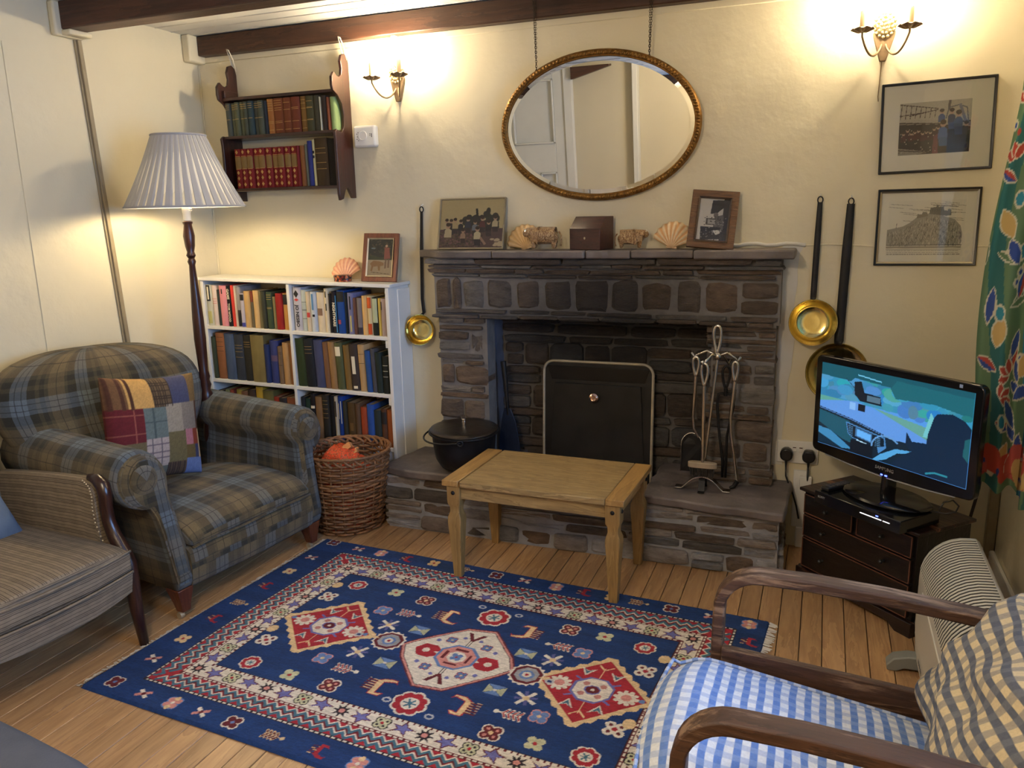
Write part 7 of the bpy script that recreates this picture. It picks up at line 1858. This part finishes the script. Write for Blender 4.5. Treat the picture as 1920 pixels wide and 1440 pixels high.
wbx = thing('wooden_box', 'dark mahogany slope-topped box with a keyhole in the middle of the mantelpiece', 'box', (-0.872, -0.072, 1.1845), (0, 0, R(-16)))
M_boxw = wood('dark_box_mahogany', C(78, 38, 28), C(38, 18, 14), 0, 0.35, 1.8, 0.0005, coat=0.2)
MB().prism([(-0.052, 0), (0.052, 0), (0.052, 0.128), (-0.006, 0.128), (-0.052, 0.082)], -0.070, 0.070, lambda a, b_, d: (d, a, b_)).build('box_body', M_boxw, wbx, bevel=0.0015)
MB().box((-0.0705, -0.0525, 0.0800), (0.0705, 0.0525, 0.0812)).build('lid_joint', M_dark, wbx)
MB().prism([(0.004 * math.cos(a), 0.005 * math.sin(a) + 0.045) for a in [2 * PI * k / 12 for k in range(12)]], -0.0532, -0.0515, lambda a, b_, d: (a, d, b_)).build('keyhole_plate', M_brassold, wbx)


def cow(name, label, loc, rz, s, head_turn):
    t = thing(name, label, 'figurine', loc, (0, 0, rz), 'cow figurines on the mantelpiece')
    m, nt, b = new_mat('shaggy_glaze_' + name); b.inputs['Roughness'].default_value = 0.35; b.inputs['Coat Weight'].default_value = 0.4
    tc = nt.nodes.new('ShaderNodeTexCoord'); mp = nt.nodes.new('ShaderNodeMapping'); mp.inputs['Scale'].default_value = (2.2, 1.6, 0.6); nt.links.new(tc.outputs['Object'], mp.inputs[0])
    n1 = nd(nt, 'ShaderNodeTexNoise', Scale=150.0, Detail=5.0, Distortion=1.5); nt.links.new(mp.outputs[0], n1.inputs['Vector'])
    nt.links.new(ramp(nt, n1.outputs[0], [(0.38, C(96, 60, 34)), (0.5, C(160, 118, 70)), (0.62, C(206, 176, 128))], False), b.inputs['Base Color']); bump(nt, b, n1.outputs[0], 0.004)
    # x forward
    V = [(0, 0, .58, .38), (.30, 0, .59, .36), (.54, 0, .62, .36), (.72, 0, .70, .25), (.84, head_turn * .10, .72, .20), (.95, head_turn * .22, .60, .11),
         (-.30, 0, .58, .37), (-.42, .0, .68, .17)]
    E = [(0, 1), (1, 2), (2, 3), (3, 4), (4, 5), (0, 6), (6, 7)]
    for x, y, par in ((.52, .13, 2), (.52, -.13, 2), (-.32, .13, 6), (-.32, -.13, 6)):
        i = len(V); V += [(x, y, .36, .14), (x + .02, y, .20, .10), (x, y, .05, .085)]; E += [(par, i), (i, i + 1), (i + 1, i + 2)]
    me = bpy.data.meshes.new('cow_body'); me.from_pydata([(a * s, b_ * s, c * s) for a, b_, c, r in V], E, [])
    me.materials.append(m)
    o = bpy.data.objects.new('cow_body', me); link(o, t)
    o.modifiers.new('skin', 'SKIN'); sl = me.skin_vertices[0].data
    for k, (_, _, _, r) in enumerate(V): sl[k].radius = (r * s, r * s)
    sl[0].use_root = True
    sub = o.modifiers.new('sub', 'SUBSURF'); sub.levels = 2; sub.render_levels = 2
    hx, hy, hz = .83 * s, head_turn * .10 * s, .80 * s
    M_horn = M_cream
    for sd in (-1, 1):
        MB().tube([(hx, hy + sd * .08 * s, hz + .02 * s), (hx + .02 * s, hy + sd * .22 * s, hz + .03 * s), (hx + .06 * s, hy + sd * .33 * s, hz + .12 * s)], [.026 * s, .018 * s, .005 * s], 8).build('horn', M_horn, t, smooth=180)
        MB().tube([(hx - .02 * s, hy + sd * .09 * s, hz - .05 * s), (hx - .03 * s, hy + sd * .22 * s, hz - .09 * s)], [.045 * s, .02 * s], 8, flat=(1, .5)).build('ear', m, t, smooth=180)
    MB().tube([(-.50 * s, 0, .74 * s), (-.60 * s, 0, .60 * s), (-.60 * s, 0, .30 * s), (-.57 * s, 0, .16 * s)], [.035 * s, .025 * s, .025 * s, .045 * s], 8).build('tail', m, t, smooth=180)
    for sd in (-1, 1): MB().lathe([(.001, -.02 * s), (.018 * s, 0), (.001, .02 * s)], 8, Matrix.Translation((.90 * s, head_turn * .14 * s + sd * .075 * s, .72 * s))).build('eye', M_black, t, smooth=180)
cow('cow_figurine', 'larger shaggy highland cow figurine in front of the tan shell, facing the ladle', (-1.048, -0.105, 1.184), R(186), 0.098, 0.9)
cow('cow_figurine', 'smaller shaggy highland cow figurine between the wooden box and the orange shell', (-0.722, -0.085, 1.184), R(14), 0.082, -0.6)

# ================================================================== CAST IRON POT
pt = thing('cauldron', 'large black iron lidded cooking pot with a bail handle on the left hearth block', 'pot', (-1.385, -0.238, 0.274), (0, 0, R(25)))
M_pot = mat('black_cast_iron', (0.016, 0.016, 0.018), 0.38, 0.35, var=0.4, vscale=18, bmp=0.0008, bscale=60)
MB().lathe([(0.02, 0.0), (0.075, 0.004), (0.105, 0.020), (0.122, 0.05), (0.130, 0.09), (0.136, 0.150), (0.140, 0.158), (0.150, 0.162), (0.150, 0.168), (0.138, 0.170), (0.132, 0.166)], 48, sx=1.0, sy=1.12).build('pot_body', M_pot, pt, smooth=50)
MB().lathe([(0.143, 0.168), (0.145, 0.171), (0.143, 0.176), (0.12, 0.181), (0.06, 0.188), (0.001, 0.190)], 48, sx=1.0, sy=1.12).build('pot_lid', mat('scratched_iron_lid', C(66, 58, 50), 0.38, 0.6, var=0.6, vscale=10, bmp=0.002, bscale=30), pt, smooth=60)
m_ = MB().box((-0.007, -0.030, 0.186), (0.007, -0.020, 0.215)).box((-0.007, 0.020, 0.186), (0.007, 0.030, 0.215)).box((-0.008, -0.034, 0.213), (0.008, 0.034, 0.224))
m_.build('lid_handle', M_steel, pt, bevel=0.003, seg=2)
P = [(-0.016 - 0.155 * math.sin(PI * k / 20) * 1.0, 0.172 * math.cos(PI * k / 20), 0.158 - 0.016 * math.sin(PI * k / 20)) for k in range(21)]
MB().tube(P, 0.0038, 8).build('bail_handle', M_iron, pt, smooth=180)
for s in (-1, 1): MB().tube([(-0.018 + 0.011 * math.cos(a), s * 0.172, 0.156 + 0.011 * math.sin(a)) for a in [2 * PI * k / 12 for k in range(12)]], 0.0042, 6, closed=True).build('handle_lug', M_iron, pt, smooth=180)

# ================================================================== HEARTH SHOVEL IN THE RECESS
sh = thing('hearth_shovel', 'black long-handled shovel leaning in the left corner of the fireplace opening', 'shovel', (-1.268, -0.02, 0.0))
MB().tube([(-0.018, 0.0, 0.700), (-0.010, 0.0, 0.62), (-0.004, 0.0, 0.52)], [0.0125, 0.0115, 0.008], 10).build('handle', M_dark, sh, smooth=60)
MB().tube([(-0.004, 0.0, 0.53), (0.0, 0.0, 0.46)], 0.008, 8).build('socket', M_iron, sh, smooth=60)
M_bluei = mat('blue_black_iron', C(38, 48, 70), 0.4, 0.3, var=0.4, vscale=14, bmp=0.002, bscale=30)
MB().prism([(-0.018, 0.49), (0.014, 0.49), (0.036, 0.43), (0.052, 0.33), (0.054, 0.278), (-0.046, 0.278), (-0.044, 0.34), (-0.032, 0.43)], -0.006, 0.0, lambda a, b_, d: (a, d + 0.0, b_)).build('blade', M_bluei, sh, bevel=0.002)

# ================================================================== FIRE SCREEN
fsr = thing('fire_screen', 'dark metal fire screen with a rounded brass rim and a small round knob', 'fire screen', (-0.880, 0.022, 0.166), (R(-3), 0, 0))
SWd, SHt = 0.480, 0.535
def rrect(w, h, r, n=8, close=True):
    P = [(-w / 2, 0.0)] + [(-w / 2 + r + r * math.cos(a), h - r + r * math.sin(a)) for a in [PI - PI / 2 * k / n for k in range(n + 1)]] + [(w / 2 - r + r * math.cos(a), h - r + r * math.sin(a)) for a in [PI / 2 - PI / 2 * k / n for k in range(n + 1)]] + [(w / 2, 0.0)]
    return P
MB().tube([(x, 0, z) for x, z in rrect(SWd, SHt, 0.045)], 0.0085, 8, flat=(1, 0.7)).build('brass_rim', mat('brushed_brass_rim', (0.74, 0.64, 0.46), 0.45, 0.35, var=0.3, vscale=14), fsr, smooth=60)
MB().prism(rrect(SWd - 0.008, SHt - 0.004, 0.042), 0.001, 0.006, lambda a, b_, d: (a, d, b_)).build('screen_panel', mat('smoked_black_metal', C(46, 44, 43), 0.42, 0.4, var=0.65, vscale=7, bmp=0.001, bscale=30), fsr)
MB().hexa([(-0.215, 0.0, 0.005), (0.215, 0.0, 0.005), (0.215, 0.002, 0.005), (-0.215, 0.002, 0.005), (-0.190, -0.012, 0.44), (0.190, -0.012, 0.44), (0.190, 0.002, 0.44), (-0.190, 0.002, 0.44)]).build('raised_panel', mat('dull_black_panel', C(40, 38, 37), 0.5, 0.3, var=0.6, vscale=9), fsr, bevel=0.003)
MB().hexa([(-0.205, 0.0, 0.455), (0.205, 0.0, 0.455), (0.205, 0.002, 0.455), (-0.205, 0.002, 0.455), (-0.225, -0.006, 0.515), (0.225, -0.006, 0.515), (0.225, 0.002, 0.515), (-0.225, 0.002, 0.515)]).build('hood', mat('black_hood', C(34, 33, 33), 0.35, 0.4, var=0.3), fsr, bevel=0.003)
MB().lathe([(0.009, 0), (0.009, 0.010), (0.019, 0.014), (0.020, 0.019), (0.012, 0.024), (0.009, 0.023), (0.001, 0.0235)], 24, Matrix.Translation((-0.008, -0.010, 0.385)) @ Euler((R(90), 0, 0)).to_matrix().to_4x4()).build('knob', mat('copper_knob', (0.8, 0.5, 0.36), 0.2, 1.0), fsr, smooth=40)

# ================================================================== FIRE TOOLS
TZ = 0.272; hub = Vector((-0.352, -0.195, 0.795))
ts = thing('fire_tool_stand', 'steel companion stand with arched foot on the right hearth block', 'tool stand', (0, 0, 0))
bp = Vector((-0.392, -0.215, TZ))
rows = []
for k in range(17):
    t = -1 + 2 * k / 16; x = bp.x + t * 0.104; z = TZ + 0.003 + 0.052 * max(0.0, 1 - (abs(t) / 0.72) ** 2) ** 1.0
    rows.append([(x, bp.y - 0.018, z), (x, bp.y + 0.018, z), (x, bp.y + 0.018, z + 0.006), (x, bp.y - 0.018, z + 0.006)])
MB().grid(rows, cv=True, capu=True).build('arched_foot', M_steel, ts, bevel=0.001)
rows = []
for k in range(17):
    t = -1 + 2 * k / 16; y = bp.y + t * 0.05; z = TZ + 0.003 + 0.050 * max(0.0, 1 - (abs(t) / 0.72) ** 2)
    rows.append([(bp.x - 0.012, y, z), (bp.x + 0.012, y, z), (bp.x + 0.012, y, z + 0.005), (bp.x - 0.012, y, z + 0.005)])
MB().grid(rows, cv=True, capu=True).build('arched_foot', M_iron, ts)
MB().tube([bp + Vector((0, 0, 0.055)), hub], 0.0055, 8).build('pole', M_steel, ts, smooth=60)
MB().lathe([(0.001, -0.016), (0.010, -0.012), (0.0155, 0), (0.010, 0.012), (0.001, 0.016)], 16, Matrix.Translation(hub)).build('hub_ball', M_steel, ts, smooth=180)
def loop(c, w, h, r, nm, parent, yaw=0.0, mt=None):
    P = []
    for k in range(21):
        a = -PI / 2 + 2 * PI * k / 20; xx = w * math.cos(a) * (0.35 + 0.65 * (0.5 + 0.5 * math.sin(a))); P.append(Vector((c[0] + xx * math.cos(yaw), c[1] + xx * math.sin(yaw), c[2] + h / 2 + h / 2 * math.sin(a))))
    return MB().tube(P[:-1], r, 7, closed=True).build(nm, mt or M_steel, parent, smooth=180)
loop((hub.x - 0.004, hub.y, hub.z + 0.010), 0.018, 0.105, 0.0065, 'loop_handle', ts)
hooks = [(-0.080, 0.020, -0.005), (0.065, 0.012, -0.012), (-0.040, -0.050, -0.020), (0.030, 0.055, -0.035)]
for dx, dy, dz_ in hooks:
    e = hub + Vector((dx, dy, dz_))
    MB().tube([hub, hub.lerp(e, 0.5) + Vector((0, 0, 0.020)), e + Vector((0, 0, 0.004)), e + Vector((dx * 0.10, dy * 0.1, -0.006)), e + Vector((dx * 0.25, dy * 0.2, 0.012))], [0.0062, 0.0056, 0.005, 0.005, 0.007], 8).build('hook', M_steel, ts, smooth=180)
# brush
br_ = thing('hearth_brush', 'hearth brush with a pale wooden head hanging at the front of the tool stand', 'brush', (0, 0, 0), (0, 0, 0), 'fire tools on the stand')
bt = hub + Vector((-0.040, -0.052, -0.105)); bb = Vector((-0.390, -0.250, 0.392))
loop(bt, 0.016, 0.085, 0.0058, 'loop_handle', br_); MB().tube([bt, bb], [0.0078, 0.0066], 8).build('shaft', M_steel, br_, smooth=60)
MB().prism([(0.054 * math.copysign(abs(math.cos(a)) ** .5, math.cos(a)), 0.016 * math.sin(a)) for a in [2 * PI * k / 24 for k in range(24)]], 0, 0.022, lambda a, b_, d: (bb.x + a, bb.y + b_, bb.z - 0.018 + d)).build('brush_head', mat('pale_wood_head', C(168, 150, 126), 0.5, var=0.3, vscale=20), br_, bevel=0.003, seg=2)
m_ = MB()
for k in range(90):
    x = rnd.uniform(-0.047, 0.047); y = rnd.uniform(-0.012, 0.012); dx = rnd.uniform(-0.006, 0.006); L = rnd.uniform(0.030, 0.040)
    m_.tube([(bb.x + x, bb.y + y, bb.z - 0.017), (bb.x + x * 0.9 + dx, bb.y + y + rnd.uniform(-.004, .004), bb.z - 0.018 - L)], [0.0022, 0.0008], 4)
o = m_.build('bristles', mat('dark_grey_bristle', C(54, 50, 48), 0.8), br_); o['kind'] = 'stuff'
# shovel
sv = thing('coal_shovel', 'steel coal shovel with rounded blade on the far left of the tool stand', 'shovel', (0, 0, 0), (0, 0, 0), 'fire tools on the stand')
s0 = hub + Vector((-0.082, 0.020, -0.085)); loop(s0, 0.015, 0.075, 0.0066, 'loop_handle', sv)
MB().tube([s0, Vector((-0.442, -0.165, 0.55)), Vector((-0.438, -0.160, 0.50)), Vector((-0.420, -0.155, 0.465))], [0.0078, 0.006, 0.006, 0.006], 8).build('shaft', M_steel, sv, smooth=60)
P = [(-0.040, 0.0), (0.040, 0.0), (0.040, 0.11)] + [(0.040 * math.cos(a), 0.11 + 0.045 * math.sin(a)) for a in [PI * k / 10 for k in range(1, 10)]] + [(-0.040, 0.11)]
MB().prism(P, -0.001, 0.002, lambda a, b_, d: (-0.445 + a, -0.150 + d + 0.010 * (a / 0.04) ** 2 * -1, 0.325 + b_)).build('blade', M_iron, sv)
MB().tube([(-0.445 + a, -0.153 - 0.010 * (a / 0.04) ** 2, 0.325 + b_) for a, b_ in [P[0]] + P[::-1][:-1]][:13], 0.0022, 6).build('blade_rim', M_steel, sv, smooth=180)
# poker
pk = thing('poker', 'steel poker with a bent tip on the right of the tool stand', 'poker', (0, 0, 0), (0, 0, 0), 'fire tools on the stand')
p0 = hub + Vector((0.063, 0.012, -0.095)); loop(p0, 0.013, 0.075, 0.0064, 'loop_handle', pk)
MB().tube([p0, (-0.300, -0.180, 0.56), (-0.297, -0.178, 0.50), (-0.270, -0.165, 0.315), (-0.268, -0.164, 0.300)], [0.0078, 0.0064, 0.0062, 0.0064, 0.007], 8).build('shaft', M_steel, pk, smooth=60)
MB().tube([(-0.268, -0.164, 0.303), (-0.280, -0.175, 0.284), (-0.292, -0.185, 0.281)], [0.010, 0.008, 0.006], 8).build('bent_tip', M_iron, pk, smooth=180)
# tongs
tg = thing('fire_tongs', 'black iron fire tongs hanging at the back of the tool stand', 'tongs', (0, 0, 0), (0, 0, 0), 'fire tools on the stand')
t0 = hub + Vector((0.028, 0.045, -0.130)); loop(t0, 0.019, 0.085, 0.0050, 'loop_handle', tg, 0.2, M_iron)
MB().tube([t0, t0 + Vector((0, 0, -0.03))], 0.008, 8).build('pivot', M_iron, tg, smooth=60)
for s in (-1, 1):
    q = t0 + Vector((0, 0, -0.02))
    MB().tube([q, q + Vector((s * 0.026, 0, -0.004)), q + Vector((s * 0.030, 0, -0.05)), q + Vector((s * 0.014 - 0.004, 0, -0.17)), q + Vector((s * 0.006 + 0.004, 0.0, -0.27)), q + Vector((s * 0.006 + 0.004, 0, -0.335))], [0.006, 0.006, 0.0058, 0.005, 0.006, 0.005], 8).build('tong_arm', M_iron, tg, smooth=180)

# ================================================================== WICKER LOG BASKET
bs = thing('wicker_basket', 'round brown willow basket of kindling between armchair and hearth', 'basket', (-1.895, -0.370, 0.0))
M_wick = wood('brown_willow', C(158, 112, 70), C(88, 56, 34), 0, 0.5, 3.0, 0.0008, obj_rand=0.30)
def brad(z): return 0.138 + 0.038 * (z / 0.35) ** 0.8
NS = 22
for k in range(NS):
    a = 2 * PI * k / NS; P = [((brad(z)) * math.cos(a) , (brad(z)) * math.sin(a), z) for z in (0.01, 0.10, 0.20, 0.30, 0.345)]
    P = [(x + 0.02 * z / 0.35, y - 0.015 * z / 0.35, z) for x, y, z in P]
    MB().tube(P, 0.0042, 6).build('willow_stake', M_wick, bs, smooth=180)
NR_ = 27
for r_ in range(NR_):
    z0 = 0.012 + 0.318 * r_ / (NR_ - 1); P = []; N_ = NS * 5
    ph = r_ * PI * 1.0; sl = 0.010
    start = rnd.uniform(0, 2 * PI)
    for k in range(N_):
        a = 2 * PI * k / N_
        z = z0 + 0.0045 * math.sin(a * NS / 2 + PI / 2 + ph) * 0.5 + 0.004 * math.sin(a + start) + rnd.uniform(-0.0008, 0.0008)
        r = brad(z) + 0.0068 * math.cos(a * NS / 2 + ph) + rnd.uniform(-0.0006, 0.0006)
        P.append((r * math.cos(a) + 0.02 * z / 0.35, r * math.sin(a) - 0.015 * z / 0.35, max(z, 0.007)))
    MB().tube(P, 0.0056 * rnd.uniform(0.88, 1.12), 6, closed=True).build('willow_rod', M_wick, bs, smooth=180)
# plaited rim: overlapping arched rods
NB = 26
for k in range(NB):
    a0 = 2 * PI * k / NB; P = []
    for j in range(13):
        t = j / 12; a = a0 + t * 2 * PI * 3.4 / NB
        r = brad(0.35) + 0.010 * math.sin(PI * (t * 1.5 - 0.25)) + (0.008 if t > 0.9 else 0)
        z = 0.338 + 0.024 * math.sin(PI * t) ** 0.8 - 0.004 * (t > .8) * 3
        P.append((r * math.cos(a) + 0.02, r * math.sin(a) - 0.015, z))
    MB().tube(P, [0.0062] * 10 + [0.0066, 0.0064, 0.0058], 7).build('rim_rod', M_wick, bs, smooth=180)
MB().lathe([(0.001, 0.006), (0.120, 0.006), (0.122, 0.010), (0.001, 0.012)], 24).build('basket_base', M_wick, bs)
kn = thing('kindling_bag', 'bright orange net bag of split kindling inside the wicker basket', 'bag', (-1.885, -0.380, 0.014))
m, nt, b = new_mat('orange_net'); b.inputs['Roughness'].default_value = 0.6; tc = nt.nodes.new('ShaderNodeTexCoord')
vo = nd(nt, 'ShaderNodeTexVoronoi', Scale=90.0); vo.feature = 'DISTANCE_TO_EDGE'; nt.links.new(tc.outputs['Object'], vo.inputs['Vector'])
n1 = nd(nt, 'ShaderNodeTexNoise', Scale=9.0, Detail=3.0); nt.links.new(tc.outputs['Object'], n1.inputs['Vector'])
k_ = vmath(nt, 'LESS_THAN', vo.outputs[0], 0.13)
nt.links.new(mixc(nt, k_, mixc(nt, n1.outputs[0], C(150, 60, 34), C(206, 110, 60)), C(232, 78, 36)), b.inputs['Base Color']); bump(nt, b, vo.outputs[0], 0.004)
rows = []
for i in range(20):
    z = 0.30 * i / 19; row = []
    for k in range(32):
        a = 2 * PI * k / 32; r = 0.106 * (1 - (max(0, i - 14) / 5.6) ** 2.2) ** 0.5 if i > 14 else 0.106
        q = noise.noise(Vector((math.cos(a) * 1.8, math.sin(a) * 1.8, z * 9)))
        row.append((r * math.cos(a) * (1 + 0.2 * q), r * math.sin(a) * (1 + 0.2 * q), z + (0.05 * (1 if -0.7 < math.sin(a - 2.2) else 0.2)) * (i / 19) ** 4 + 0.016 * q * (i / 19)))
    rows.append(row)
MB().grid(rows, cv=True, capu=True).build('net_bag', m, kn, smooth=180)
M_kw = wood('split_kindling', C(226, 170, 108), C(190, 120, 66), 0, 0.7, 2.0)
for p, q_, w in (((-0.07, -0.02, 0.285), (0.01, 0.03, 0.352), 0.034), ((-0.03, -0.05, 0.29), (0.06, 0.00, 0.340), 0.024), ((-0.06, 0.03, 0.30), (0.02, 0.07, 0.325), 0.012)):
    MB().tube([p, q_], w, 4, flat=(1, .5)).build('kindling_stick', M_kw, kn)
print('objects', len(bpy.data.objects))
